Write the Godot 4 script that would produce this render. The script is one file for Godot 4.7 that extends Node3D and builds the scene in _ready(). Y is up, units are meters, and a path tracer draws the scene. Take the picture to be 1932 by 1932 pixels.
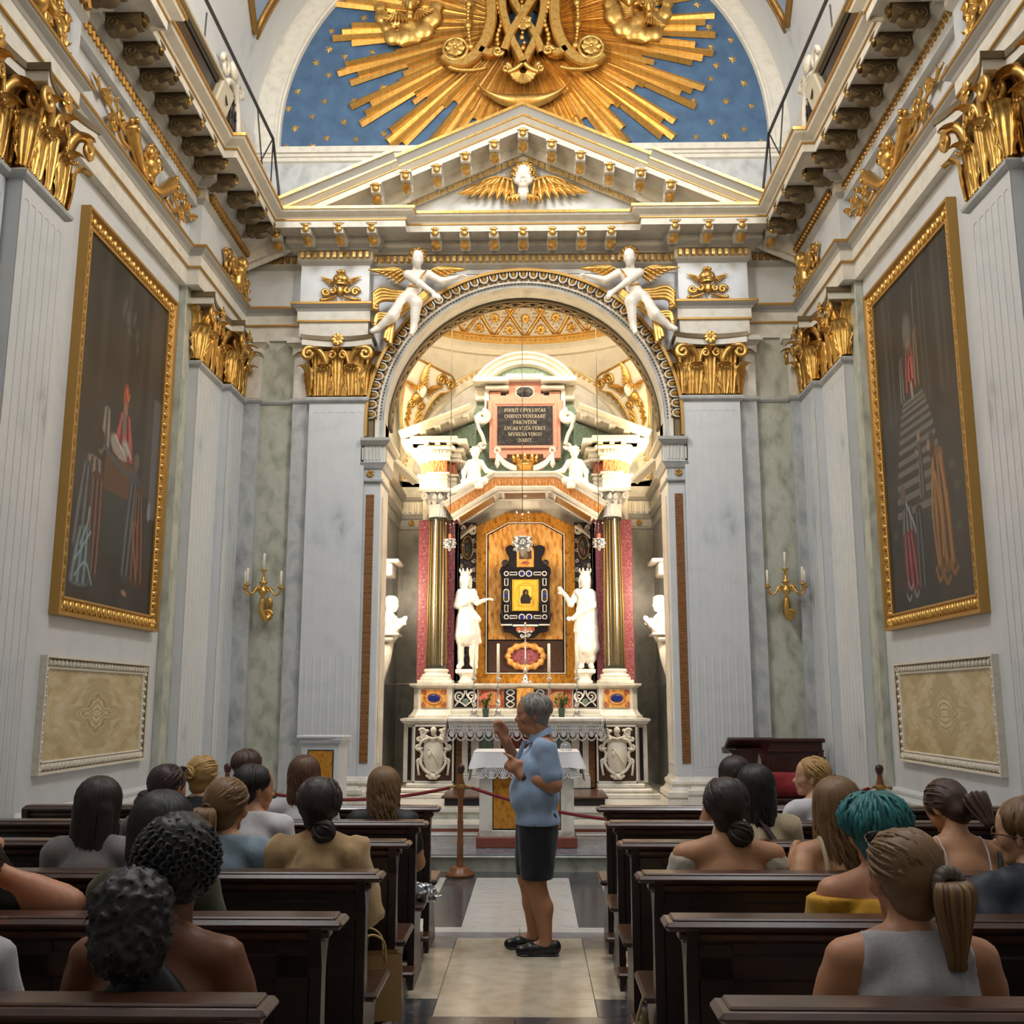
extends Node3D
# A chapel seen from between the pews: x to the right, y up, depth D runs away from the camera (z = -D). All sizes are metres.


func _ready() -> void:
	var cam := Camera3D.new()
	cam.name = "camera"
	cam.position = Vector3(0.10, 1.68, 0)
	cam.rotation_degrees = Vector3(10.42, 1.12, 0)
	cam.fov = 53.06
	cam.near = 0.05
	add_child(cam)
	cam.current = true
	var env := Environment.new()
	env.background_mode = Environment.BG_COLOR
	env.background_color = Color(0, 0, 0)
	env.tonemap_mode = Environment.TONE_MAPPER_LINEAR
	env.tonemap_exposure = 1.12
	env.sdfgi_enabled = true
	env.ssao_enabled = true
	env.ssil_enabled = true
	var we := WorldEnvironment.new()
	we.name = "environment"
	we.environment = env
	add_child(we)
	# daylight from the clerestory windows of the vault, out of the frame
	for s in [-1, 1]:
		for d in [7.0, 2.6]:
			area("window_light", V(s * 3.3, 11.0, d), V(-s * 1.6, 3.0, d + 3.0), Vector2(1.9, 1.9), Color(0.97, 0.98, 1.0), 34.0 if d > 5 else 10.0)
	# unseen warm floodlights, added on the cornices to light the vault
	for s in [-1, 1]: area("added_flood_light", V(s * 3.3, 8.3, 6.0), V(-s * 0.6, 13.0, 9.0), Vector2(0.4, 2.5), Color(1.0, 0.9, 0.74), 21.0)
	# warm lamps behind the arch piers, plus an added pair on the dome ring
	for s in [-1, 1]:
		area("unseen_spot_light", V(s * 1.98, 3.3, 13.9), V(s * 0.2, 2.9, 15.3), Vector2(0.16, 0.5), Color(1.0, 0.9, 0.76), 5.0)
		area("unseen_spot_light", V(s * 1.0, 7.4, 13.95), V(s * 0.1, 4.4, 15.4), Vector2(0.3, 0.2), Color(1.0, 0.9, 0.76), 6.5)  # unseen ring lamps, added to light the altar evenly from the front
		area("dome_light", V(s * 1.95, 5.2, 14.6), V(-s * 0.4, 8.4, 15.6), Vector2(0.2, 1.0), Color(1.0, 0.85, 0.6), 11.0)
	materials()
	pictures()
	build()


func area(called: String, from: Vector3, to: Vector3, size: Vector2, col: Color, energy: float) -> void:
	var l := AreaLight3D.new()
	l.name = fresh(called)
	add_child(l)
	l.look_at_from_position(from, to, Vector3.UP if absf((to - from).normalized().y) < 0.99 else Vector3.RIGHT)
	l.area_size = size
	l.light_color = col
	l.light_energy = energy
	l.area_range = 40.0
	l.shadow_enabled = true
	fittings.append([called, l.transform, size, col])


# ---------------------------------------------------------------- mesh builder
class G:
	var s := SurfaceTool.new()
	var x := Transform3D()
	var sm := 0
	var col := Color.WHITE
	var count := 0

	func _init() -> void:
		s.begin(Mesh.PRIMITIVE_TRIANGLES)

	func at(t: Transform3D) -> G:
		x = t
		return self

	func put(v: Vector3, uv: Vector2) -> void:
		s.set_smooth_group(sm)
		s.set_color(col)
		s.set_uv(uv)
		s.add_vertex(x * v)

	# a, b, c run anticlockwise seen from outside
	func tri(a: Vector3, b: Vector3, c: Vector3, ua := Vector2.ZERO, ub := Vector2.ZERO, uc := Vector2.ZERO) -> void:
		count += 1
		put(a, ua)
		if x.basis.determinant() < 0.0:
			put(b, ub)
			put(c, uc)
		else:
			put(c, uc)
			put(b, ub)

	func quad(a: Vector3, b: Vector3, c: Vector3, d: Vector3) -> void:
		tri(a, b, c, Vector2(0, 1), Vector2(1, 1), Vector2(1, 0))
		tri(a, c, d, Vector2(0, 1), Vector2(1, 0), Vector2(0, 0))

	func flat() -> void:
		sm = -1

	func next() -> void:
		sm = maxi(sm, 0) + 1

	func box(c: Vector3, z: Vector3, b := 0.0) -> G:
		var old := sm
		flat()
		var h := z * 0.5
		b = minf(b, minf(h.x, minf(h.y, h.z)) * 0.95)
		var P := func(i: int, j: int, k: int, w: int) -> Vector3:
			return c + Vector3(i * (h.x - (0.0 if w == 0 else b)), j * (h.y - (0.0 if w == 1 else b)), k * (h.z - (0.0 if w == 2 else b)))
		for q in [-1, 1]:
			var f := func(a: Vector3, e: Vector3, g: Vector3, i: Vector3) -> void:
				if q > 0: quad(a, e, g, i)
				else: quad(i, g, e, a)
			f.call(P.call(q, -1, 1, 0), P.call(q, -1, -1, 0), P.call(q, 1, -1, 0), P.call(q, 1, 1, 0))
			f.call(P.call(-1, q, 1, 1), P.call(1, q, 1, 1), P.call(1, q, -1, 1), P.call(-1, q, -1, 1))
			f.call(P.call(-1, -1, q, 2), P.call(1, -1, q, 2), P.call(1, 1, q, 2), P.call(-1, 1, q, 2))
			if b > 0.0:
				for r in [-1, 1]:
					var e := func(a: Vector3, e: Vector3, g: Vector3, i: Vector3) -> void:
						if q * r > 0: quad(a, e, g, i)
						else: quad(i, g, e, a)
					e.call(P.call(q, r, 1, 0), P.call(q, r, -1, 0), P.call(q, r, -1, 1), P.call(q, r, 1, 1))
					e.call(P.call(q, -1, r, 2), P.call(q, -1, r, 0), P.call(q, 1, r, 0), P.call(q, 1, r, 2))
					e.call(P.call(1, q, r, 2), P.call(1, q, r, 1), P.call(-1, q, r, 1), P.call(-1, q, r, 2))
					for t in [-1, 1]:
						if q * r * t > 0: tri(P.call(q, r, t, 0), P.call(q, r, t, 1), P.call(q, r, t, 2))
						else: tri(P.call(q, r, t, 0), P.call(q, r, t, 2), P.call(q, r, t, 1))
		sm = old
		return self

	# from low corner to high corner
	func bx(x0: float, x1: float, y0: float, y1: float, d0: float, d1: float, b := 0.0) -> G:
		return box(Vector3((x0 + x1) / 2, (y0 + y1) / 2, -(d0 + d1) / 2), Vector3(absf(x1 - x0), absf(y1 - y0), absf(d1 - d0)), b)

	# surface over a grid of u, v in 0..1; u runs right and v up when seen from outside
	func grid(nu: int, nv: int, f: Callable) -> G:
		next()
		var row := PackedVector3Array()
		for j in nv + 1:
			var now := PackedVector3Array()
			for i in nu + 1:
				now.append(f.call(float(i) / nu, float(j) / nv))
			if j:
				var v0 := 1.0 - float(j - 1) / nv
				var v1 := 1.0 - float(j) / nv
				for i in nu:
					var u0 := float(i) / nu
					var u1 := float(i + 1) / nu
					tri(row[i], row[i + 1], now[i + 1], Vector2(u0, v0), Vector2(u1, v0), Vector2(u1, v1))
					tri(row[i], now[i + 1], now[i], Vector2(u0, v0), Vector2(u1, v1), Vector2(u0, v1))
			row = now
		return self

	func lathe(prof: Array, n := 20, hard := false) -> G:
		for j in prof.size() - 1:
			if hard or j == 0: next()
			var p: Vector2 = prof[j]
			var q: Vector2 = prof[j + 1]
			for i in n:
				var a := TAU * i / n
				var b := TAU * (i + 1) / n
				var A := Vector3(cos(a) * p.x, p.y, -sin(a) * p.x)
				var B := Vector3(cos(b) * p.x, p.y, -sin(b) * p.x)
				var C := Vector3(cos(b) * q.x, q.y, -sin(b) * q.x)
				var D := Vector3(cos(a) * q.x, q.y, -sin(a) * q.x)
				if p.x > 1e-5: tri(A, B, C)
				if q.x > 1e-5: tri(A, C, D)
		return self

	func tube(pts: Array, r: Variant, n := 8, sq := 1.0, nrm := Vector3.ZERO) -> G:
		next()
		var m := pts.size()
		var rings := []
		var side := Vector3.ZERO
		for i in m:
			var t: Vector3 = (pts[mini(i + 1, m - 1)] - pts[maxi(i - 1, 0)]).normalized()
			if nrm != Vector3.ZERO: side = t.cross(nrm).normalized()
			elif side == Vector3.ZERO: side = t.cross(Vector3.UP if absf(t.y) < 0.9 else Vector3.RIGHT).normalized()
			else: side = (side - t * side.dot(t)).normalized()
			var up := side.cross(t)
			var rad: float = r if not r is Array else r[i]
			var ring := PackedVector3Array()
			for j in n:
				var a := TAU * j / n
				ring.append(pts[i] + side * cos(a) * rad + up * sin(a) * rad * sq)
			rings.append(ring)
		for i in m - 1:
			for j in n:
				var k := (j + 1) % n
				tri(rings[i][j], rings[i + 1][j], rings[i + 1][k])
				tri(rings[i][j], rings[i + 1][k], rings[i][k])
		for j in range(1, n - 1):
			tri(rings[0][0], rings[0][j], rings[0][j + 1])
			tri(rings[m - 1][0], rings[m - 1][j + 1], rings[m - 1][j])
		return self

	func ball(c: Vector3, r: Vector3, n := 10) -> G:
		return grid(n, n / 2 + 1, func(u, v): return c + Vector3(sin(u * TAU) * sin(v * PI) * r.x, -cos(v * PI) * r.y, cos(u * TAU) * sin(v * PI) * r.z))

	# polygon in x, y (anticlockwise) between z0 and z1
	func ext(poly: Array, z0: float, z1: float, smooth := false) -> G:
		var P := PackedVector2Array(poly)
		if Geometry2D.is_polygon_clockwise(P): P.reverse()
		flat()
		var ix := Geometry2D.triangulate_polygon(P)
		for i in range(0, ix.size(), 3):
			var a := P[ix[i]]
			var b := P[ix[i + 1]]
			var c := P[ix[i + 2]]
			if (b - a).cross(c - a) < 0.0:
				var k := b
				b = c
				c = k
			tri(Vector3(a.x, a.y, z1), Vector3(b.x, b.y, z1), Vector3(c.x, c.y, z1))
			tri(Vector3(a.x, a.y, z0), Vector3(c.x, c.y, z0), Vector3(b.x, b.y, z0))
		if smooth: next()
		for i in P.size():
			var a := P[i]
			var b := P[(i + 1) % P.size()]
			quad(Vector3(a.x, a.y, z0), Vector3(b.x, b.y, z0), Vector3(b.x, b.y, z1), Vector3(a.x, a.y, z1))
		return self

	# moulding: path in x, y; profile points are (offset to the right of the path, z); corners are mitred
	func mould(path: Array, prof: Array, closed := false, smooth := false) -> G:
		var n := path.size()
		var rows := []
		for i in n:
			var p: Vector2 = path[i]
			var d0: Vector2 = p - path[(i - 1 + n) % n] if closed or i > 0 else path[1] - p
			var d1: Vector2 = path[(i + 1) % n] - p if closed or i < n - 1 else d0
			d0 = d0.normalized()
			d1 = d1.normalized()
			var n0 := Vector2(d0.y, -d0.x)
			var n1 := Vector2(d1.y, -d1.x)
			var m := (n0 + n1) / maxf(0.15, 1.0 + n0.dot(n1))
			var row := PackedVector3Array()
			for q in prof:
				row.append(Vector3(p.x + m.x * q.x, p.y + m.y * q.x, q.y))
			rows.append(row)
		for j in prof.size() - 1:
			if smooth: next()
			else: flat()
			for i in (n if closed else n - 1):
				var k := (i + 1) % n
				quad(rows[i][j], rows[k][j], rows[k][j + 1], rows[i][j + 1])
		return self

	func done() -> ArrayMesh:
		s.generate_normals()
		s.index()
		return s.commit()


var fittings := []
const PLAN := Transform3D(Vector3(1, 0, 0), Vector3(0, 0, -1), Vector3(0, 1, 0), Vector3.ZERO)   # x, D, height -> world
var M := {}
var used := {}
var fold := FastNoiseLite.new()
var rng := RandomNumberGenerator.new()


func V(x: float, y: float, d: float) -> Vector3:
	return Vector3(x, y, -d)


func mk(called: String, mesh: Mesh, m: Variant, parent: Node = self) -> MeshInstance3D:
	var o := MeshInstance3D.new()
	o.name = called if parent != self else fresh(called)
	o.mesh = mesh
	o.material_override = M[m] if m is String else m
	parent.add_child(o, true)
	return o


func ob(called: String, g: G, m: Variant, parent: Node = self) -> MeshInstance3D:
	return mk(called, g.done(), m, parent)


func fresh(called: String) -> String:
	var k: int = used.get(called, -1) + 1
	used[called] = k
	return called if k == 0 else "%s_%03d" % [called, k]


func thing(called: String, label: String, category: String, where := Vector3.ZERO, turn := 0.0, group := "") -> Node3D:
	var o := Node3D.new()
	o.name = fresh(called)
	add_child(o)
	o.position = where
	o.rotation.y = turn
	return tag(o, label, category, group)


func tag(o: Node3D, label: String, category: String, group := "") -> Node3D:
	o.set_meta("label", label)
	o.set_meta("category", category)
	if group: o.set_meta("group", group)
	return o


func struct(called: String, label := "", where := Vector3.ZERO) -> Node3D:
	var o := Node3D.new()
	o.name = fresh(called)
	add_child(o)
	o.position = where
	o.set_meta("kind", "structure")
	if label: tag(o, label, called.split("_")[0])
	return o


func dup(o: Node3D, label: String, where: Vector3, turn := 0.0, group := "") -> Node3D:
	var c: Node3D = o.duplicate()
	c.name = fresh(String(o.name).rstrip("0123456789").rstrip("_"))
	add_child(c)
	c.position = where
	c.rotation.y = turn
	c.set_meta("label", label)
	if group: c.set_meta("group", group)
	return c


# many copies of one mesh as parts
func many(called: String, mesh: Mesh, m: Variant, parent: Node, places: Array) -> void:
	for t in places:
		mk(called, mesh, m, parent).transform = t


func T(x: float, y: float, d: float, turn := 0.0, sc := 1.0) -> Transform3D:
	return Transform3D(Basis(Vector3.UP, turn).scaled(Vector3.ONE * sc), V(x, y, d))


func Z(ang: float, p: Vector3, sc := Vector3.ONE) -> Transform3D:
	return Transform3D(Basis(Vector3.BACK, ang) * Basis.from_scale(sc), p)


# smooth curve through points
func curve(pts: Array, n := 6) -> Array:
	var out := []
	var m := pts.size()
	for i in m - 1:
		for k in n:
			var t := float(k) / n
			if pts[0] is Vector3:
				out.append(pts[i].cubic_interpolate(pts[i + 1], pts[maxi(i - 1, 0)], pts[mini(i + 2, m - 1)], t))
			else:
				out.append(pts[i].cubic_interpolate(pts[i + 1], pts[maxi(i - 1, 0)], pts[mini(i + 2, m - 1)], t))
	out.append(pts[m - 1])
	return out


func arc(c: Vector2, r: float, a0: float, a1: float, n := 16) -> Array:
	var out := []
	for i in n + 1:
		var a := lerpf(a0, a1, float(i) / n)
		out.append(c + Vector2(cos(a), sin(a)) * r)
	return out


func spiral(c: Vector2, r0: float, r1: float, a0: float, turns: float, n := 24, z := 0.0) -> Array:
	var out := []
	for i in n + 1:
		var t := float(i) / n
		var a := a0 + turns * TAU * t
		var r := lerpf(r0, r1, t)
		out.append(Vector3(c.x + cos(a) * r, c.y + sin(a) * r, z))
	return out


func taper(n: int, a: float, b: float, c := -1.0) -> Array:
	var out := []
	for i in n:
		var t := float(i) / maxi(n - 1, 1)
		out.append(lerpf(a, b, t) if c < 0 else lerpf(lerpf(a, b, minf(t * 2, 1)), c, maxf(t * 2 - 1, 0)))
	return out


# ---------------------------------------------------------------- smooth bodies from tapered bones (surface nets)
# bone: [from, to, radius, radius] and, to flatten it, [.., axis, factor]; cut: [normal, offset] keeps what lies below, [from, to, radius] carves
func blob(g: G, bones: Array, h: float, k := 0.03, cuts := [], amp := 0.0, fq := Vector3(9, 9, 9)) -> G:
	var lo := Vector3.INF
	var hi := -Vector3.INF
	for b in bones:
		var r: Vector3 = Vector3.ONE * (maxf(b[2], b[3]) + h * 2.5 + amp)
		lo = lo.min(b[0] - r).min(b[1] - r)
		hi = hi.max(b[0] + r).max(b[1] + r)
	var n := Vector3i(((hi - lo) / h).ceil()) + Vector3i.ONE
	var nx := n.x
	var nxy := n.x * n.y
	var F := PackedFloat32Array()
	F.resize(nxy * n.z)
	F.fill(1000.0)
	var k4 := 0.25 / k
	for b in bones:
		var a: Vector3 = b[0]
		var e: Vector3 = b[1]
		var ba := e - a
		var ra: float = b[2]
		var dr: float = b[3] - ra
		var l2 := 1.0 / maxf(ba.length_squared(), 1e-9)
		var m := Vector3.ONE * (maxf(b[2], b[3]) + k * 0.5 + h * 2.0 + amp)
		var i0 := Vector3i(((a.min(e) - m - lo) / h).floor()).max(Vector3i.ZERO)
		var i1 := Vector3i(((a.max(e) + m - lo) / h).ceil()).min(n - Vector3i.ONE)
		var sq: bool = b.size() > 4
		var ax := Vector3.ZERO
		var fa := 0.0
		if sq:
			ax = b[4].normalized()
			fa = b[5] - 1.0
		for z in range(i0.z, i1.z + 1):
			for y in range(i0.y, i1.y + 1):
				var i := z * nxy + y * nx + i0.x
				var p := lo + Vector3(i0.x, y, z) * h - a
				for xx in i1.x - i0.x + 1:
					var t := clampf(p.dot(ba) * l2, 0.0, 1.0)
					var q := p - ba * t
					if sq: q += ax * (q.dot(ax) * fa)
					var d := q.length() - ra - dr * t
					var o := F[i]
					var u := k - absf(d - o)
					if u > 0.0: F[i] = minf(d, o) - u * u * k4
					elif d < o: F[i] = d
					p.x += h
					i += 1
	if cuts or amp > 0.0:
		var lim := h * 2.0 + amp
		for z in n.z:
			for y in n.y:
				var i := z * nxy + y * nx
				for xx in nx:
					var d := F[i]
					if d < lim:
						var p := lo + Vector3(xx, y, z) * h
						if amp > 0.0 and d > -lim: d += amp * fold.get_noise_3dv(p * fq)
						for c in cuts:
							if c.size() == 2: d = maxf(d, c[0].dot(p) - c[1])
							else:
								var w: Vector3 = p - c[0]
								var v: Vector3 = c[1] - c[0]
								d = maxf(d, c[2] - (w - v * clampf(w.dot(v) / maxf(v.length_squared(), 1e-9), 0.0, 1.0)).length())
						F[i] = d
					i += 1
	var far := h * 4.5 + amp * 2.0
	g.next()
	var id := PackedInt32Array()
	id.resize(F.size())
	var P := PackedVector3Array()
	P.append(Vector3.ZERO)
	for z in n.z - 1:
		for y in n.y - 1:
			var i := z * nxy + y * nx
			for xx in nx - 1:
				var f0 := F[i]
				if absf(f0) < far:
					var f1 := F[i + 1]
					var f2 := F[i + nx]
					var f3 := F[i + nx + 1]
					var f4 := F[i + nxy]
					var f5 := F[i + nxy + 1]
					var f6 := F[i + nxy + nx]
					var f7 := F[i + nxy + nx + 1]
					var s := int(f0 < 0) + int(f1 < 0) + int(f2 < 0) + int(f3 < 0) + int(f4 < 0) + int(f5 < 0) + int(f6 < 0) + int(f7 < 0)
					if s > 0 and s < 8:
						var c := Vector3.ZERO
						var w := 0
						if (f0 < 0) != (f1 < 0): c += Vector3(f0 / (f0 - f1), 0, 0); w += 1
						if (f2 < 0) != (f3 < 0): c += Vector3(f2 / (f2 - f3), 1, 0); w += 1
						if (f4 < 0) != (f5 < 0): c += Vector3(f4 / (f4 - f5), 0, 1); w += 1
						if (f6 < 0) != (f7 < 0): c += Vector3(f6 / (f6 - f7), 1, 1); w += 1
						if (f0 < 0) != (f2 < 0): c += Vector3(0, f0 / (f0 - f2), 0); w += 1
						if (f1 < 0) != (f3 < 0): c += Vector3(1, f1 / (f1 - f3), 0); w += 1
						if (f4 < 0) != (f6 < 0): c += Vector3(0, f4 / (f4 - f6), 1); w += 1
						if (f5 < 0) != (f7 < 0): c += Vector3(1, f5 / (f5 - f7), 1); w += 1
						if (f0 < 0) != (f4 < 0): c += Vector3(0, 0, f0 / (f0 - f4)); w += 1
						if (f1 < 0) != (f5 < 0): c += Vector3(1, 0, f1 / (f1 - f5)); w += 1
						if (f2 < 0) != (f6 < 0): c += Vector3(0, 1, f2 / (f2 - f6)); w += 1
						if (f3 < 0) != (f7 < 0): c += Vector3(1, 1, f3 / (f3 - f7)); w += 1
						id[i] = P.size()
						P.append(lo + (Vector3(xx, y, z) + c / w) * h)
						if xx and y and z:
							var A := P[id[i]]
							if (f0 < 0) != (f1 < 0):
								if f0 < 0: g.quad(A, P[id[i - nxy]], P[id[i - nxy - nx]], P[id[i - nx]])
								else: g.quad(A, P[id[i - nx]], P[id[i - nxy - nx]], P[id[i - nxy]])
							if (f0 < 0) != (f2 < 0):
								if f0 < 0: g.quad(A, P[id[i - 1]], P[id[i - nxy - 1]], P[id[i - nxy]])
								else: g.quad(A, P[id[i - nxy]], P[id[i - nxy - 1]], P[id[i - 1]])
							if (f0 < 0) != (f4 < 0):
								if f0 < 0: g.quad(A, P[id[i - nx]], P[id[i - nx - 1]], P[id[i - 1]])
								else: g.quad(A, P[id[i - 1]], P[id[i - nx - 1]], P[id[i - nx]])
				i += 1
	return g


# ---------------------------------------------------------------- materials
func C(h: String) -> Color:
	return Color.html(h)


func noise_tex(cols: Array, freq: float, size := 512, kind := FastNoiseLite.TYPE_SIMPLEX_SMOOTH, warp := 0.0, oct := 5, ridge := false, sd := 1) -> NoiseTexture2D:
	var n := FastNoiseLite.new()
	n.noise_type = kind
	n.frequency = freq
	n.seed = sd
	n.fractal_type = FastNoiseLite.FRACTAL_RIDGED if ridge else FastNoiseLite.FRACTAL_FBM
	n.fractal_octaves = oct
	if warp > 0.0:
		n.domain_warp_enabled = true
		n.domain_warp_amplitude = warp
		n.domain_warp_frequency = freq * 1.2
	var t := NoiseTexture2D.new()
	t.width = size
	t.height = size
	t.seamless = true
	t.noise = n
	if cols:
		var gr := Gradient.new()
		gr.offsets = PackedFloat32Array(range(cols.size()).map(func(i): return float(cols[i][0])))
		gr.colors = PackedColorArray(cols.map(func(c): return C(c[1])))
		t.color_ramp = gr
	return t


func mat(called: String, col: Color, rough: float, metal := 0.0, tex: Texture2D = null, sc := Vector3.ONE, world := true) -> StandardMaterial3D:
	var m := StandardMaterial3D.new()
	m.resource_name = called
	m.albedo_color = col
	m.roughness = rough
	m.metallic = metal
	if tex:
		m.albedo_texture = tex
		m.uv1_triplanar = true
		m.uv1_world_triplanar = world
		m.uv1_scale = sc
	M[called] = m
	return m


func bump(m: StandardMaterial3D, t: Texture2D, cm: float) -> void:
	m.heightmap_enabled = true
	m.heightmap_texture = t
	m.heightmap_scale = cm


func materials() -> void:
	fold.noise_type = FastNoiseLite.TYPE_SIMPLEX_SMOOTH
	fold.frequency = 1.0
	fold.fractal_octaves = 2
	rng.seed = 7
	var W := Color.WHITE
	var veins := noise_tex([[0.0, "9fa6ad"], [0.12, "bcc2c7"], [0.3, "c8cdd1"], [0.6, "ced2d5"], [1.0, "c3c8cc"]], 0.004, 512, FastNoiseLite.TYPE_SIMPLEX_SMOOTH, 60.0, 6, true, 2)
	mat("marble_blue", W, 0.32, 0.0, veins, Vector3(0.4, 0.3, 0.4))
	mat("marble_grey", W, 0.35, 0.0, noise_tex([[0.0, "8f9498"], [0.35, "abafb1"], [0.6, "bcc0c1"], [1.0, "a3a8ab"]], 0.008, 512, FastNoiseLite.TYPE_SIMPLEX_SMOOTH, 40.0, 5, false, 3), Vector3(0.7, 0.5, 0.7))
	mat("marble_green", W, 0.3, 0.0, noise_tex([[0.0, "878b7f"], [0.25, "a2a597"], [0.5, "b3b6a8"], [0.75, "bcbfb3"], [1.0, "a6a99c"]], 0.012, 512, FastNoiseLite.TYPE_SIMPLEX_SMOOTH, 30.0, 5, false, 5), Vector3(0.7, 0.45, 0.7))
	mat("marble_warm", W, 0.35, 0.0, noise_tex([[0.0, "b9b5aa"], [0.4, "d3cfc4"], [0.7, "dedad0"], [1.0, "cac6bb"]], 0.009, 512, FastNoiseLite.TYPE_SIMPLEX_SMOOTH, 35.0, 5, false, 9), Vector3(0.8, 0.6, 0.8))
	mat("plaster", W, 0.6, 0.0, noise_tex([[0.0, "c2bfb4"], [0.4, "d2cfc5"], [1.0, "dcd9cf"]], 0.02, 512, FastNoiseLite.TYPE_SIMPLEX_SMOOTH, 20.0, 4, false, 4), Vector3(0.6, 0.6, 0.6))
	mat("grey", C("a7a8a6"), 0.45)
	mat("statue", W, 0.38, 0.0, noise_tex([[0.0, "ded9d0"], [0.6, "eae6de"], [1.0, "e2ddd3"]], 0.02, 256), Vector3(2, 2, 2))
	mat("carved", W, 0.5, 0.0, noise_tex([[0.0, "cbc3b2"], [0.6, "ddd6c7"], [1.0, "d0c8b8"]], 0.02, 256), Vector3(2, 2, 2))
	var gt := noise_tex([[0.0, "b0813c"], [0.35, "cda055"], [0.65, "dab46c"], [1.0, "c2934a"]], 0.03, 256, FastNoiseLite.TYPE_SIMPLEX_SMOOTH, 12.0)
	mat("gold", W, 0.36, 0.85, gt, Vector3(1.4, 1.4, 1.4))
	mat("gold_bright", W, 0.3, 0.8, noise_tex([[0.0, "cda057"], [0.5, "e8c681"], [1.0, "d9b267"]], 0.03, 256), Vector3(1.4, 1.4, 1.4))
	mat("gilt_line", C("b08a4a"), 0.45, 0.55)
	mat("gold_dark", W, 0.42, 0.75, noise_tex([[0.0, "84602f"], [0.5, "ab8448"], [1.0, "93703b"]], 0.03, 256), Vector3(2, 2, 2))
	mat("bronze", C("6f6047"), 0.45, 0.35)
	mat("sky_blue", W, 0.75, 0.0, noise_tex([[0.0, "3a5676"], [0.5, "436285"], [0.8, "4a6a8d"], [1.0, "40607f"]], 0.012, 512, FastNoiseLite.TYPE_SIMPLEX_SMOOTH, 25.0), Vector3(0.5, 0.5, 0.5))
	# stones of the altar
	mat("siena", W, 0.22, 0.0, noise_tex([[0.0, "7b3f1c"], [0.2, "b8762f"], [0.45, "d79a49"], [0.7, "e2b06a"], [1.0, "c78a3f"]], 0.01, 512, FastNoiseLite.TYPE_SIMPLEX_SMOOTH, 60.0, 5, false, 12), Vector3(2.2, 0.8, 2.2))
	mat("siena_dark", W, 0.22, 0.0, noise_tex([[0.0, "6d3d15"], [0.3, "a8701f"], [0.6, "c48a2e"], [1.0, "99611c"]], 0.02, 256, FastNoiseLite.TYPE_SIMPLEX_SMOOTH, 20.0, 5, false, 13), Vector3(2.4, 1.6, 2.4))
	mat("violet_stone", W, 0.22, 0.0, noise_tex([[0.0, "e0c8c4"], [0.3, "7e3f48"], [0.5, "9a5b62"], [0.7, "70323d"], [1.0, "caa6a6"]], 0.03, 256, FastNoiseLite.TYPE_CELLULAR, 12.0, 3, false, 14), Vector3(2.5, 2.5, 2.5))
	mat("breccia", W, 0.25, 0.0, noise_tex([[0.0, "e6e6e2"], [0.28, "2b2528"], [0.55, "4a3f42"], [0.8, "1f1b20"], [1.0, "d8d2cf"]], 0.035, 256, FastNoiseLite.TYPE_CELLULAR, 14.0, 3, false, 15), Vector3(3, 3, 3))
	mat("green_stone", W, 0.25, 0.0, noise_tex([[0.0, "e2e6df"], [0.3, "5f7a6e"], [0.6, "81978b"], [0.85, "4e675c"], [1.0, "cfd8d0"]], 0.03, 256, FastNoiseLite.TYPE_CELLULAR, 14.0, 3, false, 16), Vector3(2.5, 2.5, 2.5))
	mat("pink_stone", W, 0.3, 0.0, noise_tex([[0.0, "c08073"], [0.5, "d39a8d"], [1.0, "b87a6e"]], 0.03, 256, FastNoiseLite.TYPE_SIMPLEX_SMOOTH, 15.0), Vector3(2.5, 2.5, 2.5))
	mat("red_jasper", W, 0.25, 0.0, noise_tex([[0.0, "e3c9a4"], [0.3, "a9583a"], [0.5, "8c3f2d"], [0.7, "c98d66"], [1.0, "7c3426"]], 0.02, 256, FastNoiseLite.TYPE_SIMPLEX_SMOOTH, 10.0, 3, false, 18), Vector3(6, 0.8, 6))
	mat("amber_stone", W, 0.25, 0.0, noise_tex([[0.0, "f0dcb4"], [0.3, "cf9152"], [0.55, "b06f3a"], [0.75, "e0b27a"], [1.0, "a4602f"]], 0.02, 256, FastNoiseLite.TYPE_SIMPLEX_SMOOTH, 14.0, 3, false, 19), Vector3(5, 1.0, 5))
	mat("brown_stone", W, 0.28, 0.0, noise_tex([[0.0, "4f3018"], [0.4, "7a5230"], [0.65, "8d643c"], [1.0, "5f3d21"]], 0.02, 256, FastNoiseLite.TYPE_SIMPLEX_SMOOTH, 12.0, 4, false, 20), Vector3(0.8, 4.0, 0.8))
	mat("dark_brown", W, 0.25, 0.0, noise_tex([[0.0, "3d2920"], [0.5, "553c30"], [1.0, "452f25"]], 0.03, 256), Vector3(2, 2, 2))
	mat("black_stone", W, 0.18, 0.0, noise_tex([[0.0, "26262a"], [0.6, "3c3c40"], [1.0, "55555a"]], 0.02, 256, FastNoiseLite.TYPE_SIMPLEX_SMOOTH, 20.0), Vector3(2, 2, 2))
	mat("ebony", C("1d171c"), 0.25)
	mat("lapis", W, 0.2, 0.0, noise_tex([[0.0, "141a4a"], [0.5, "242c74"], [1.0, "333c8c"]], 0.06, 128), Vector3(4, 4, 4))
	mat("agate", C("4c3c1c"), 0.2)
	mat("silver", C("d8d6d2"), 0.25, 0.9)
	mat("red_stone", W, 0.3, 0.0, noise_tex([[0.0, "6d3a2e"], [0.5, "85493b"], [1.0, "75402f"]], 0.03, 256), Vector3(2, 2, 2))
	# floor
	mat("floor_white", W, 0.16, 0.0, noise_tex([[0.0, "8f9092"], [0.18, "b9b9b8"], [0.4, "cfcecb"], [1.0, "c5c4c0"]], 0.008, 512, FastNoiseLite.TYPE_SIMPLEX_SMOOTH, 35.0, 5, true, 22), Vector3(0.6, 0.6, 1.6))
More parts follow.
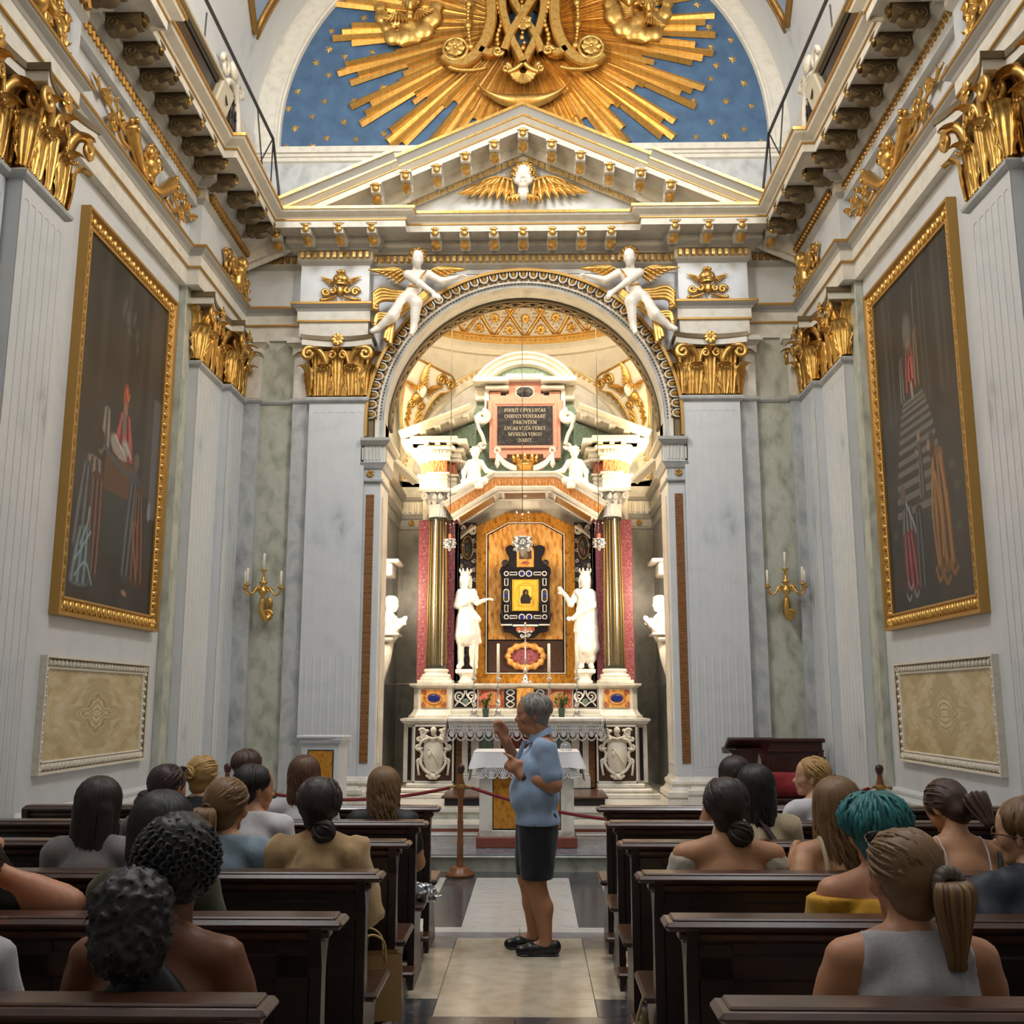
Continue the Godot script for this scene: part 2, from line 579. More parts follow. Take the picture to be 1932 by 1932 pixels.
	mat("floor_dark", W, 0.16, 0.0, noise_tex([[0.0, "3a3b40"], [0.5, "47484d"], [0.8, "55565b"], [1.0, "7a7b80"]], 0.02, 512, FastNoiseLite.TYPE_SIMPLEX_SMOOTH, 20.0, 5, false, 23), Vector3(1, 1, 1))
	mat("floor_slate", W, 0.2, 0.0, noise_tex([[0.0, "6c7078"], [0.5, "7d8189"], [1.0, "8a8e95"]], 0.02, 256), Vector3(1, 1, 1))
	mat("floor_beige", W, 0.16, 0.0, noise_tex([[0.0, "a99d87"], [0.5, "bbb09a"], [0.8, "c2b8a4"], [1.0, "b1a48d"]], 0.012, 512, FastNoiseLite.TYPE_SIMPLEX_SMOOTH, 25.0, 5, false, 25), Vector3(0.8, 0.8, 0.8))
	# wood and cloth
	var grain := noise_tex([[0.0, "160c09"], [0.5, "22130e"], [1.0, "2c1a13"]], 0.02, 256, FastNoiseLite.TYPE_SIMPLEX_SMOOTH, 10.0, 4, false, 30)
	var wd := mat("wood_dark", W, 0.4, 0.0, grain, Vector3(1.0, 6.0, 6.0))
	wd.clearcoat_enabled = true
	wd.clearcoat = 0.35
	wd.clearcoat_roughness = 0.25
	var wr := mat("wood_rail", W, 0.35, 0.0, noise_tex([[0.0, "2e1910"], [0.5, "43281a"], [1.0, "523423"]], 0.02, 256, FastNoiseLite.TYPE_SIMPLEX_SMOOTH, 10.0, 4, false, 31), Vector3(1.0, 6.0, 6.0))
	wr.clearcoat_enabled = true
	wr.clearcoat = 0.5
	wr.clearcoat_roughness = 0.22
	mat("wood_post", W, 0.35, 0.0, noise_tex([[0.0, "5a3216"], [0.5, "74441f"], [1.0, "875229"]], 0.03, 256, FastNoiseLite.TYPE_SIMPLEX_SMOOTH, 8.0), Vector3(5, 1, 5))
	mat("wood_red", W, 0.35, 0.0, noise_tex([[0.0, "2a0f0c"], [0.5, "3a1712"], [1.0, "451d17"]], 0.03, 256, FastNoiseLite.TYPE_SIMPLEX_SMOOTH, 8.0, 4, false, 33), Vector3(6, 1, 6))
	mat("red_velvet", C("7c0f1e"), 0.85).rim_enabled = true
	mat("red_rope", C("751a20"), 0.8)
	mat("linen", W, 0.85, 0.0, noise_tex([[0.0, "d8d8da"], [0.5, "e8e8ea"], [1.0, "dededf"]], 0.1, 128), Vector3(8, 8, 8))
	mat("cable", C("2b2a29"), 0.5)
	mat("steel", C("4a4846"), 0.4, 0.6)
	mat("casing", C("bdb8a6"), 0.45)
	mat("glass_dark", C("2b2a2d"), 0.15)
	mat("wax", C("ece6d4"), 0.5)
	var gs := mat("glass", Color(0.95, 0.97, 1, 0.15), 0.02)
	gs.transparency = BaseMaterial3D.TRANSPARENCY_ALPHA


# ---------------------------------------------------------------- painted pictures, computed
func dab(im: Image, x: float, y: float, rx: float, ry: float, ang: float, col: Color, soft := 0.5, a := 1.0) -> void:
	var w := im.get_width()
	var h := im.get_height()
	var r := maxf(rx, ry)
	var c := cos(ang)
	var s := sin(ang)
	for j in range(maxi(0, int(y - r)), mini(h, int(y + r) + 1)):
		for i in range(maxi(0, int(x - r)), mini(w, int(x + r) + 1)):
			var dx := i - x
			var dy := j - y
			var u := (dx * c + dy * s) / rx
			var v := (-dx * s + dy * c) / ry
			var d := u * u + v * v
			if d < 1.0:
				im.set_pixel(i, j, im.get_pixel(i, j).lerp(col, a * minf(1.0, (1.0 - d) / soft)))


func stroke(im: Image, pts: Array, r0: float, r1: float, col: Color, a := 0.9) -> void:
	var c := curve(pts.map(func(p): return Vector2(p[0], p[1])), 6)
	for i in c.size() - 1:
		var p: Vector2 = c[i]
		var q: Vector2 = c[i + 1]
		dab(im, (p.x + q.x) / 2, (p.y + q.y) / 2, p.distance_to(q) * 0.8 + 2, lerpf(r0, r1, float(i) / c.size()), (q - p).angle(), col, 0.8, a)


func canvas(w: int, h: int, base: Color, var_: float) -> Image:
	var im := Image.create(w, h, false, Image.FORMAT_RGB8)
	fold.frequency = 1.0
	for j in h:
		for i in w:
			var k := 1.0 + var_ * fold.get_noise_2d(i * 0.012, j * 0.008) + 0.06 * fold.get_noise_2d(i * 0.3, j * 0.3)
			im.set_pixel(i, j, Color(base.r * k, base.g * k, base.b * k))
	return im


func pic_mat(called: String, im: Image, rough := 0.4) -> void:
	var m := StandardMaterial3D.new()
	m.resource_name = called
	m.albedo_texture = ImageTexture.create_from_image(im)
	m.roughness = rough
	M[called] = m


func robe(im: Image, x: float, y0: float, y1: float, w0: float, w1: float, col: Color, folds: int, sway := 0.0) -> void:
	var n := 14
	for i in n:
		var t := i / float(n - 1)
		dab(im, x + sway * t, lerpf(y0, y1, t), lerpf(w0, w1, t), (y1 - y0) / n * 1.4, 0.0, col.darkened(0.15 * sin(t * 9.0)), 0.35)
	for k in folds:
		var f := (k + 0.5) / folds * 2 - 1
		var lit := col.lightened(0.22) if k % 2 == 0 else col.darkened(0.45)
		stroke(im, [[x + f * w0 * 0.7, y0], [x + sway * 0.5 + f * (w0 + w1) * 0.42, (y0 + y1) / 2], [x + sway + f * w1 * 0.8, y1]], 3.5, 5.0, lit, 0.75)


func pictures() -> void:
	var skin := C("8a6a55")
	# left painting: a red-mitred elder at a cloth-covered table between two robed figures
	var im := canvas(300, 470, C("2b2824"), 0.35)
	for q in [[70, 16], [150, 14], [210, 12]]: stroke(im, [[q[0], 0], [q[0] - 4, 190]], q[1], q[1], C("3d3831"), 0.7)
	for j in 300:
		for i in range(238, 300): im.set_pixel(i, j, im.get_pixel(i, j).lerp(C("4a4339"), 0.6))
	dab(im, 290, 150, 34, 46, 0, C("3a342c"), 0.3)
	for j in range(150, 330):
		for i in range(268, 300): im.set_pixel(i, j, C("57555c"))
	for q in [[130, 55, 8, 22], [146, 66, 10, 14], [168, 60, 7, 16], [152, 84, 12, 6], [182, 80, 8, 14], [186, 98, 7, 10]]: dab(im, q[0], q[1], q[2], q[3], 0.3, C("55534e"), 0.9, 0.8)
	robe(im, 160, 205, 262, 22, 44, C("8f2f30"), 5)
	dab(im, 158, 178, 12, 22, 0, C("9a3a30"), 0.4)
	dab(im, 158, 196, 9, 12, 0, skin, 0.5)
	dab(im, 157, 216, 8, 22, 0, C("6a6258"), 0.6)
	stroke(im, [[158, 166], [164, 180], [170, 172]], 2, 2, C("b98a4a"))
	for q in [[128, 250, 22, 14], [168, 248, 20, 14], [150, 262, 30, 10]]: dab(im, q[0], q[1], q[2], q[3], 0.4, C("8d8a80"), 0.7)
	for q in [[140, 246], [160, 256], [178, 250]]: stroke(im, [[q[0] - 14, q[1] - 8], [q[0], q[1]], [q[0] + 12, q[1] + 8]], 2, 2, C("b5b2a6"))
	robe(im, 96, 212, 262, 12, 16, C("6f675c"), 3)
	for j in range(268, 318):
		for i in range(100, 215): im.set_pixel(i, j, im.get_pixel(i, j).lerp(C("5c3a1e"), 0.85))
	for j in range(318, 400):
		for i in range(104, 200): im.set_pixel(i, j, im.get_pixel(i, j).lerp(C("2d342e"), 0.8))
	stroke(im, [[96, 262], [160, 280], [214, 276]], 5, 5, C("46484f"))
	robe(im, 66, 285, 330, 26, 34, C("6a564c"), 5)
	robe(im, 80, 310, 430, 24, 20, C("4a2a20"), 5)
	robe(im, 46, 300, 400, 16, 26, C("3c4246"), 4, -10)
	robe(im, 52, 380, 446, 22, 34, C("4f646c"), 6, -8)
	for q in [[[30, 440], [60, 420], [84, 446]], [[28, 420], [50, 400], [70, 380]], [[40, 400], [58, 372], [62, 350]]]: stroke(im, q, 3, 3, C("7d949c"))
	dab(im, 84, 262, 11, 15, 0.2, skin.darkened(0.1), 0.5)
	dab(im, 80, 256, 15, 16, 0.2, C("2e1d14"), 0.5)
	robe(im, 214, 290, 420, 26, 24, C("3a3e44"), 5, -14)
	robe(im, 232, 300, 425, 20, 36, C("4d2c17"), 6, 10)
	stroke(im, [[212, 345], [222, 380], [236, 420]], 5, 4, C("8a5424"))
	stroke(im, [[222, 340], [236, 370], [244, 410]], 4, 3, C("7a4a20"))
	dab(im, 212, 258, 12, 15, 0, C("5d5348"), 0.5)
	dab(im, 196, 446, 12, 5, 0.2, skin, 0.5)
	dab(im, 60, 250, 20, 30, 0, C("3a2820"), 0.9, 0.7)
	dab(im, 272, 320, 8, 16, 0, C("77777a"), 0.4)
	pic_mat("painting_left", im)
	# right painting: a long stair with a small figure, robed people below
	im = canvas(300, 470, C("2c2c2b"), 0.3)
	for q in [[40, 10], [62, 6], [180, 5], [196, 4], [240, 10], [262, 5]]: stroke(im, [[q[0], 0], [q[0] + 3, 200]], q[1], q[1], C("454543"), 0.7)
	for k in 12:
		var t := k / 11.0
		var y := int(lerpf(182, 330, t * t * 0.5 + t * 0.5))
		var x0 := int(lerpf(96, 44, t))
		var x1 := int(lerpf(176, 236, t))
		for j in range(y, mini(470, y + int(lerpf(5, 10, t)))):
			for i in range(x0, x1): im.set_pixel(i, j, C("62605a"))
	robe(im, 132, 108, 168, 14, 26, C("6e2427"), 5)
	robe(im, 134, 126, 156, 8, 12, C("9a2f30"), 3)
	dab(im, 130, 88, 20, 34, 0, C("55534f"), 0.6)
	dab(im, 130, 100, 9, 12, 0, skin, 0.6)
	dab(im, 128, 84, 14, 20, 0, C("5f5d58"), 0.5)
	stroke(im, [[134, 160], [136, 182]], 5, 6, C("8c8a85"))
	robe(im, 100, 120, 176, 9, 13, C("4a4a4c"), 4)
	robe(im, 160, 96, 168, 10, 14, C("54442c"), 4)
	stroke(im, [[162, 30], [158, 70], [160, 120]], 3, 2, C("5b5a55"))
	robe(im, 148, 252, 322, 8, 13, C("403e3d"), 4)
	dab(im, 146, 240, 7, 9, 0, skin, 0.5)
	stroke(im, [[142, 262], [130, 256]], 3, 3, skin)
	robe(im, 84, 330, 380, 22, 30, C("4a4a4a"), 6)
	stroke(im, [[80, 320], [100, 345], [116, 370]], 4, 4, C("85837e"))
	dab(im, 70, 306, 13, 18, 0, C("59493e"), 0.6)
	robe(im, 84, 366, 436, 26, 34, C("6e2026"), 6, 8)
	robe(im, 128, 340, 440, 16, 20, C("2a2c30"), 4)
	for q in [[70, 440], [90, 452], [60, 455]]: stroke(im, [[q[0], q[1] - 10], [q[0] + 8, q[1]], [q[0] + 18, q[1] - 6]], 3, 3, C("77777a"))
	robe(im, 206, 280, 420, 24, 34, C("6b4520"), 5, 8)
	for q in [[[190, 286], [178, 350], [186, 420]], [[214, 280], [226, 340], [232, 420]], [[196, 300], [206, 360], [204, 410]]]: stroke(im, q, 5, 4, C("96672f"))
	dab(im, 190, 262, 14, 20, 0.2, C("3a3029"), 0.5)
	dab(im, 180, 260, 7, 10, 0, skin, 0.6)
	for q in [[186, 440], [210, 446], [236, 436]]: stroke(im, [[q[0] - 10, q[1] - 18], [q[0], q[1]], [q[0] + 14, q[1] - 8]], 5, 4, C("7c5328"))
	for q in [[254, 300], [266, 330], [264, 380], [30, 360]]: dab(im, q[0], q[1], 14, 8, 0, C("44443f"), 0.7)
	pic_mat("painting_right", im)
	# onyx panels: nested lozenges around the middle of book-matched stone
	for s in 2:
		im = Image.create(320, 140, false, Image.FORMAT_RGB8)
		for j in 140:
			for i in 320:
				var x := absf(i / 319.0 - 0.5) * 2.0
				var y := absf(j / 139.0 - 0.5) * 2.0
				var n := fold.get_noise_2d(x * 2.4 + s * 9.0, y * 1.6) * 0.10 + fold.get_noise_2d(x * 9.0, y * 7.0 + s * 5.0) * 0.02
				var d := sqrt(pow(x * 1.7 + n, 2) + 0.004) + y * 1.12 + n
				var base := C("b7a377").lerp(C("c8b68c"), 0.5 + 0.5 * sin(d * 5.0 + n * 14.0))
				base = base.lerp(C("d6cba9"), clampf(fold.get_noise_2d(x * 3.0 + 4.0, y * 3.0) * 1.4, 0, 0.5))
				if d < 0.62:
					var r := sin(d * (34.0 if s == 0 else 42.0) + n * 10.0)
					base = base.lerp(C("8f7b4f") if s == 0 else C("94744a"), smoothstep(0.25, 0.95, r) * 0.8)
				elif d < 1.15:
					base = base.lerp(C("a28e62"), smoothstep(0.7, 1.0, sin(d * 19.0)) * 0.45)
				else:
					base = base.lerp(C("a89467"), smoothstep(0.6, 1.0, sin(d * 13.0 + n * 8.0)) * 0.3)
				im.set_pixel(i, j, base)
		pic_mat("onyx_left" if s == 0 else "onyx_right", im, 0.2)
	# the small golden icon: a dark half-figure on gold
	im = canvas(100, 120, C("e6b93f"), 0.1)
	for k in 40:
		var a := TAU * k / 40
		dab(im, 50 + cos(a) * 38, 60 + sin(a) * 47, 5, 3, a * 3.0, C("c48f28"), 0.7, 0.8)
	for j in range(28, 94):
		for i in range(24, 76): im.set_pixel(i, j, C("edc65a"))
	dab(im, 50, 46, 15, 15, 0, C("d8a93e"), 0.1)
	dab(im, 50, 78, 20, 26, 0, C("30281f"), 0.1)
	for j in range(92, 120):
		for i in range(26, 76): im.set_pixel(i, j, C("e2b644"))
	dab(im, 50, 50, 11, 13, 0.15, C("2c241d"), 0.1)
	dab(im, 52, 51, 5, 7, 0.15, C("8a6038"), 0.4)
	stroke(im, [[60, 84], [70, 74], [74, 64]], 3, 3, C("3a2c1e"))
	pic_mat("icon", im, 0.35)
	for s in 2:
		im = canvas(48, 90, C("2d261e"), 0.3)
		if s == 0:
			dab(im, 24, 36, 16, 26, 0, C("a87828"), 0.8)
			dab(im, 24, 48, 11, 26, 0, C("20222a"), 0.4)
			dab(im, 24, 26, 5, 7, 0, C("b58a5a"), 0.4)
			dab(im, 24, 74, 18, 10, 0, C("7a7262"), 0.7)
		else:
			robe(im, 20, 26, 76, 8, 12, C("5a4a26"), 3)
			robe(im, 34, 30, 78, 7, 10, C("6a2c22"), 3)
			dab(im, 20, 20, 5, 6, 0, C("96704e"), 0.5)
		pic_mat("painting_small_left" if s == 0 else "painting_small_right", im)
	# sky with clouds on the vault panels
	im = canvas(128, 128, C("8fa6c4"), 0.12)
	for k in 26: dab(im, 20 + fposmod(k * 37.0, 100), 20 + fposmod(k * 53.0, 100), 22, 12, k, C("b9bfc4") if k % 3 else C("8b8f8a"), 0.9, 0.6)
	for q in [[60, 60, 12, 30, 0.5], [76, 80, 8, 24, -0.4], [50, 90, 20, 12, 0.2]]: dab(im, q[0], q[1], q[2], q[3], q[4], C("9b7f72"), 0.6)
	pic_mat("fresco", im, 0.8)
	M.inscription = mat("inscription", C("b9b4a6"), 0.6)
	M.icon_gold = mat("icon_gold", C("e2b84c"), 0.35, 0.3)
	mat("breccia_dark", Color.WHITE, 0.22, 0.0, noise_tex([[0.0, "b8b49f"], [0.18, "2a2a20"], [0.5, "3c3a2a"], [0.8, "24241c"], [1.0, "57523c"]], 0.03, 256, FastNoiseLite.TYPE_CELLULAR, 14.0, 3, false, 41), Vector3(3, 3, 3))
	mat("kraft", C("8f6d42"), 0.8)
	mat("kraft_light", C("b2935f"), 0.8)
	mat("foil", C("b9bcc2"), 0.18, 0.7)
	mat("canvas_beige", C("a3906c"), 0.9)
	mat("flame", C("ff9a3a"), 0.5)
	M.flame.emission_enabled = true
	M.flame.emission = C("ff8a2a")
	M.flame.emission_energy_multiplier = 12.0
	mat("loafer", C("14181a"), 0.35)


# ---------------------------------------------------------------- ornament kit
# acanthus leaf standing at the origin, base along x, growing up y, curling towards +z
func leaf_mesh(w: float, h: float, curl := 0.5, lobes := 5) -> ArrayMesh:
	var g := G.new()
	var f := func(u: float, v: float) -> Vector3:
		var s := u * 2.0 - 1.0
		var lob := 1.0 - 0.34 * absf(sin(v * PI * lobes)) * clampf(absf(s) * 2.0 - 0.8, 0, 1)
		var half := w * 0.5 * (0.55 + 0.5 * sin(minf(v * 1.25, 1.0) * PI * 0.75)) * (1.0 - maxf(0, v - 0.75) * 2.4) * lob
		var t := maxf(0.0, v - 0.55) / 0.45
		var y := h * (minf(v, 0.55) / 0.55 * 0.72 + sin(t * PI * 0.72) * 0.28)
		var z := h * curl * (v * 0.12 + (1.0 - cos(t * PI * 0.72)) * 0.28)
		var rib := 0.10 * w * (1.0 - s * s) + 0.06 * w * cos(s * PI * 4.0 - absf(s) * v * 5.0) - 0.05 * w * exp(-s * s * 60.0)
		return Vector3(s * half, y, z + rib * (1.0 - 0.5 * t))
	g.grid(14, 14, f)
	return g.done()


func feather_mesh() -> ArrayMesh:   # unit feather along +x
	var g := G.new()
	g.grid(4, 6, func(u, v):
		var s: float = u * 2.0 - 1.0
		return Vector3(v, s * 0.11 * sin(PI * clampf(v * 0.85 + 0.12, 0, 1)) , 0.035 * (1.0 - s * s) + 0.02 * v))
	return g.done()


# a wing of three rows of feathers, root at the origin, spreading along +x for a length; feathers hang towards -y
func wing(g: G, t: Transform3D, len: float, droop := 0.55) -> void:
	for row in 3:
		var n: int = [8, 7, 6][row]
		for i in n:
			var s := float(i) / (n - 1)
			var root := Vector3(len * s * [0.52, 0.42, 0.3][row], len * (0.16 * sin(s * PI * 0.75) - 0.02 * row), 0.02 + 0.018 * row)
			var ang := -lerpf(1.35, 0.05, s) * droop - 0.12
			var fl := len * lerpf([0.42, 0.3, 0.2][row], [0.52, 0.36, 0.24][row], s)
			g.x = t * Transform3D(Basis(Vector3.BACK, ang) * Basis.from_scale(Vector3(fl, fl * 1.15, fl * 0.9)), root)
			g.grid(4, 6, func(u, v):
				var q: float = u * 2.0 - 1.0
				return Vector3(v, q * 0.13 * sin(PI * clampf(v * 0.82 + 0.16, 0, 1)), 0.06 * (1.0 - q * q) - 0.05 * absf(q * q * q) + 0.05 * v))
	g.x = t
	g.tube(curve([Vector3(-0.02, 0, 0.03) * len, Vector3(0.2, 0.13, 0.06) * len, Vector3(0.45, 0.15, 0.06) * len, Vector3(0.6, 0.08, 0.05) * len]), [0.05 * len, 0.055 * len, 0.05 * len, 0.05 * len, 0.045 * len, 0.045 * len, 0.04 * len, 0.04 * len, 0.04 * len, 0.035 * len, 0.035 * len, 0.03 * len, 0.03 * len, 0.03 * len, 0.025 * len, 0.025 * len, 0.02 * len, 0.02 * len, 0.01 * len], 7, 0.6)
	g.x = Transform3D()


func rosette(g: G, r: float, petals := 6) -> void:
	var base := g.x
	for i in petals:
		g.x = base * Transform3D(Basis(Vector3.BACK, TAU * i / petals), Vector3.ZERO)
		g.grid(4, 5, func(u, v):
			var s: float = u * 2.0 - 1.0
			return Vector3(s * r * 0.52 * sin(PI * clampf(v * 0.8 + 0.12, 0, 1)), v * r, r * (0.12 + 0.3 * v * (1.0 - v * 0.6)) + r * 0.16 * (1.0 - s * s)))
	g.x = base
	g.ball(Vector3(0, 0, r * 0.25), Vector3.ONE * r * 0.28, 8)


# vertical scroll of S shape as a tube
func vol(g: G, c: Vector2, r: float, a0: float, turns: float, z: float, thick: float) -> void:
	g.tube(spiral(c, r, r * 0.15, a0, turns, 26, z), taper(27, thick, thick * 0.6), 6, 1.3)


# a fluted block: front face in the plane z = 0, width w, from y0 to y1
func fluted(g: G, w: float, y0: float, y1: float, n: int, cable: float, stop := 0.12) -> void:
	var pitch := (w - 0.06) / n
	var r := pitch * 0.36
	var xs := [-w / 2]
	for i in n:
		var c := -w / 2 + 0.03 + pitch * (i + 0.5)
		for s in [-1.0, -0.92, -0.6, 0.0, 0.6, 0.92, 1.0]: xs.append(c + s * r)
	xs.append(w / 2)
	var top := y1 - stop - r
	var low := y0 + 0.1 + r
	var ys := [y0, low - r, low - r * 0.7, low]
	if cable > y0: ys += [cable - 0.02, cable, cable + 0.02]
	ys += [top, top + r * 0.4, top + r * 0.7, top + r * 0.92, top + r, y1]
	var f := func(i: int, j: int) -> Vector3:
		var xx: float = xs[i]
		var y: float = ys[j]
		if i == 0 or i == xs.size() - 1: return Vector3(xx, y, 0)
		var k := (i - 1) / 7
		var dx := xx - (-w / 2 + 0.03 + pitch * (k + 0.5))
		var d := Vector2(dx, maxf(0, maxf(y - top, low - y))).length()
		if d >= r * 0.999: return Vector3(xx, y, 0)
		var q := sqrt(r * r - d * d)
		if y < cable: return Vector3(xx, y, -r * 0.55 + q * 0.62)
		return Vector3(xx, y, -q * 0.8)
	g.flat()
	for j in ys.size() - 1:
		for i in xs.size() - 1:
			g.quad(f.call(i, j), f.call(i + 1, j), f.call(i + 1, j + 1), f.call(i, j + 1))


var leaf_a: ArrayMesh
var leaf_b: ArrayMesh
var leaf_s: ArrayMesh


# gilded capital on a front of width w, standing at y = 0, as parts of its pilaster
func capital(p: Node3D, w: float, y: float, dep: float) -> void:
	var cap := Node3D.new()
	cap.name = "capital"
	cap.set_meta("label", "gilded acanthus capital")
	p.add_child(cap)
	cap.position.y = y
	var g := G.new()
	g.bx(-w / 2 + 0.02, w / 2 - 0.02, 0, 0.66, 0.0, dep, 0.02)
	ob("bell", g, "gold_dark", cap)
	var k := w / 0.74
	for q in [[-0.24, 0.0, 0], [0.24, 0.0, 0], [-0.5, -0.8, 0], [0.5, 0.8, 0], [0.0, 0.0, 1], [-0.36, -0.1, 1], [0.36, 0.1, 1], [-0.5, -1.5, 2], [0.5, 1.5, 2]]:
		var o := mk("acanthus_leaf", leaf_a if q[2] == 0 else leaf_b, "gold", cap)
		o.position = Vector3(q[0] * w, 0.02, 0.0 if absf(q[1]) < 0.5 else -0.01)
		o.rotation.y = q[1]
		o.scale = Vector3(k, 1, 1)
		if q[2] == 2: o.position.z = -dep * 0.5
	for s in [-1, 1]:
		var v := G.new()
		# outer volute at the corner, inner helix towards the middle
		var pts := []
		for i in 30:
			var t := i / 29.0
			if t < 0.35:
				var a := t / 0.35
				pts.append(Vector3(s * w * lerpf(0.2, 0.5, a * a), lerpf(0.36, 0.64, sin(a * PI / 2)), lerpf(0.05, 0.13, a)))
			else:
				var a := (t - 0.35) / 0.65
				var r := 0.085 * (1 - a * 0.85)
				var th := PI / 2 - a * TAU * 1.3
				pts.append(Vector3(s * (w * 0.5 + cos(th) * r), 0.555 + sin(th) * r, 0.13 + 0.02 * a))
		v.tube(pts, taper(30, 0.028, 0.026, 0.016), 6, 1.5)
		ob("volute", v, "gold", cap)
		v = G.new()
		pts = []
		for i in 22:
			var t := i / 21.0
			if t < 0.4:
				var a := t / 0.4
				pts.append(Vector3(s * w * lerpf(0.22, 0.1, a), lerpf(0.38, 0.6, sin(a * PI / 2)), 0.07 + 0.03 * a))
			else:
				var a := (t - 0.4) / 0.6
				var r := 0.055 * (1 - a * 0.8)
				var th := PI / 2 + a * TAU * 1.1
				pts.append(Vector3(s * (w * 0.1 - cos(th) * r * -1.0), 0.545 + sin(th) * r, 0.1))
		v.tube(pts, taper(22, 0.02, 0.014), 6, 1.3)
		ob("helix", v, "gold", cap)
		var bd := G.new()
		for i in 6: bd.ball(Vector3(s * w * (0.13 + 0.055 * i), 0.40 - 0.05 * sin(i / 5.0 * PI), 0.09), Vector3.ONE * 0.018, 6)
		ob("bead_string", bd, "gold", cap)
	var plan := []
	for i in 13:
		var u := i / 12.0 * 2 - 1
		plan.append(Vector2(u * (w / 2 + 0.09), 0.17 - 0.1 * (1 - u * u)))
	plan += [Vector2(w / 2 + 0.09, -dep), Vector2(-w / 2 - 0.09, -dep)]
	var up := Transform3D(Vector3(1, 0, 0), Vector3(0, 0, 1), Vector3(0, -1, 0), Vector3.ZERO)
	g = G.new().at(up)
	g.ext(plan, -0.75, -0.67)
	ob("abacus", g, "plaster", cap)
	g = G.new().at(up)
	g.ext(plan.map(func(a): return a + Vector2(signf(a.x) * 0.02, 0.02 if a.y > 0 else 0.0)), -0.81, -0.75)
	ob("abacus_lip", g, "bronze", cap)
	g = G.new().at(Transform3D(Basis(), Vector3(0, 0.76, 0.09)))
	rosette(g, 0.085, 8)
	ob("fleuron", g, "gold", cap)


func pilaster(called: String, label: String, w: float, y0: float, flutes: int, where: Vector3, turn: float, dep := 0.2, cable := 2.25) -> Node3D:
	var p := thing(called, label, "pilaster", where, turn)
	var g := G.new()
	fluted(g, w, y0 + 0.34, 5.52, flutes, cable)
	g.bx(-w / 2, w / 2, y0 + 0.34, 5.52, 0.004, dep)
	ob("shaft", g, "marble_blue", p)
	g = G.new().at(PLAN)
	g.mould([Vector2(-w / 2, dep), Vector2(-w / 2, 0), Vector2(w / 2, 0), Vector2(w / 2, dep)], [Vector2(0, 5.52), Vector2(-0.02, 5.53), Vector2(-0.045, 5.55), Vector2(-0.05, 5.575), Vector2(-0.03, 5.6), Vector2(0, 5.605)].map(func(a): return Vector2(-a.x, a.y)))
	ob("astragal", g, "marble_grey", p)
	g = G.new().at(PLAN)
	g.mould([Vector2(-w / 2, dep), Vector2(-w / 2, 0), Vector2(w / 2, 0), Vector2(w / 2, dep)], [Vector2(0.1, y0), Vector2(0.1, y0 + 0.13), Vector2(0.075, y0 + 0.13), Vector2(0.1, y0 + 0.16), Vector2(0.095, y0 + 0.2), Vector2(0.06, y0 + 0.215), Vector2(0.04, y0 + 0.25), Vector2(0.06, y0 + 0.28), Vector2(0.05, y0 + 0.31), Vector2(0.02, y0 + 0.32), Vector2(0, y0 + 0.36)])
	ob("pilaster_base", g, "marble_warm", p)
	capital(p, w, 5.605, dep)
	return p


func modillion_parts(p: Node3D, places: Array, side: bool) -> void:
	var prof := [Vector2(0, 0), Vector2(0.0, -0.15), Vector2(0.05, -0.17), Vector2(0.11, -0.15), Vector2(0.16, -0.1), Vector2(0.22, -0.085), Vector2(0.27, -0.11), Vector2(0.315, -0.1), Vector2(0.33, -0.06), Vector2(0.32, 0)]
	var g := G.new().at(Transform3D(Vector3(0, 0, 1), Vector3(0, 1, 0), Vector3(-1, 0, 0), Vector3.ZERO))
	g.ext(prof, -0.06, 0.06)
	g.bx(-0.01, 0.35, 0.0, 0.03, -0.075, 0.075)
	for s in [-1, 1]:
		g.tube(spiral(Vector2(0.075, -0.085), 0.06, 0.012, -2.2, -1.4, 20, s * 0.062), 0.011, 5)
		g.tube(curve([Vector3(0.075, -0.028, s * 0.062), Vector3(0.15, -0.04, s * 0.062), Vector3(0.22, -0.065, s * 0.062), Vector3(0.29, -0.03, s * 0.062)], 4), 0.011, 5)
	var block := g.done()
	g = G.new().at(Transform3D(Basis(Vector3.RIGHT, 1.0), Vector3(0, -0.17, 0.1)))
	g.grid(6, 8, func(u, v):
		var s: float = u * 2 - 1
		return Vector3(s * 0.055 * (0.6 + 0.5 * sin(v * PI)), v * 0.17, 0.03 * (1 - s * s) + 0.05 * sin(v * 2.2) + 0.008 * cos(s * 12.0)))
	g.x = Transform3D()
	g.ball(Vector3(0, -0.05, 0.335), Vector3(0.05, 0.045, 0.03), 8)
	g.ball(Vector3(0, 0.0, 0.345), Vector3(0.062, 0.025, 0.022), 8)
	var lf := g.done()
	g = G.new()
	g.ball(Vector3(0, -0.05, 0.335), Vector3(0.05, 0.045, 0.03), 8)
	g.ball(Vector3(0, 0.0, 0.345), Vector3(0.045, 0.022, 0.02), 8)
	var tip := g.done()
	for t in places:
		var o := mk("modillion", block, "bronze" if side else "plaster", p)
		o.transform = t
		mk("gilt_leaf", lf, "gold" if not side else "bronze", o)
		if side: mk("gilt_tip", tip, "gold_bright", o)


const SH := -0.04   # the nave axis of the side walls


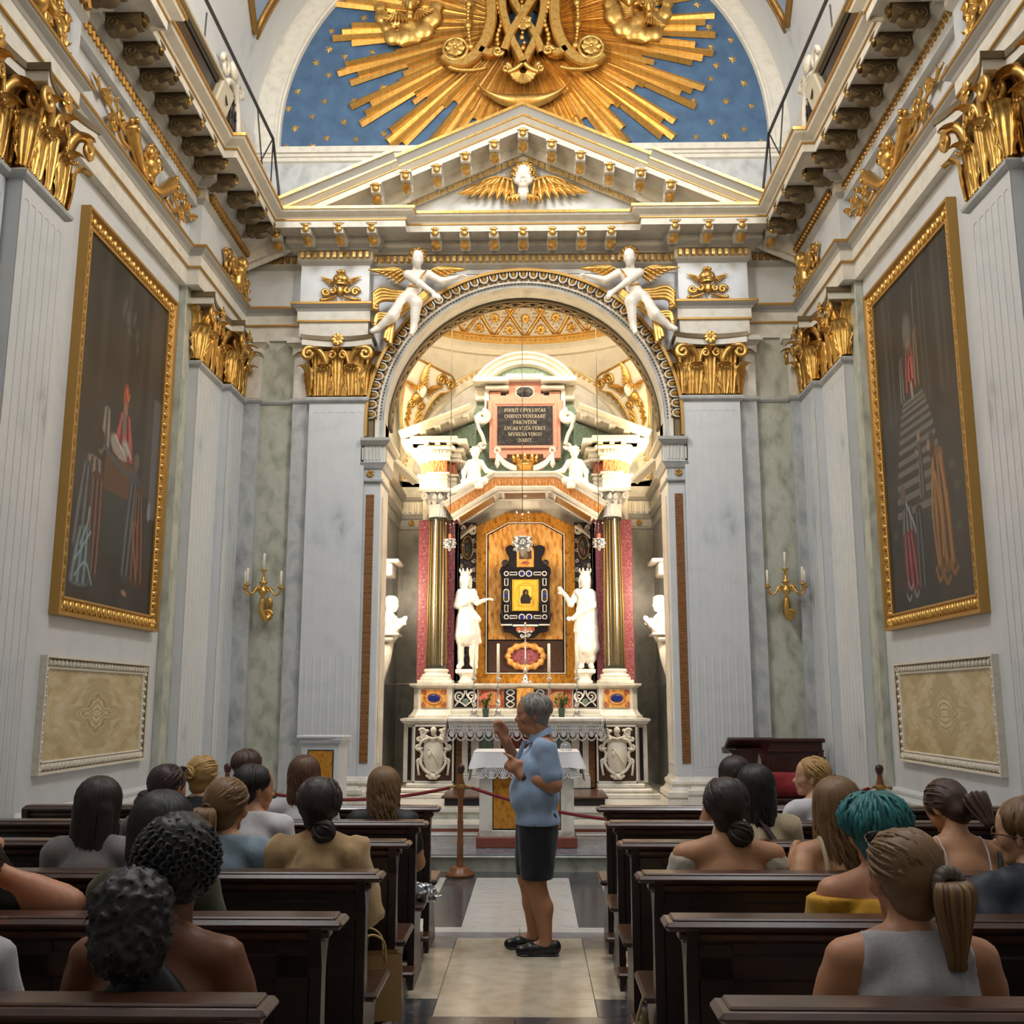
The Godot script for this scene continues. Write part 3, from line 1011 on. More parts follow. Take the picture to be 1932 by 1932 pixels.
func shell() -> void:
	leaf_a = leaf_mesh(0.235, 0.4, 0.8)
	leaf_b = leaf_mesh(0.215, 0.62, 0.62)
	leaf_s = leaf_mesh(0.1, 0.16, 0.5)
	var g: G
	# ---- floor
	var fl := struct("floor")
	g = G.new()
	g.bx(-4.3, 4.3, -0.3, -0.02, -2.2, 17.4)
	ob("floor_bed", g, "floor_dark", fl)
	var tiles := {}
	var tile := func(x0: float, x1: float, d0: float, d1: float, m: String) -> void:
		var key := "%.3f %.3f" % [x1 - x0, d1 - d0]
		if not tiles.has(key):
			var q := G.new()
			q.box(Vector3(0, -0.012, 0), Vector3(x1 - x0 - 0.003, 0.024, d1 - d0 - 0.003), 0.002)
			tiles[key] = q.done()
		mk("floor_tile", tiles[key], m, fl).position = V((x0 + x1) / 2, 0, (d0 + d1) / 2)
	for bay in [0.0, -4.56]:
		for s in [-1, 1]:
			var X := func(a: float, b: float, d0: float, d1: float, m: String) -> void:
				tile.call(minf(s * a, s * b), maxf(s * a, s * b), d0, d1, m)
			if bay == 0.0:
				X.call(0.445, 0.735, 8.165, 10.36, "floor_dark")
				X.call(0.735, 2.2, 8.165, 10.36, "floor_white")
				X.call(2.2, 4.0, 8.165, 10.36, "floor_white")
				X.call(0.0, 2.0, 10.36, 10.71, "floor_dark")
				X.call(2.0, 4.0, 10.36, 10.71, "floor_dark")
			X.call(0.0, 2.0, 8.0 + bay, 8.165 + bay, "floor_white")
			X.call(2.0, 4.0, 8.0 + bay, 8.165 + bay, "floor_white")
			X.call(0.45, 2.2, 7.49 + bay, 7.81 + bay, "floor_slate" if bay == 0.0 else "floor_dark")
			X.call(2.2, 4.0, 7.49 + bay, 7.81 + bay, "floor_dark")
			X.call(0.0, 2.0, 7.81 + bay, 8.0 + bay, "floor_slate" if bay == 0.0 else "floor_dark")
			X.call(2.0, 4.0, 7.81 + bay, 8.0 + bay, "floor_dark")
			for k in 2:
				var d0: float = [6.28, 6.77][k] + bay
				var d1: float = [6.77, 7.49][k] + bay
				X.call(0.45, 1.5, d0, d1, "floor_beige")
				X.call(1.5, 2.6, d0, d1, "floor_beige")
				X.call(2.6, 4.0, d0, d1, "floor_beige")
			X.call(0.45, 2.2, 5.94 + bay, 6.28 + bay, "floor_dark")
			X.call(2.2, 4.0, 5.94 + bay, 6.28 + bay, "floor_dark")
			X.call(0.0, 2.0, 5.6 + bay, 5.94 + bay, "floor_dark")
			X.call(2.0, 4.0, 5.6 + bay, 5.94 + bay, "floor_dark")
			X.call(0.45, 2.2, 3.605 + bay, 5.6 + bay, "floor_dark")
			X.call(2.2, 4.0, 3.605 + bay, 5.6 + bay, "floor_dark")
		for q in [[5.94, 6.28], [6.28, 6.77], [6.77, 7.49], [7.49, 7.81]]:
			tile.call(-0.45, 0.45, q[0] + bay, q[1] + bay, "floor_beige")
		tile.call(-0.45, 0.45, 3.605 + bay, 5.6 + bay, "floor_white")
	for k in 2: tile.call(-0.445, 0.445, 8.165 + k * 1.0975, 8.165 + (k + 1) * 1.0975, "floor_white")
	# ---- dais and steps
	var da := struct("trim_1", "marble dais before the altar with inlaid red and white steps")
	g = G.new()
	g.bx(-4.0, 4.0, -0.02, 0.128, 10.74, 17.2)
	g.bx(-4.0, 4.0, 0.128, 0.15, 10.70, 10.8, 0.008)
	ob("riser", g, "marble_green", da)
	for q in [[-4.0, -2.0], [-2.0, 0.0], [0.0, 2.0], [2.0, 4.0]]:
		g = G.new()
		g.bx(q[0] + 0.002, q[1] - 0.002, 0.15, 0.166, 10.72, 12.1, 0.003)
		ob("paving_slab", g, "floor_slate", da)
	for q in [[12.1, 12.2, 0.166, 0.185, "floor_white"], [12.2, 12.75, 0.15, 0.2, "floor_white"], [12.205, 12.75, 0.2, 0.235, "red_stone"], [12.2, 12.75, 0.235, 0.285, "floor_white"], [12.75, 13.2, 0.28, 0.36, "marble_green"], [12.73, 17.0, 0.36, 0.405, "floor_white"]]:
		g = G.new()
		g.bx(-2.1, 2.1, q[2], q[3], q[0], q[1], 0.004)
		ob("step", g, q[4], da)
	for s in [-1, 1]:
		g = G.new()
		g.bx(s * 2.1, s * 4.0, 0.15, 0.405, 12.6, 17.0, 0.004)
		ob("step", g, "marble_warm", da)
	# ---- side walls
	for s in [-1, 1]:
		var side := "left" if s < 0 else "right"
		var wl := struct("wall_" + side)
		g = G.new()
		g.bx(s * 3.95 + SH, s * 4.3, -0.02, 6.5, -2.2, 13.5)
		ob("wall_field", g, "marble_blue", wl)
		g = G.new()
		g.bx(s * 3.86 + SH, s * 3.95 + SH, 0.3, 6.45, 11.2, 11.45, 0.006)
		ob("wall_strip", g, "marble_green", wl)
		g = G.new()
		g.bx(s * 3.78 + SH, s * 4.3, 7.4, 9.6, -2.2, 13.5)
		ob("attic_wall", g, "marble_blue", wl)
		for q in [[-2.2, 8.3], [11.1, 13.3]]:
			g = G.new()
			g.bx(s * 3.755 + SH, s * 3.78 + SH, 8.3, 9.45, q[0], q[1], 0.01)
			ob("attic_panel", g, "plaster", wl)
		g = G.new().at(PLAN)
		g.mould([Vector2(s * 3.95 + SH, 7.7 if s < 0 else 11.2), Vector2(s * 3.95 + SH, 11.2 if s < 0 else 7.7)], [Vector2(0.05, 0), Vector2(0.05, 0.62), Vector2(0.06, 0.65), Vector2(0.085, 0.665), Vector2(0.085, 0.69), Vector2(0.06, 0.7), Vector2(0.045, 0.73), Vector2(0.055, 0.745), Vector2(0.055, 0.77), Vector2(0, 0.8)])
		var bb := ob("baseboard_" + side, g, "marble_blue")
		bb.set_meta("kind", "structure")
	# ---- back wall with the arch
	var wb := struct("wall_back")
	for s in [-1, 1]:
		g = G.new()
		g.bx(s * 2.0, s * 4.0, 0.3, 6.5, 13.1, 13.6)
		ob("wall_field", g, "marble_green", wb)
		g = G.new()
		g.bx(s * 2.84, s * 3.06, 0.4, 5.55, 13.03, 13.1, 0.004)
		g.bx(s * 3.5, s * 3.75, 0.4, 5.55, 13.0, 13.1, 0.004)
		ob("wall_strip", g, "marble_grey", wb)
		g = G.new()
		g.bx(s * 2.84, s * 3.06, 5.61, 6.3, 13.03, 13.1, 0.004)
		g.bx(s * 3.5, s * 3.75, 5.61, 6.3, 13.0, 13.1, 0.004)
		ob("wall_strip", g, "marble_warm", wb)
		g = G.new().at(PLAN)
		var bp := [Vector2(2.84, 13.03), Vector2(3.06, 13.03), Vector2(3.06, 13.1), Vector2(3.5, 13.1), Vector2(3.5, 13.0), Vector2(3.75, 13.0)].map(func(a): return Vector2(a.x * s, a.y))
		if s < 0: bp.reverse()
		g.mould(bp, [Vector2(0, 5.54), Vector2(0.02, 5.55), Vector2(0.035, 5.575), Vector2(0.03, 5.6), Vector2(0, 5.61)])
		ob("string_moulding", g, "grey", wb)
		g = G.new().at(PLAN)
		for q in [[Vector2(2.84, 13.1), Vector2(2.84, 13.03), Vector2(3.06, 13.03), Vector2(3.06, 13.1)], [Vector2(3.5, 13.1), Vector2(3.5, 13.0), Vector2(3.8, 13.0)]]:
			var q2: Array = q.map(func(a): return Vector2(a.x * s, a.y))
			if s < 0: q2.reverse()
			g.mould(q2, [Vector2(0, 6.2), Vector2(0.02, 6.21), Vector2(0.02, 6.3), Vector2(0.07, 6.36), Vector2(0.09, 6.36), Vector2(0.09, 6.43)])
		ob("string_moulding", g, "marble_warm", wb)
	var cy := 5.30
	var sp := func(u: float, v: float) -> Vector3:
		var a := PI * (1.0 - u)
		var c := Vector2(cos(a), sin(a))
		var p := c * 1.84 + Vector2(0, cy)
		var k := minf(2.3 / maxf(absf(c.x), 1e-4), 2.2 / maxf(c.y, 1e-4))
		var q := c * k + Vector2(0, cy)
		p = p.lerp(q, v)
		return V(p.x, p.y, 13.075)
	g = G.new()
	g.grid(48, 1, sp)
	for s in [-1, 1]: g.bx(s * 1.84, s * 2.3, 5.0, 5.31, 13.06, 13.5)
	ob("spandrel", g, "marble_blue", wb)
	# soffit of the arch
	g = G.new()
	g.grid(60, 1, func(u, v):
		var a: float = PI * u
		return V(cos(a) * 1.84, cy + sin(a) * 1.84, lerpf(13.0, 13.72, v)))
	for s in [-1, 1]: g.bx(s * 1.84, s * 2.3, 5.05, 5.31, 13.01, 13.72)
	ob("arch_soffit", g, "marble_grey", wb)
	g = G.new()
	for k in 2:
		var pts := []
		for i in 181:
			var a := PI * i / 180.0
			var w := sin(i * 0.42 + k * PI) * 0.07
			pts.append(V(cos(a) * 1.815, cy + sin(a) * 1.815, 13.52 + w))
		g.tube(pts, 0.022, 5)
	for i in 46:
		var a := PI * (i + 0.5) / 46.0
		g.ball(V(cos(a) * 1.82, cy + sin(a) * 1.82, 13.52), Vector3(0.04, 0.04, 0.03), 6)
	for d in [13.4, 13.64]:
		var pts := []
		for i in 61: pts.append(V(cos(PI * i / 60.0) * 1.825, cy + sin(PI * i / 60.0) * 1.825, d))
		g.tube(pts, 0.025, 6)
	ob("rinceau_band", g, "bronze", wb)
	# ---- archivolt
	var av := struct("trim_2", "moulded archivolt with gilded egg and dart around the altar arch")
	var path := [Vector2(-2.08, 5.07)] + arc(Vector2(0, cy), 2.08, PI, 0, 56) + [Vector2(2.08, 5.07)]
	var band := func(called: String, prof: Array, m: String) -> void:
		var q := G.new().at(Transform3D(Basis(), V(0, 0, 13.06)))
		q.mould(path, prof)
		ob(called, q, m, av)
	band.call("gilt_rim", [Vector2(-0.005, 0), Vector2(-0.005, 0.13), Vector2(0.035, 0.13)], "gilt_line")
	band.call("cove", [Vector2(0.035, 0.12), Vector2(0.05, 0.085), Vector2(0.11, 0.075), Vector2(0.13, 0.09)], "bronze")
	band.call("fascia", [Vector2(0.13, 0.09), Vector2(0.135, 0.075), Vector2(0.185, 0.075), Vector2(0.185, 0.06)], "plaster")
	band.call("inner_fascia", [Vector2(0.185, 0.06), Vector2(0.21, 0.045), Vector2(0.24, 0.04), Vector2(0.245, -0.1)], "marble_grey")
	g = G.new()
	g.ball(Vector3.ZERO, Vector3(0.034, 0.05, 0.04), 8)
	var egg := g.done()
	g = G.new()
	g.tube([Vector3(-0.05, 0.05, -0.01), Vector3(-0.046, -0.02, 0.01), Vector3(-0.025, -0.05, 0.012), Vector3(0, -0.055, 0.012), Vector3(0.025, -0.05, 0.012), Vector3(0.046, -0.02, 0.01), Vector3(0.05, 0.05, -0.01)], 0.012, 5)
	var cup := g.done()
	g = G.new()
	g.ball(Vector3.ZERO, Vector3(0.028, 0.014, 0.014), 6)
	var bead := g.done()
	for i in 47:
		var a := PI * (i + 0.5) / 47.0
		var c := Vector2(cos(a), sin(a))
		mk("egg", egg, "gold", av).transform = Z(a - PI / 2, V(c.x * 2.0, cy + c.y * 2.0, 13.06 - 0.1))
		mk("egg_cup", cup, "plaster", av).transform = Z(a - PI / 2, V(c.x * 2.0, cy + c.y * 2.0, 13.06 - 0.105))
	for i in 90:
		var a := PI * (i + 0.5) / 90.0
		mk("bead", bead, "gold_dark", av).transform = Z(a - PI / 2, V(cos(a) * 1.935, cy + sin(a) * 1.935, 13.06 - 0.085))
	g = G.new()
	for i in 130:
		var a := PI * (i + 0.5) / 130.0
		g.ball(V(cos(a) * 1.885, cy + sin(a) * 1.885, 13.06 - 0.058), Vector3(0.014, 0.014, 0.01), 5)
	var st := ob("bead_row", g, "bronze", av)
	st.set_meta("kind", "stuff")
	entablature()


# profile runs per material: [part, material, points (outwards, height)]
func entablature() -> void:
	var L := [Vector2(-3.72 + SH, -2.2), Vector2(-3.72 + SH, 7.85), Vector2(-3.86 + SH, 7.85), Vector2(-3.86 + SH, 11.15), Vector2(-3.72 + SH, 11.15), Vector2(-3.72 + SH, 13.06), Vector2(-2.98, 13.06), Vector2(-2.98, 12.9), Vector2(-2.06, 12.9), Vector2(-2.06, 13.06)]
	var R := L.map(func(a): return Vector2(-a.x + (2 * SH if absf(a.x) > 3.5 else 0.0), a.y))
	R.reverse()
	var arch := [
		["architrave_fascia", "plaster", [Vector2(-0.3, 6.43), Vector2(0, 6.43), Vector2(0, 6.615), Vector2(0.012, 6.62)]],
		["gilt_fillet", "gilt_line", [Vector2(0.012, 6.62), Vector2(0.03, 6.625), Vector2(0.03, 6.645), Vector2(0.025, 6.65)]],
		["architrave_fascia", "plaster", [Vector2(0.025, 6.65), Vector2(0.025, 6.77), Vector2(0.035, 6.775)]],
		["architrave_moulding", "grey", [Vector2(0.035, 6.775), Vector2(0.05, 6.80), Vector2(0.09, 6.83), Vector2(0.1, 6.845)]],
		["gilt_fillet", "gilt_line", [Vector2(0.1, 6.845), Vector2(0.11, 6.845), Vector2(0.11, 6.875), Vector2(0.1, 6.88), Vector2(0, 6.885)]]]
	var corn := [
		["frieze", "marble_blue", [Vector2(0, 6.87), Vector2(0, 7.42), Vector2(0.01, 7.425)]],
		["bed_moulding", "grey", [Vector2(0.01, 7.425), Vector2(0.03, 7.45), Vector2(0.045, 7.47), Vector2(0.045, 7.49)]],
		["dentil_band", "plaster", [Vector2(0.045, 7.49), Vector2(0.045, 7.6), Vector2(0.11, 7.6)]],
		["bed_moulding", "grey", [Vector2(0.11, 7.6), Vector2(0.12, 7.62), Vector2(0.15, 7.64), Vector2(0.18, 7.66), Vector2(0.185, 7.68)]],
		["soffit", "plaster", [Vector2(0.185, 7.68), Vector2(0.185, 7.76), Vector2(0.52, 7.76), Vector2(0.52, 7.72), Vector2(0.535, 7.72), Vector2(0.535, 7.81)]],
		["gilt_fillet", "gilt_line", [Vector2(0.535, 7.81), Vector2(0.55, 7.81), Vector2(0.55, 7.828), Vector2(0.545, 7.83)]],
		["cornice_moulding", "plaster", [Vector2(0.545, 7.83), Vector2(0.56, 7.85), Vector2(0.6, 7.87), Vector2(0.64, 7.89), Vector2(0.655, 7.915)]],
		["gilt_edge", "gold", [Vector2(0.655, 7.915), Vector2(0.67, 7.915), Vector2(0.67, 7.95), Vector2(0.66, 7.955), Vector2(0.4, 7.99)]],
		["cornice_top", "plaster", [Vector2(0.4, 7.99), Vector2(-0.3, 8.0)]]]
	var ar := struct("trim_3", "architrave of cream fasciae with gilded fillets above the capitals")
	for q in arch:
		var g := G.new().at(PLAN)
		g.mould(L.slice(0, 10), q[2])
		g.mould(R.slice(0, 10), q[2])
		ob(q[0], g, q[1], ar)
	var co := struct("trim_4", "grey and cream cornice with gilded dentils and scrolled modillions around the nave")
	var all: Array = L + R
	for q in corn:
		var g := G.new().at(PLAN)
		if q[0] == "frieze":
			g.mould(L, q[2])
			g.mould(R, q[2])
			g.x = Transform3D()
			g.bx(-2.06, 2.06, 7.36, 7.425, 13.06, 13.3)
		else: g.mould(all, q[2])
		ob(q[0], g, q[1], co)
	# dentils of the back wall, and the slanted gilded leaves of the side walls
	var g := G.new()
	g.box(Vector3.ZERO, Vector3(0.052, 0.085, 0.06), 0.006)
	var den := g.done()
	var put := func(x: float, d: float, turn: float, m: String) -> void:
		mk("dentil", den, m, co).transform = T(x, 7.543, d, turn)
	var x := -2.0
	while x < 2.01:
		put.call(x, 13.06 - 0.075, 0.0, "gold_bright")
		x += 4.0 / 45
	for s in [-1, 1]:
		for i in 11: put.call(s * (2.085 + i * 0.087), 12.9 - 0.075, 0.0, "gold_bright")
		for i in 7: put.call(s * (3.1 + i * 0.09), 13.06 - 0.075, 0.0, "gold_dark")
	g = G.new().at(Transform3D(Basis(Vector3.BACK, 0.5), Vector3.ZERO))
	g.box(Vector3.ZERO, Vector3(0.05, 0.11, 0.07), 0.02)
	var rope := g.done()
	for s in [-1, 1]:
		var d := 4.2
		while d < 12.95:
			var o := 3.86 if d > 7.78 and d < 11.22 else 3.72
			mk("gilt_dentil", rope, "gold_dark", co).transform = T(s * (o - 0.075) + SH, 7.545, d, -s * PI / 2)
			d += 0.085
	# modillions
	var places := []
	for i in range(-3, 4): places.append(T(i * 0.385, 7.757, 13.06 - 0.185))
	for s in [-1, 1]:
		for i in 3: places.append(T(s * (1.965 + i * 0.43), 7.757, 12.9 - 0.185))
		places.append(T(s * 3.25, 7.757, 13.06 - 0.185))
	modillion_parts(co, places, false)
	places = []
	for s in [-1, 1]:
		for i in 20:
			var d := 12.35 - i * 0.41
			var o := 3.86 if d > 7.6 and d < 11.4 else 3.72
			places.append(T(s * (o - 0.185) + SH, 7.757, d, -s * PI / 2))
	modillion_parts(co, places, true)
	pediment()


func rake(a: Vector2, b: Vector2, c: Vector2, prof: Array, d: float) -> G:
	var g := G.new().at(Transform3D(Basis(), V(0, 0, d)))
	g.mould([c, b, a], prof)   # right to left, so that the offset points up
	return g


func pediment() -> void:
	var p := struct("trim_5", "triangular pediment of white and grey mouldings with gilded edges and modillions")
	var k := 0.445
	# offsets are up from the line of the tympanum cornice
	var runs := [
		["raking_moulding", "plaster", [Vector2(-0.03, 0), Vector2(-0.03, 0.03), Vector2(0, 0.05), Vector2(0.02, 0.05), Vector2(0.02, 0.09)]],
		["raking_soffit", "plaster", [Vector2(0.02, 0.1), Vector2(0.14, 0.12), Vector2(0.165, 0.19), Vector2(0.165, 0.49), Vector2(0.13, 0.49), Vector2(0.13, 0.505), Vector2(0.21, 0.505)]],
		["gilt_fillet", "gilt_line", [Vector2(0.21, 0.505), Vector2(0.21, 0.52), Vector2(0.225, 0.52)]],
		["raking_cyma", "plaster", [Vector2(0.225, 0.52), Vector2(0.245, 0.55), Vector2(0.27, 0.59)]],
		["gilt_band", "gold", [Vector2(0.27, 0.59), Vector2(0.275, 0.6), Vector2(0.3, 0.6)]],
		["raking_cyma", "grey", [Vector2(0.3, 0.6), Vector2(0.32, 0.615), Vector2(0.36, 0.65), Vector2(0.37, 0.665)]],
		["gilt_edge", "gold", [Vector2(0.37, 0.665), Vector2(0.37, 0.68), Vector2(0.41, 0.68), Vector2(0.42, 0.66), Vector2(0.42, 0.3)]]]
	var y0 := 9.04
	for q in runs:
		var prof: Array = q[2]
		var g := rake(Vector2(-1.56, y0 - 1.56 * k), Vector2(0, y0), Vector2(1.56, y0 - 1.56 * k), prof, 13.06)
		for s in [-1, 1]:
			g.x = Transform3D(Basis(), V(0, 0, 12.9))
			var a := Vector2(1.53 * s, y0 - 1.53 * k)
			var b := Vector2(3.75 * s, y0 - 3.75 * k)
			g.mould([a, b] if s < 0 else [b, a], prof)
			# the end of the step between the two planes
			var nrm := Vector2(k * s, 1).normalized()
			g.flat()
			for j in prof.size() - 1:
				var A: Vector2 = a + nrm * prof[j].x
				var B: Vector2 = a + nrm * prof[j + 1].x
				g.quad(Vector3(A.x, A.y, prof[j].y), Vector3(B.x, B.y, prof[j + 1].y), Vector3(B.x, B.y, prof[j + 1].y - 0.3), Vector3(A.x, A.y, prof[j].y - 0.3))
		ob(q[0], g, q[1], p)
	var g := G.new().at(Transform3D(Basis(), V(0, 0, 13.1)))
	g.ext([Vector2(-3.8, 7.9), Vector2(3.8, 7.9), Vector2(0, 9.6)], -0.3, 0.0)
	ob("tympanum", g, "marble_blue", p)
	g = G.new()
	g.box(Vector3.ZERO, Vector3(0.055, 0.07, 0.05), 0.006)
	var den := g.done()
	for s in [-1, 1]:
		for i in 22:
			var x := 0.1 + i * 0.083
			mk("dentil", den, "gold_bright", p).transform = Z(0.0, V(s * x, 9.025 - x * k, 13.0))
	var places := [T(0, 9.17, 12.87)]
	for s in [-1, 1]:
		for i in range(1, 4): places.append(T(s * 0.382 * i, 9.17 - 0.382 * i * k, 12.87))
		for i in range(4, 6): places.append(T(s * 0.385 * i, 9.17 - 0.385 * i * k, 12.71))
	modillion_parts(p, places, false)
	# lunette wall behind
	var lw := struct("wall_back")
	g = G.new()
	g.bx(-4.2, 4.2, 7.9, 9.36, 13.4, 13.7)
	ob("attic_field", g, "marble_grey", lw)
	g = G.new().at(PLAN)
	g.mould([Vector2(-4, 13.4), Vector2(4, 13.4)], [Vector2(0, 9.2), Vector2(0.03, 9.22), Vector2(0.03, 9.27), Vector2(0.05, 9.28), Vector2(0.05, 9.32), Vector2(0.08, 9.33), Vector2(0.08, 9.42), Vector2(0, 9.42)])
	ob("ledge", g, "plaster", lw)
	g = G.new().at(Transform3D(Basis(), V(0, 0, 13.44)))
	g.ext(arc(Vector2(0, 9.6), 3.52, 0, PI, 60) + [Vector2(-3.52, 9.38), Vector2(3.52, 9.38)], -0.2, 0.0)
	ob("lunette_field", g, "sky_blue", lw)
	g = G.new().at(Transform3D(Basis(), V(0, 0, 13.42)))
	var pa := [Vector2(-3.86, 9.38)] + arc(Vector2(0, 9.6), 3.86, PI, 0, 60) + [Vector2(3.86, 9.38)]
	g.mould(pa, [Vector2(0, 0.06), Vector2(0.3, 0.06), Vector2(0.305, 0.075), Vector2(0.34, 0.075), Vector2(0.35, 0.05), Vector2(0.375, 0.04), Vector2(0.385, -0.02)])
	ob("lunette_border", g, "plaster", lw)
	# vault, wall behind the camera
	var ce := struct("ceiling")
	g = G.new()
	g.grid(48, 1, func(u, v): return V(-cos(PI * u) * 3.82 + SH, 9.55 + sin(PI * u) * 3.82, lerpf(13.6, -2.2, v)))
	g.grid(48, 1, func(u, v): return V(cos(PI * u) * 4.1 + SH, 9.55 + sin(PI * u) * 4.1, lerpf(13.6, -2.2, v)))
	ob("vault", g, "marble_blue", ce)
	var wn := struct("wall_front")
	g = G.new()
	g.bx(-4.3, 4.3, -0.02, 13.7, -2.5, -2.2)
	ob("wall_field", g, "plaster", wn)


# ---------------------------------------------------------------- what hangs on the side walls
# an upright frame in the plane z = 0, centre at the origin: carved egg pattern in a hollow between two fillets
func carved_frame(t: Node3D, w: float, h: float, b: float, edge: String, hollow: String, egg: String, pitch: float, dep: float) -> void:
	var p := [Vector2(-w / 2, -h / 2), Vector2(-w / 2, h / 2), Vector2(w / 2, h / 2), Vector2(w / 2, -h / 2)]
	var g := G.new()
	g.mould(p, [Vector2(0, -0.02), Vector2(0, dep), Vector2(b * 0.16, dep), Vector2(b * 0.2, dep * 0.8)], true)
	g.mould(p, [Vector2(b * 0.84, dep * 0.5), Vector2(b * 0.88, dep * 0.62), Vector2(b, dep * 0.55), Vector2(b, -0.02)], true)
	ob("frame_moulding", g, edge, t)
	g = G.new()
	g.mould(p, [Vector2(b * 0.2, dep * 0.8), Vector2(b * 0.32, dep * 0.42), Vector2(b * 0.55, dep * 0.3), Vector2(b * 0.84, dep * 0.5)], true)
	ob("frame_hollow", g, hollow, t)
	g = G.new()
	g.ball(Vector3.ZERO, Vector3(pitch * 0.3, b * 0.3, dep * 0.34), 8)
	var eg := g.done()
	g = G.new()
	g.tube([Vector3(-pitch * 0.44, b * 0.28, 0), Vector3(-pitch * 0.36, -b * 0.12, 0.0), Vector3(0, -b * 0.34, 0), Vector3(pitch * 0.36, -b * 0.12, 0), Vector3(pitch * 0.44, b * 0.28, 0)], pitch * 0.09, 4)
	var dt := g.done()
	for k in 4:
		var len: float = w if k % 2 == 0 else h
		var n := int(len / pitch)
		for i in n:
			var u: float = (i + 0.5) / n * len - len / 2
			var q := Z(k * PI / 2, Vector3.ZERO) * Z(0, Vector3(u, -(h if k % 2 == 0 else w) / 2 + b * 0.52, dep * 0.5))
			mk("carved_egg", eg, egg, t).transform = q
			mk("carved_dart", dt, egg, t).transform = q


func frieze_ornament(label: String, half: float, where: Vector3, turn: float) -> void:
	var t := thing("gilded_frieze_ornament", label, "ornament", where, turn, "")
	var lf := [0.0]
	for i in 7:
		var a := (i - 3) * 0.42
		var o := mk("shell_lobe", leaf_s, "gold", t)
		o.transform = Transform3D(Basis(Vector3.BACK, -a).scaled(Vector3(1.1, 1.25, 1.2)), Vector3(sin(a) * 0.04, 0.0, 0.05))
	inlay(t, "urn", "gold", func(g):
		g.ball(Vector3(0, -0.03, 0.06), Vector3(0.13, 0.1, 0.08), 12)
		g.ball(Vector3(0, -0.15, 0.05), Vector3(0.07, 0.05, 0.05), 10)
		for s in [-1, 1]:
			g.ball(Vector3(s * 0.1, 0.08, 0.08), Vector3(0.05, 0.06, 0.05), 8)
			vol(g, Vector2(s * 0.12, -0.14), 0.05, PI / 2, s * 1.4, 0.05, 0.022))
	for s in [-1, 1]:
		inlay(t, "horn", "gold", func(g):
			g.tube(curve([Vector3(s * 0.06, -0.2, 0.05), Vector3(s * 0.25, -0.17, 0.06), Vector3(s * 0.45, -0.03, 0.06), Vector3(s * 0.6, 0.09, 0.07)]), taper(19, 0.03, 0.085), 9)
			for i in 9: g.ball(Vector3(s * (0.6 + 0.05 * cos(i * 2.1)), 0.1 + 0.06 * sin(i * 2.1), 0.1 + 0.02 * (i % 3)), Vector3.ONE * 0.032, 6))
		if half > 0.8:
			inlay(t, "tendril", "gold", func(g):
				g.tube(curve([Vector3(s * 0.5, -0.12, 0.04), Vector3(s * 0.75, -0.14, 0.05), Vector3(s * 0.95, 0.0, 0.05), Vector3(s * half * 0.85, 0.05, 0.04), Vector3(s * half, 0.12, 0.03)]), taper(25, 0.026, 0.01), 6)
				for q in [[0.78, 0.06, 0.09], [0.95, -0.09, 0.08], [1.08, 0.1, 0.06]]: vol(g, Vector2(s * q[0], q[1]), q[2], 0.0, s * 1.4, 0.05, 0.02))
			for i in 7:
				var o := mk("tendril_leaf", leaf_s, "gold", t)
				o.transform = Transform3D(Basis(Vector3.BACK, -s * (0.9 + 1.5 * (i % 2))).scaled(Vector3(0.9, 0.9, 1)), Vector3(s * (0.66 + i * (half - 0.75) / 6.5), -0.06 + 0.05 * (i % 3) + 0.012 * i, 0.05))


func cherub_ornament(label: String, where: Vector3, turn: float) -> void:
	var t := thing("gilded_frieze_ornament", label, "ornament", where, turn)
	inlay(t, "figure", "gold", func(g):
		var b := scaled(head_bones(Transform3D(), true), 0.8, Vector3(0, 0.1, 0.1))
		b += [[Vector3(0, -0.05, 0.06), Vector3(0, -0.17, 0.05), 0.08, 0.09]]
		for s in [-1, 1]: b += limb([Vector3(s * 0.07, -0.04, 0.06), Vector3(s * 0.2, -0.1, 0.08), Vector3(s * 0.3, 0.02, 0.06)], [0.04, 0.035, 0.025])
		blob(g, b, 0.014, 0.03))
	for s in [-1, 1]:
		inlay(t, "scroll", "gold", func(g):
			for q in [[0.3, 0.06, 0.09, 0.0, 1.5], [0.42, -0.12, 0.08, PI, -1.4], [0.18, -0.2, 0.06, 0.0, 1.3], [0.5, 0.02, 0.05, 0.5, 1.2]]: vol(g, Vector2(s * q[0], q[1]), q[2], q[3] if s > 0 else PI - q[3], s * q[4], 0.05, 0.028))
		for i in 5:
			var o := mk("leaf", leaf_s, "gold", t)
			o.transform = Transform3D(Basis(Vector3.BACK, -s * (0.6 + 0.5 * i)).scaled(Vector3(1.2, 1.1, 1.2)), Vector3(s * (0.12 + 0.07 * i), -0.05 - 0.02 * i, 0.05))


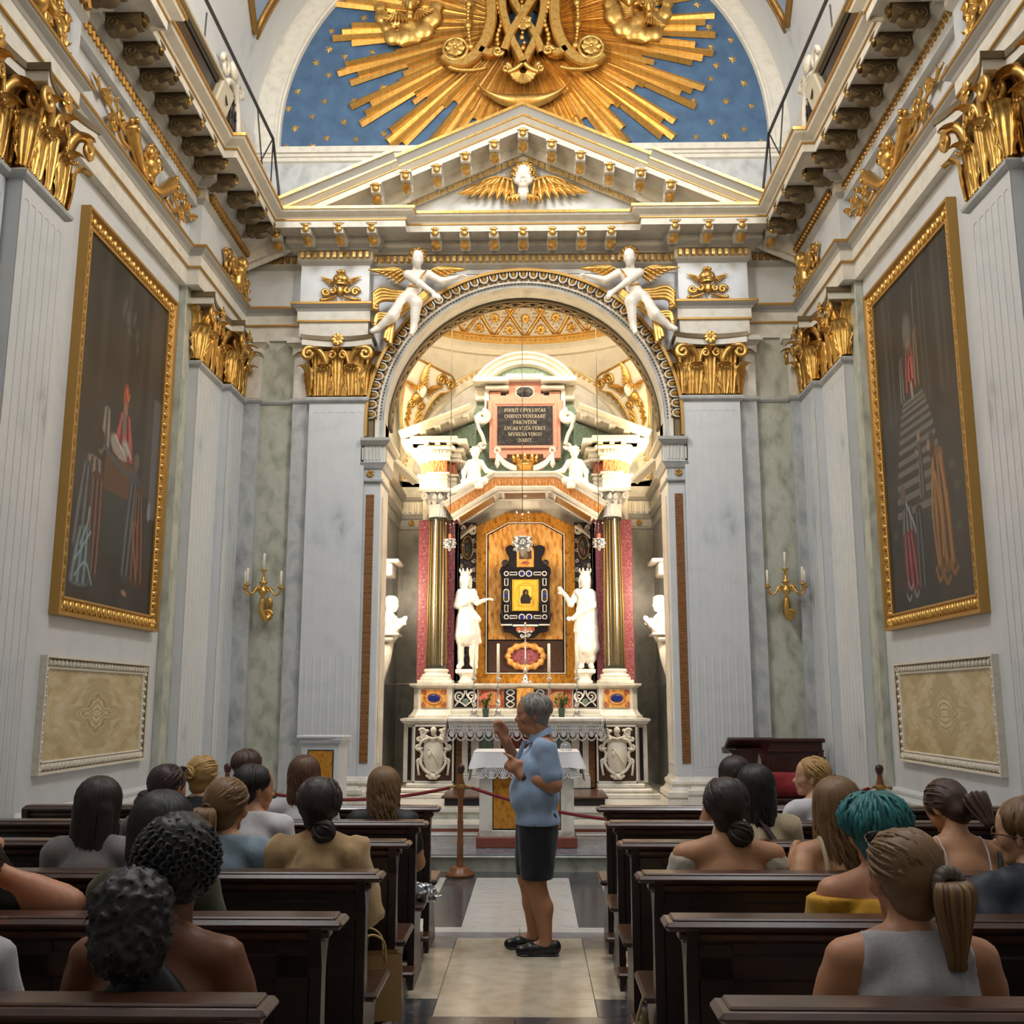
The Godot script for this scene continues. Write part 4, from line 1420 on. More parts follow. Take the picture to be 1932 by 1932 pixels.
func walls() -> void:
	for s in [-1, 1]:
		var side := "left" if s < 0 else "right"
		var tn: float = -s * PI / 2
		pilaster("fluted_pilaster", "grey marble fluted pilaster with gilded capital on the %s of the altar arch" % side, 0.74, 0.405, 7, V(s * 2.45, 0, 12.95), 0.0, 0.145)
		pilaster("fluted_pilaster", "bluish fluted pilaster nearest the altar wall on the %s side wall" % side, 0.72, 0.405, 6, V(s * 3.66 + SH, 0, 12.72), tn, 0.285, 2.0)
		pilaster("fluted_pilaster", "bluish fluted pilaster between the painting and the altar-wall corner on the %s" % side, 0.92, 0.0, 7, V(s * 3.76 + SH, 0, 11.9), tn, 0.185, 2.0)
		pilaster("fluted_pilaster", "fluted pilaster with gilded capital beside the near edge of the %s painting" % side, 0.70, 0.0, 6, V(s * 3.66 + SH, 0, 7.38), tn, 0.285, 2.0)
		pilaster("fluted_pilaster", "fluted pilaster at the outer %s edge of the photo, nearest the viewer" % side, 0.92, 0.0, 7, V(s * 3.78 + SH, 0, 6.55), tn, 0.165, 2.0)
		# painting
		var t := thing("wall_painting", "tall dark painting of a red-mitred elder at a table, gilded frame, left wall" if s < 0 else "tall dark painting of a long stairway with robed figures, gilded frame, right wall", "painting", V(s * 3.95 + SH, 4.26, 9.78), tn)
		carved_frame(t, 2.36, 3.72, 0.17, "gilt_line", "gold_dark", "gold", 0.115, 0.09)
		inlay(t, "canvas", "painting_" + side, func(g):
			g.flat()
			g.quad(Vector3(-1.02, -1.7, 0.03), Vector3(1.02, -1.7, 0.03), Vector3(1.02, 1.7, 0.03), Vector3(-1.02, 1.7, 0.03)))
		# onyx panel
		t = thing("onyx_panel", "book-matched beige onyx slab in a white carved frame under the %s painting" % side, "panel", V(s * 3.95 + SH, 1.565, 9.7), tn)
		carved_frame(t, 2.34, 0.98, 0.11, "carved", "bronze", "carved", 0.075, 0.06)
		inlay(t, "stone_slab", "onyx_" + side, func(g):
			g.flat()
			g.quad(Vector3(-1.07, -0.39, 0.015), Vector3(1.07, -0.39, 0.015), Vector3(1.07, 0.39, 0.015), Vector3(-1.07, 0.39, 0.015)))
		frieze_ornament("gilded scrolling frieze ornament above the %s painting" % side, 1.4, V(s * 3.86 + SH, 7.16, 9.75), tn)
		cherub_ornament("gilded cherub ornament on the frieze over the far %s pilasters" % side, V(s * 3.72 + SH, 7.16, 12.45), tn)
		cherub_ornament("gilded cherub ornament on the frieze over the near %s pilasters" % side, V(s * 3.72 + SH, 7.16, 7.0), tn)
		# sconce on the back wall
		t = thing("candle_sconce", "gilded wall sconce with white candles on the %s of the altar wall" % side, "sconce", V(s * 3.3, 2.78, 13.1))
		inlay(t, "wall_plate", "gold", func(g):
			g.ball(Vector3(0.03, 0.12, 0.02), Vector3(0.05, 0.09, 0.03), 10)
			g.tube(curve([Vector3(0.02, 0.02, 0.02), Vector3(0.06, -0.04, 0.1), Vector3(0.02, -0.08, 0.16), Vector3(-0.02, 0.02, 0.2), Vector3(-0.01, 0.16, 0.2)]), taper(25, 0.05, 0.03), 8)
			vol(g, Vector2(0.04, -0.03), 0.06, 0, 1.5, 0.12, 0.022))
		inlay(t, "stem", "gold", func(g):
			g.x = Transform3D(Basis(), Vector3(-0.01, 0.14, 0.2))
			g.lathe([Vector2(0, 0), Vector2(0.03, 0.02), Vector2(0.02, 0.06), Vector2(0.05, 0.1), Vector2(0.06, 0.13), Vector2(0.03, 0.16), Vector2(0.025, 0.2), Vector2(0.05, 0.22), Vector2(0.055, 0.24), Vector2(0.02, 0.26), Vector2(0.015, 0.36), Vector2(0.045, 0.39), Vector2(0.045, 0.4), Vector2(0, 0.4)], 14))
		var spots := [[-0.01, 0.54, 0.2], [-0.24, 0.31, 0.2], [0.22, 0.31, 0.22], [-0.17, 0.33, 0.36] if s < 0 else [0.16, 0.33, 0.36]]
		for k in 4:
			var c: Array = spots[k]
			if k:
				inlay(t, "arm", "gold", func(g):
					var o := Vector3(-0.01, 0.27, 0.2)
					var e := Vector3(c[0], c[1] - 0.02, c[2])
					g.tube(curve([o, o.lerp(e, 0.3) + Vector3(0, 0.04, 0), o.lerp(e, 0.65) + Vector3(0, -0.07, 0), e.lerp(o, 0.08) + Vector3(0, -0.06, 0), e]), 0.012, 6)
					vol(g, Vector2(o.x + (e.x - o.x) * 0.38, 0.28), 0.04, 0, 1.4, 0.2 + (e.z - 0.2) * 0.35, 0.009)
					g.x = Transform3D(Basis(), e)
					g.lathe([Vector2(0, -0.02), Vector2(0.02, 0), Vector2(0.045, 0.015), Vector2(0.045, 0.025), Vector2(0.018, 0.03), Vector2(0.018, 0.05), Vector2(0, 0.05)], 12))
			inlay(t, "candle", "wax", func(g):
				g.x = Transform3D(Basis(), Vector3(c[0], c[1], c[2]))
				g.lathe([Vector2(0, 0), Vector2(0.016, 0), Vector2(0.016, 0.2), Vector2(0.011, 0.208), Vector2(0, 0.21)], 12))
		# heater box on the cornice
		t = thing("heater_box", "long cream electric heater with dark glass lying on the %s cornice" % side, "heater", V(s * 3.36 + SH, 7.98, 9.45), tn)
		inlay(t, "casing", "casing", func(g):
			g.x = Transform3D(Basis(Vector3.RIGHT, 0.32), Vector3(0, 0.22, -0.03))
			for q in [[-1.0, -0.62], [0.88, 1.0]]: g.box(Vector3((q[0] + q[1]) / 2 * -s * -1 if false else s * (q[0] + q[1]) / 2 * -1 * -1, 0, 0), Vector3(q[1] - q[0], 0.44, 0.3), 0.02)
			g.box(Vector3(0, 0, -0.06), Vector3(2.0, 0.44, 0.18), 0.01)
			for y in [-0.2, 0.2]: g.box(Vector3(0, y, 0.09), Vector3(1.9, 0.035, 0.12), 0.006))
		inlay(t, "glass_front", "glass_dark", func(g):
			g.x = Transform3D(Basis(Vector3.RIGHT, 0.32), Vector3(0, 0.22, -0.03))
			g.box(Vector3(s * 0.13, 0, 0.05), Vector3(1.5, 0.36, 0.06), 0.005))
		inlay(t, "reflector", "steel", func(g):
			g.x = Transform3D(Basis(Vector3.RIGHT, 0.32), Vector3(0, 0.22, -0.03))
			for y in [-0.14, 0.15]: g.box(Vector3(s * 0.13, y, 0.09), Vector3(1.49, 0.05, 0.02), 0.004))
		inlay(t, "lead", "cable", func(g):
			g.tube(curve([Vector3(-s * 0.7, 0.46, -0.02), Vector3(-s * 0.75, 0.32, 0.12), Vector3(-s * 0.85, 0.2, 0.14), Vector3(-s * 0.95, 0.3, 0.1)]), 0.01, 5))
		inlay(t, "bracket", "casing", func(g):
			for x in [-0.7, 0.7]: g.box(Vector3(x, 0.03, -0.02), Vector3(0.1, 0.08, 0.2), 0.01))
		# hanging rail of black rods
		t = thing("rod_rail", "thin black metal rail with braces standing above the %s cornice" % side, "rail", Vector3(SH, 0, 0))
		inlay(t, "rail", "cable", func(g): g.tube([V(s * 3.18, 8.75, 4.5), V(s * 3.2, 8.78, 9.0), V(s * 3.27, 9.0, 12.4)], 0.022, 6))
		inlay(t, "post", "cable", func(g): g.tube([V(s * 3.27, 9.02, 12.4), V(s * 3.22, 8.38, 12.62), V(s * 3.2, 7.98, 12.7)], 0.018, 6))
		for q in [[11.6, 8.94, 12.3], [12.38, 9.0, 11.7], [12.38, 9.0, 12.55], [9.6, 8.8, 9.7]]:
			inlay(t, "brace", "cable", func(g): g.tube([V(s * 3.26, q[1], q[0]), V(s * 3.3, 8.3, lerpf(q[0], q[2], 0.75)), V(s * 3.36, 7.99, q[2])], 0.01, 5))
		# ornamental grille on the attic wall
		t = thing("wall_grille", "oval stucco framed opening with an iron grille on the %s attic wall" % side, "grille", V(s * 3.76 + SH, 9.0, 12.0), tn)
		inlay(t, "opening", "dark_brown", func(g):
			g.x = Transform3D(Basis.from_scale(Vector3(1, 1, 1)), Vector3.ZERO)
			g.ext(arc(Vector2(0, 0), 0.5, 0, TAU, 24).map(func(a): return Vector2(a.x * 0.62, a.y)), 0, 0.012))
		inlay(t, "stucco_frame", "carved", func(g):
			var p := []
			for i in 33: p.append(Vector3(cos(TAU * i / 32) * 0.34, sin(TAU * i / 32) * 0.54, 0.03))
			g.tube(p, 0.05, 7)
			for q in [[0.3, 0.6, 0.14, 0.0], [-0.3, 0.6, 0.14, PI], [0.38, -0.5, 0.13, 0.0], [-0.38, -0.5, 0.13, PI], [0.45, 0.1, 0.08, 0.0], [-0.45, 0.1, 0.08, PI]]: vol(g, Vector2(q[0], q[1]), q[2], q[3], 1.4 if q[3] == 0.0 else -1.4, 0.04, 0.035)
			g.ball(Vector3(0, 0.72, 0.05), Vector3(0.14, 0.12, 0.06), 10))
		for i in 5:
			inlay(t, "grille_bar", "cable", func(g): g.tube([Vector3(-0.24 + 0.12 * i, -0.45, 0.03), Vector3(-0.24 + 0.12 * i, 0.45, 0.03)], 0.01, 5))
			inlay(t, "grille_bar", "cable", func(g): g.tube([Vector3(-0.3, -0.36 + 0.18 * i, 0.03), Vector3(0.3, -0.36 + 0.18 * i, 0.03)], 0.01, 5))
		# painted sky panel of the vault in a gilded border
		t = thing("vault_fresco", "painted sky panel in a red-gold border low on the %s vault" % side, "fresco")
		var vp := func(a: float, d: float, r: float) -> Vector3: return V(-s * -1 * cos(a) * r + SH, 9.55 + sin(a) * r, d)
		var tri := [[0.30, 12.55], [1.15, 12.7], [1.3, 9.4], [0.42, 11.4]]
		inlay(t, "picture", "fresco", func(g):
			g.grid(14, 14, func(u, v):
				var a: float = lerpf(lerpf(tri[0][0], tri[3][0], u), lerpf(tri[1][0], tri[2][0], u), v)
				var d: float = lerpf(lerpf(tri[0][1], tri[3][1], u), lerpf(tri[1][1], tri[2][1], u), v)
				return vp.call(a, d, 3.81)))
		inlay(t, "gilt_border", "gold_dark", func(g):
			for k in 4:
				var p := []
				var q: Array = tri[k]
				var r: Array = tri[(k + 1) % 4]
				for i in 13: p.append(vp.call(lerpf(q[0], r[0], i / 12.0), lerpf(q[1], r[1], i / 12.0), 3.79))
				g.tube(p, 0.045, 6)
				var p2 := []
				for i in 13: p2.append(vp.call(lerpf(q[0], r[0], i / 12.0), lerpf(q[1], r[1], i / 12.0) + (0.14 if k == 0 else 0.0), 3.8))
				g.tube(p2, 0.02, 5))
	gilding()


# ---------------------------------------------------------------- lunette, pediment and spandrels
func star_mesh() -> ArrayMesh:
	var g := G.new()
	g.flat()
	for i in 12:
		var a := PI * i / 6
		var b := PI * (i + 1) / 6
		var r0 := 1.0 if i % 2 == 0 else 0.45
		var r1 := 1.0 if i % 2 == 1 else 0.45
		g.tri(Vector3(0, 0, 0.4), Vector3(sin(b) * r1, cos(b) * r1, 0.05), Vector3(sin(a) * r0, cos(a) * r0, 0.05))
	return g.done()


func gilding() -> void:
	var sm := star_mesh()
	var stars := [[-2.58, 11.74], [-2.33, 11.53], [-2.80, 11.32], [-2.83, 11.02], [-2.60, 10.90], [-2.20, 10.97], [-3.01, 10.81], [-2.82, 10.61], [-2.03, 10.40], [-3.27, 10.35], [-2.87, 10.19], [-2.44, 10.19], [-3.39, 10.08], [-3.04, 9.95], [-2.58, 9.86], [-1.69, 9.93], [-3.28, 9.77], [-2.82, 9.61], [-2.40, 9.59], [-2.00, 9.67], [-3.40, 9.48], [-3.03, 9.48], [2.54, 11.67], [2.26, 11.47], [2.70, 11.31], [3.01, 11.09], [2.72, 10.99], [1.98, 10.95], [2.48, 10.84], [3.02, 10.78], [2.78, 10.69], [2.70, 10.48], [3.17, 10.40], [2.05, 10.32], [2.44, 10.14], [2.90, 10.12], [3.26, 10.04], [2.69, 9.80], [1.79, 9.76], [3.14, 9.68], [2.13, 9.59], [2.46, 9.57], [2.87, 9.58], [3.38, 9.48], [-2.2, 12.1], [-1.9, 12.4], [-1.5, 12.6], [2.2, 12.05], [1.9, 12.35], [1.5, 12.65]]
	for i in stars.size():
		var o := mk("gilded_star", sm, "gold_bright", self)
		var k := 0.052 + 0.018 * fposmod(i * 0.618, 1.0)
		o.transform = Transform3D(Basis(Vector3.BACK, i * 1.3).scaled(Vector3(k, k, 0.06)), V(stars[i][0], stars[i][1], 13.438))
		tag(o, "small gilded six-pointed star on the blue lunette", "star", "gilded stars on the blue lunette")
	# sunburst
	var c := Vector2(0, 11.33)
	var t := thing("sunburst", "gilded wooden sunburst of long stepped rays on the blue lunette", "sunburst", V(c.x, c.y, 13.43))
	var a := 0.0
	var step := 0
	while a < TAU - 0.05:
		var long := step % 2 == 0
		var L: float = 2.78 if long else 1.98
		if absf(sin(a)) > 0.75: L *= 0.86
		var n := 4 if long else 3
		for i in n:
			var w: float = 0.062 if long else 0.05
			var o: float = (i - (n - 1) * 0.5) * (0.105 if long else 0.095)
			var l := L * (1.0 - 0.05 * ((i * 2 + step) % 3))
			inlay(t, "ray", "gold", func(g):
				g.flat()
				g.x = Transform3D(Basis(Vector3.BACK, a), Vector3.ZERO)
				var f := func(r: float, s: float, z: float) -> Vector3: return Vector3(r, (o + s * w) * (0.16 + 0.84 * r / L), z)
				var z1 := 0.07 if i % 2 == 0 else 0.05
				g.quad(f.call(0.3, -1, 0.01), f.call(l, -1, 0.01), f.call(l, 0, z1), f.call(0.3, 0, z1))
				g.quad(f.call(0.3, 0, z1), f.call(l, 0, z1), f.call(l, 1, 0.01), f.call(0.3, 1, 0.01))
				g.tri(f.call(l, -1, 0.01), f.call(l, 1, 0.01), f.call(l, 0, z1)))
		a += 0.122
		step += 1
	# crescent
	var cr := thing("gilded_crescent", "gilded crescent moon lying under the monogram", "crescent", V(0, 0, 13.34))
	inlay(cr, "crescent", "gold", func(g):
		g.grid(28, 6, func(u, v):
			var s: float = u * 2 - 1
			var lo := 9.96 + 0.48 * s * s * (0.75 + 0.25 * s * s)
			var hi := 10.2 + 0.24 * s * s * s * s
			return Vector3(s * 0.72, lerpf(lo, maxf(hi, lo), v), 0.02 + 0.09 * sin(PI * v) * (1 - s * s * 0.8))))
	# monogram
	var m := thing("gilded_monogram", "large gilded interlaced letter monogram with rosettes in the middle of the sunburst", "monogram", V(0, 0, 13.33))
	var band := func(pts: Array, w: float, z: float) -> void:
		inlay(m, "letter_band", "gold", func(g):
			var p := curve(pts.map(func(q): return Vector3(q[0], q[1], z)), 7)
			g.mould(p.map(func(q): return Vector2(q.x, q.y)), [Vector2(w, 0), Vector2(w, z), Vector2(w * 0.75, z + 0.03), Vector2(-w * 0.75, z + 0.03), Vector2(-w, z), Vector2(-w, 0)]))
	for s in [-1, 1]:
		band.call([[s * 0.3, 12.5], [s * 0.44, 12.1], [s * 0.46, 11.7], [s * 0.47, 11.28], [s * 0.58, 10.92], [s * 0.8, 10.68], [s * 1.0, 10.68], [s * 1.13, 10.78]], 0.085, 0.09)
		band.call([[s * 0.62, 10.86], [s * 0.5, 10.8], [s * 0.38, 10.84]], 0.06, 0.09)
		band.call([[s * 0.32, 12.1], [s * 0.12, 11.6], [s * -0.16, 11.1], [s * -0.27, 10.8]], 0.06, 0.12 + 0.03 * s)
		band.call([[s * 0.2, 12.2], [s * 0.3, 11.6], [s * 0.2, 11.1], [s * 0.08, 10.8], [s * 0.0, 10.62]], 0.06, 0.11 - 0.03 * s)
		inlay(m, "rosette", "gold", func(g):
			g.x = Transform3D(Basis(), Vector3(s * 0.97, 10.86, 0.1))
			rosette(g, 0.14, 8)
			g.tube(spiral(Vector2.ZERO, 0.17, 0.17, 0, 1.0, 24), 0.03, 6))
		inlay(m, "scroll", "gold", func(g):
			vol(g, Vector2(s * 0.36, 10.8), 0.075, 0, s * 1.5, 0.13, 0.028)
			vol(g, Vector2(s * 0.24, 10.55), 0.07, PI / 2, s * 1.4, 0.1, 0.028)
			g.tube(curve([Vector3(s * 0.02, 10.62, 0.1), Vector3(s * 0.1, 10.54, 0.1), Vector3(s * 0.22, 10.48, 0.1)]), 0.04, 6))
		inlay(m, "bead_garland", "gold", func(g):
			for i in 22:
				var q: float = i / 21.0
				g.ball(Vector3(s * (0.68 + 0.08 * sin(q * 3.0) + 0.06 * q), lerpf(12.1, 10.9, q), 0.08), Vector3(0.04, 0.045, 0.04) * (1.5 if i % 6 == 3 else 0.8), 7)
			for i in 14: g.ball(Vector3(s * (0.34 - 0.03 * cos(i * 0.8)), lerpf(11.9, 10.95, i / 13.0), 0.07), Vector3(0.035, 0.045, 0.035), 6)
			for i in 16:
				var b := -0.5 - i * 0.13
				g.ball(Vector3(s * (0.78 - cos(b) * -0.3 * 1.0 + 0.0) * 1.0, 10.62 + sin(b) * 0.1, 0.09), Vector3(0.045, 0.03, 0.04), 6))
	inlay(m, "flower_column", "gold", func(g):
		g.x = Transform3D(Basis(), Vector3(0, 11.24, 0.12))
		rosette(g, 0.13, 6)
		g.x = Transform3D()
		for i in 12: g.ball(Vector3(0.02 * sin(i * 2.0), lerpf(11.75, 10.85, i / 11.0), 0.12), Vector3(0.045, 0.05, 0.04) * (0.6 + 0.3 * (i % 2)), 7))
	for i in 9:
		var b := PI + PI * (i + 0.5) / 9
		var o := mk("palmette_leaf", leaf_s, "gold", m)
		o.transform = Transform3D(Basis(Vector3.BACK, b - PI / 2).scaled(Vector3(0.9, 1.1, 1)), Vector3(cos(b) * 0.05, 10.5 + sin(b) * 0.03, 0.08))
	# cherub clouds
	for s in [-1, 1]:
		var ch := thing("cherub_cloud", "gilded cloud with a winged cherub at the upper left of the sunburst" if s < 0 else "gilded cloud with two cherub heads at the upper right of the sunburst", "relief", V(s * 1.65, 11.3, 13.32))
		inlay(ch, "cloud", "gold", func(g):
			var b := []
			for q in [[-0.3, 0.12, 0.17], [-0.2, -0.08, 0.16], [0.02, -0.16, 0.15], [0.24, -0.18, 0.13], [0.32, -0.02, 0.1], [-0.38, 0.3, 0.1], [0.0, 0.02, 0.16], [0.18, 0.1, 0.13], [0.4, 0.14, 0.11], [0.44, 0.3, 0.09], [0.1, -0.24, 0.09], [-0.1, -0.2, 0.09]]:
				b.append([Vector3(-s * -q[0], q[1], 0), Vector3(-s * -q[0], q[1], 0), q[2], q[2], Vector3(0, 0, 1), 2.0])
			blob(g, b, 0.022, 0.03))
		var heads := [[0.02, 0.26]] if s < 0 else [[-0.12, 0.28], [0.16, 0.18]]
		for q in heads:
			inlay(ch, "cherub_head", "gold", func(g):
				blob(g, head_bones(Transform3D(Basis(Vector3.UP, -s * 0.2).scaled(Vector3.ONE * 1.05), Vector3(q[0], q[1], 0.12)), true), 0.014, 0.02)
				curls(g, Vector3(q[0], q[1] + 0.03, 0.1), 0.1, 18, 0.03, 0.1))
		inlay(ch, "wing", "gold", func(g):
			if s < 0:
				wing(g, Transform3D(Basis(Vector3.BACK, 0.2) * Basis(Vector3.UP, PI) * Basis.from_scale(Vector3(1, 1, -1)), Vector3(-0.08, 0.1, 0.1)), 0.34, 1.3)
				wing(g, Transform3D(Basis(Vector3.BACK, 0.2), Vector3(0.1, 0.12, 0.1)), 0.3, 1.3)
			else:
				wing(g, Transform3D(Basis(Vector3.BACK, -0.6), Vector3(0.14, 0.0, 0.12)), 0.3, 1.0)
				wing(g, Transform3D(Basis(Vector3.BACK, -0.9) * Basis.from_scale(Vector3(-1, 1, 1)), Vector3(-0.1, 0.04, 0.12)), 0.26, 1.0))
	# winged head in the pediment
	var ph := thing("winged_angel_head", "white smiling angel head with gilded curls and wings in the pediment", "relief", V(0, 8.7, 13.02))
	inlay(ph, "face", "statue", func(g): blob(g, scaled(head_bones(Transform3D(), false) + [[Vector3(0.05, -0.05, 0.045), Vector3(0.05, -0.05, 0.045), 0.032, 0.032], [Vector3(-0.05, -0.05, 0.045), Vector3(-0.05, -0.05, 0.045), 0.032, 0.032], [Vector3(0, -0.12, 0.0), Vector3(0, -0.16, 0.0), 0.05, 0.05]], 1.5, Vector3(0, 0, 0.06)), 0.011, 0.02))
	inlay(ph, "curls", "gold", func(g): curls(g, Vector3(0, 0.06, 0.04), 0.135, 40, 0.042, -0.25))
	for s in [-1, 1]:
		inlay(ph, "wing", "gold", func(g):
			wing(g, Transform3D(Basis(Vector3.BACK, -s * 0.28) * Basis.from_scale(Vector3(s, 1, 1)), Vector3(s * 0.16, -0.04, 0.03)), 0.74, 0.95)
			for i in 4: g.x = Transform3D(Basis(Vector3.BACK, -s * 0.0), Vector3.ZERO)
			for i in 3: g.tube([Vector3(s * 0.03, -0.24, 0.08), Vector3(s * (0.08 + 0.06 * i), -0.3, 0.06), Vector3(s * (0.08 + 0.08 * i), -0.37, 0.04)], [0.035, 0.045, 0.02], 6, 0.6))
	# angels on the arch and crests beside them
	for s in [-1, 1]:
		var an := thing("spandrel_angel", "white boy angel with gilded wings and drapery sitting on the arch, %s side" % ("left" if s < 0 else "right"), "statue", V(s * 1.42, 6.9, 12.84))
		var P := func(x: float, y: float, z: float) -> Vector3: return Vector3(-s * x, y, z)
		var b := head_bones(Transform3D(Basis(Vector3.UP, -s * 0.25) * Basis(Vector3.RIGHT, 0.25).scaled(Vector3.ONE * 0.98), P.call(0.02, 0.53, 0.12)))
		b += [[P.call(0.03, 0.3, 0.03), P.call(-0.03, 0.14, 0.02), 0.105, 0.085], [P.call(-0.03, 0.14, 0.02), P.call(-0.09, 0.0, 0.04), 0.09, 0.115], [P.call(-0.11, 0.35, 0.04), P.call(0.15, 0.35, 0.04), 0.055, 0.055]]
		b += limb([P.call(0.17, 0.34, 0.04), P.call(0.34, 0.24, 0.06), P.call(0.56, 0.28, 0.1)], [0.055, 0.046, 0.03])
		b += hand_bones(P.call(0.56, 0.28, 0.1), P.call(1, 0.1, 0.1), Vector3(0, -1, 0.2), 0.85)
		b += limb([P.call(-0.12, 0.34, 0.05), P.call(0.06, 0.16, 0.2), P.call(0.24, 0.02, 0.22)], [0.055, 0.045, 0.03])
		b += hand_bones(P.call(0.24, 0.02, 0.22), P.call(1, -0.9, 0.1), Vector3(0, -0.5, -1), 0.85)
		b += limb([P.call(-0.14, -0.02, 0.05), P.call(-0.3, -0.26, 0.1), P.call(-0.5, -0.42, 0.06), P.call(-0.56, -0.46, 0.1)], [0.105, 0.075, 0.042, 0.035])
		b += limb([P.call(-0.04, -0.03, 0.08), P.call(0.03, -0.14, 0.26), P.call(0.0, -0.48, 0.24), P.call(-0.02, -0.57, 0.28)], [0.1, 0.078, 0.042, 0.032])
		inlay(an, "body", "statue", func(g): blob(g, b, 0.013, 0.03))
		inlay(an, "curls", "gold_dark", func(g): curls(g, P.call(0.02, 0.57, 0.1), 0.092, 30, 0.035, -0.5))
		inlay(an, "wing", "gold", func(g): wing(g, Transform3D(Basis(Vector3.BACK, -s * 0.05) * Basis.from_scale(Vector3(-s, 1, 1)), P.call(0.16, 0.38, -0.02)), 0.5, 0.5))
		inlay(an, "wing", "gold", func(g): wing(g, Transform3D(Basis(Vector3.BACK, s * 0.1) * Basis.from_scale(Vector3(s, 1, 1)), P.call(-0.14, 0.36, -0.02)), 0.5, 0.55))
		inlay(an, "drapery", "gold", func(g):
			for k in 4:
				var o: float = k * 0.035
				g.tube(curve([P.call(-0.1, 0.12 - o, -0.02), P.call(-0.3, 0.12 - o, 0.0), P.call(-0.46, 0.14 - o * 1.4, 0.04), P.call(-0.56, 0.06 - o * 1.6, 0.05), P.call(-0.5, -0.02 - o * 1.2, 0.04)]), 0.034, 6)
			for k in 3:
				var o: float = k * 0.035
				g.tube(curve([P.call(0.16, 0.08 - o, 0.16), P.call(0.06, -0.02 - o, 0.18), P.call(-0.12, -0.12 - o, 0.14), P.call(-0.3, -0.2 - o, 0.02), P.call(-0.5, -0.2 - o, 0.02), P.call(-0.54, -0.34 - o, 0.04)]), 0.032, 6)
				g.tube(curve([P.call(-0.3, -0.3, 0.0), P.call(-0.38 + o, -0.44, 0.03), P.call(-0.4 + o, -0.56 - o, 0.05)]), 0.035, 6)
			g.tube(curve([P.call(-0.1, 0.16, 0.1), P.call(0.0, 0.15, 0.13), P.call(0.08, 0.18, 0.1)]), 0.016, 5)
			g.tube(curve([P.call(0.14, 0.38, 0.08), P.call(0.08, 0.28, 0.14), P.call(0.06, 0.2, 0.12)]), 0.014, 5))
		var e := thing("gilded_crest", "gilded crowned emblem with small wings on the frieze block, %s of the arch" % ("left" if s < 0 else "right"), "emblem", V(s * 2.44, 7.12, 12.9))
		inlay(e, "mask", "gold", func(g):
			blob(g, scaled(head_bones(Transform3D(), false), 0.62, Vector3(0, -0.08, 0.05)), 0.012, 0.015)
			for q in [-1, 1]:
				vol(g, Vector2(q * 0.1, -0.07), 0.045, PI / 2, q * 1.3, 0.05, 0.02)
				g.tube(curve([Vector3(q * 0.05, -0.15, 0.05), Vector3(q * 0.16, -0.18, 0.03), Vector3(q * 0.24, -0.19, 0.03)]), 0.018, 6)
				vol(g, Vector2(q * 0.2, -0.08), 0.055, 0.0, q * 1.4, 0.03, 0.022)
				g.ball(Vector3(q * 0.25, -0.19, 0.03), Vector3.ONE * 0.03, 7))
		inlay(e, "crown", "gold", func(g):
			crown_mesh(g, Vector3(0, -0.01, 0.03), 0.11, 0.1)
			g.ball(Vector3(0, 0.1, 0.03), Vector3(0.11, 0.08, 0.07), 12)
			for i in 3: g.ball(Vector3(0.03 * (i - 1), 0.2 + 0.01 * (i % 2), 0.04), Vector3(0.035, 0.025, 0.03), 7))
		for q in [-1, 1]:
			inlay(e, "small_wing", "gold", func(g): wing(g, Transform3D(Basis(Vector3.BACK, q * 0.4) * Basis.from_scale(Vector3(q, 1, 1)), Vector3(q * 0.12, 0.06, 0.02)), 0.17, 0.9))


# ---------------------------------------------------------------- figures in marble and gold
# bones of a head at the origin (between the eyes), face towards +z, 0.23 high from chin to crown
func head_bones(t: Transform3D, neck := true) -> Array:
	var k := t.basis.get_scale().x
	var b := []
	for q in [[0, .04, -.03, 0, .04, .02, .080, .078], [0, .0, -.035, 0, .0, .03, .070, .066], [0, -.02, .025, 0, -.075, .04, .056, .036], [.036, -.05, .0, .012, -.095, .055, .024, .02], [-.036, -.05, .0, -.012, -.095, .055, .024, .02], [0, -.092, .064, 0, -.096, .062, .018, .018], [0, .0, .086, 0, -.034, .106, .008, .0125], [.012, -.04, .092, -.012, -.04, .092, .010, .010], [.04, .02, .072, .012, .018, .084, .011, .011], [-.04, .02, .072, -.012, .018, .084, .011, .011], [.042, -.03, .055, .045, -.02, .05, .026, .026], [-.042, -.03, .055, -.045, -.02, .05, .026, .026], [.018, -.06, .084, -.018, -.06, .084, .007, .007], [.014, -.07, .083, -.014, -.07, .083, .008, .008], [.08, .012, -.012, .076, -.03, -.004, .018, .012], [-.08, .012, -.012, -.076, -.03, -.004, .018, .012], [0, -.06, -.02, 0, -.17, -.035, .052, .056]].slice(0, 17 if neck else 16):
		b.append([t * Vector3(q[0], q[1], q[2]), t * Vector3(q[3], q[4], q[5]), q[6] * k, q[7] * k])
	return b


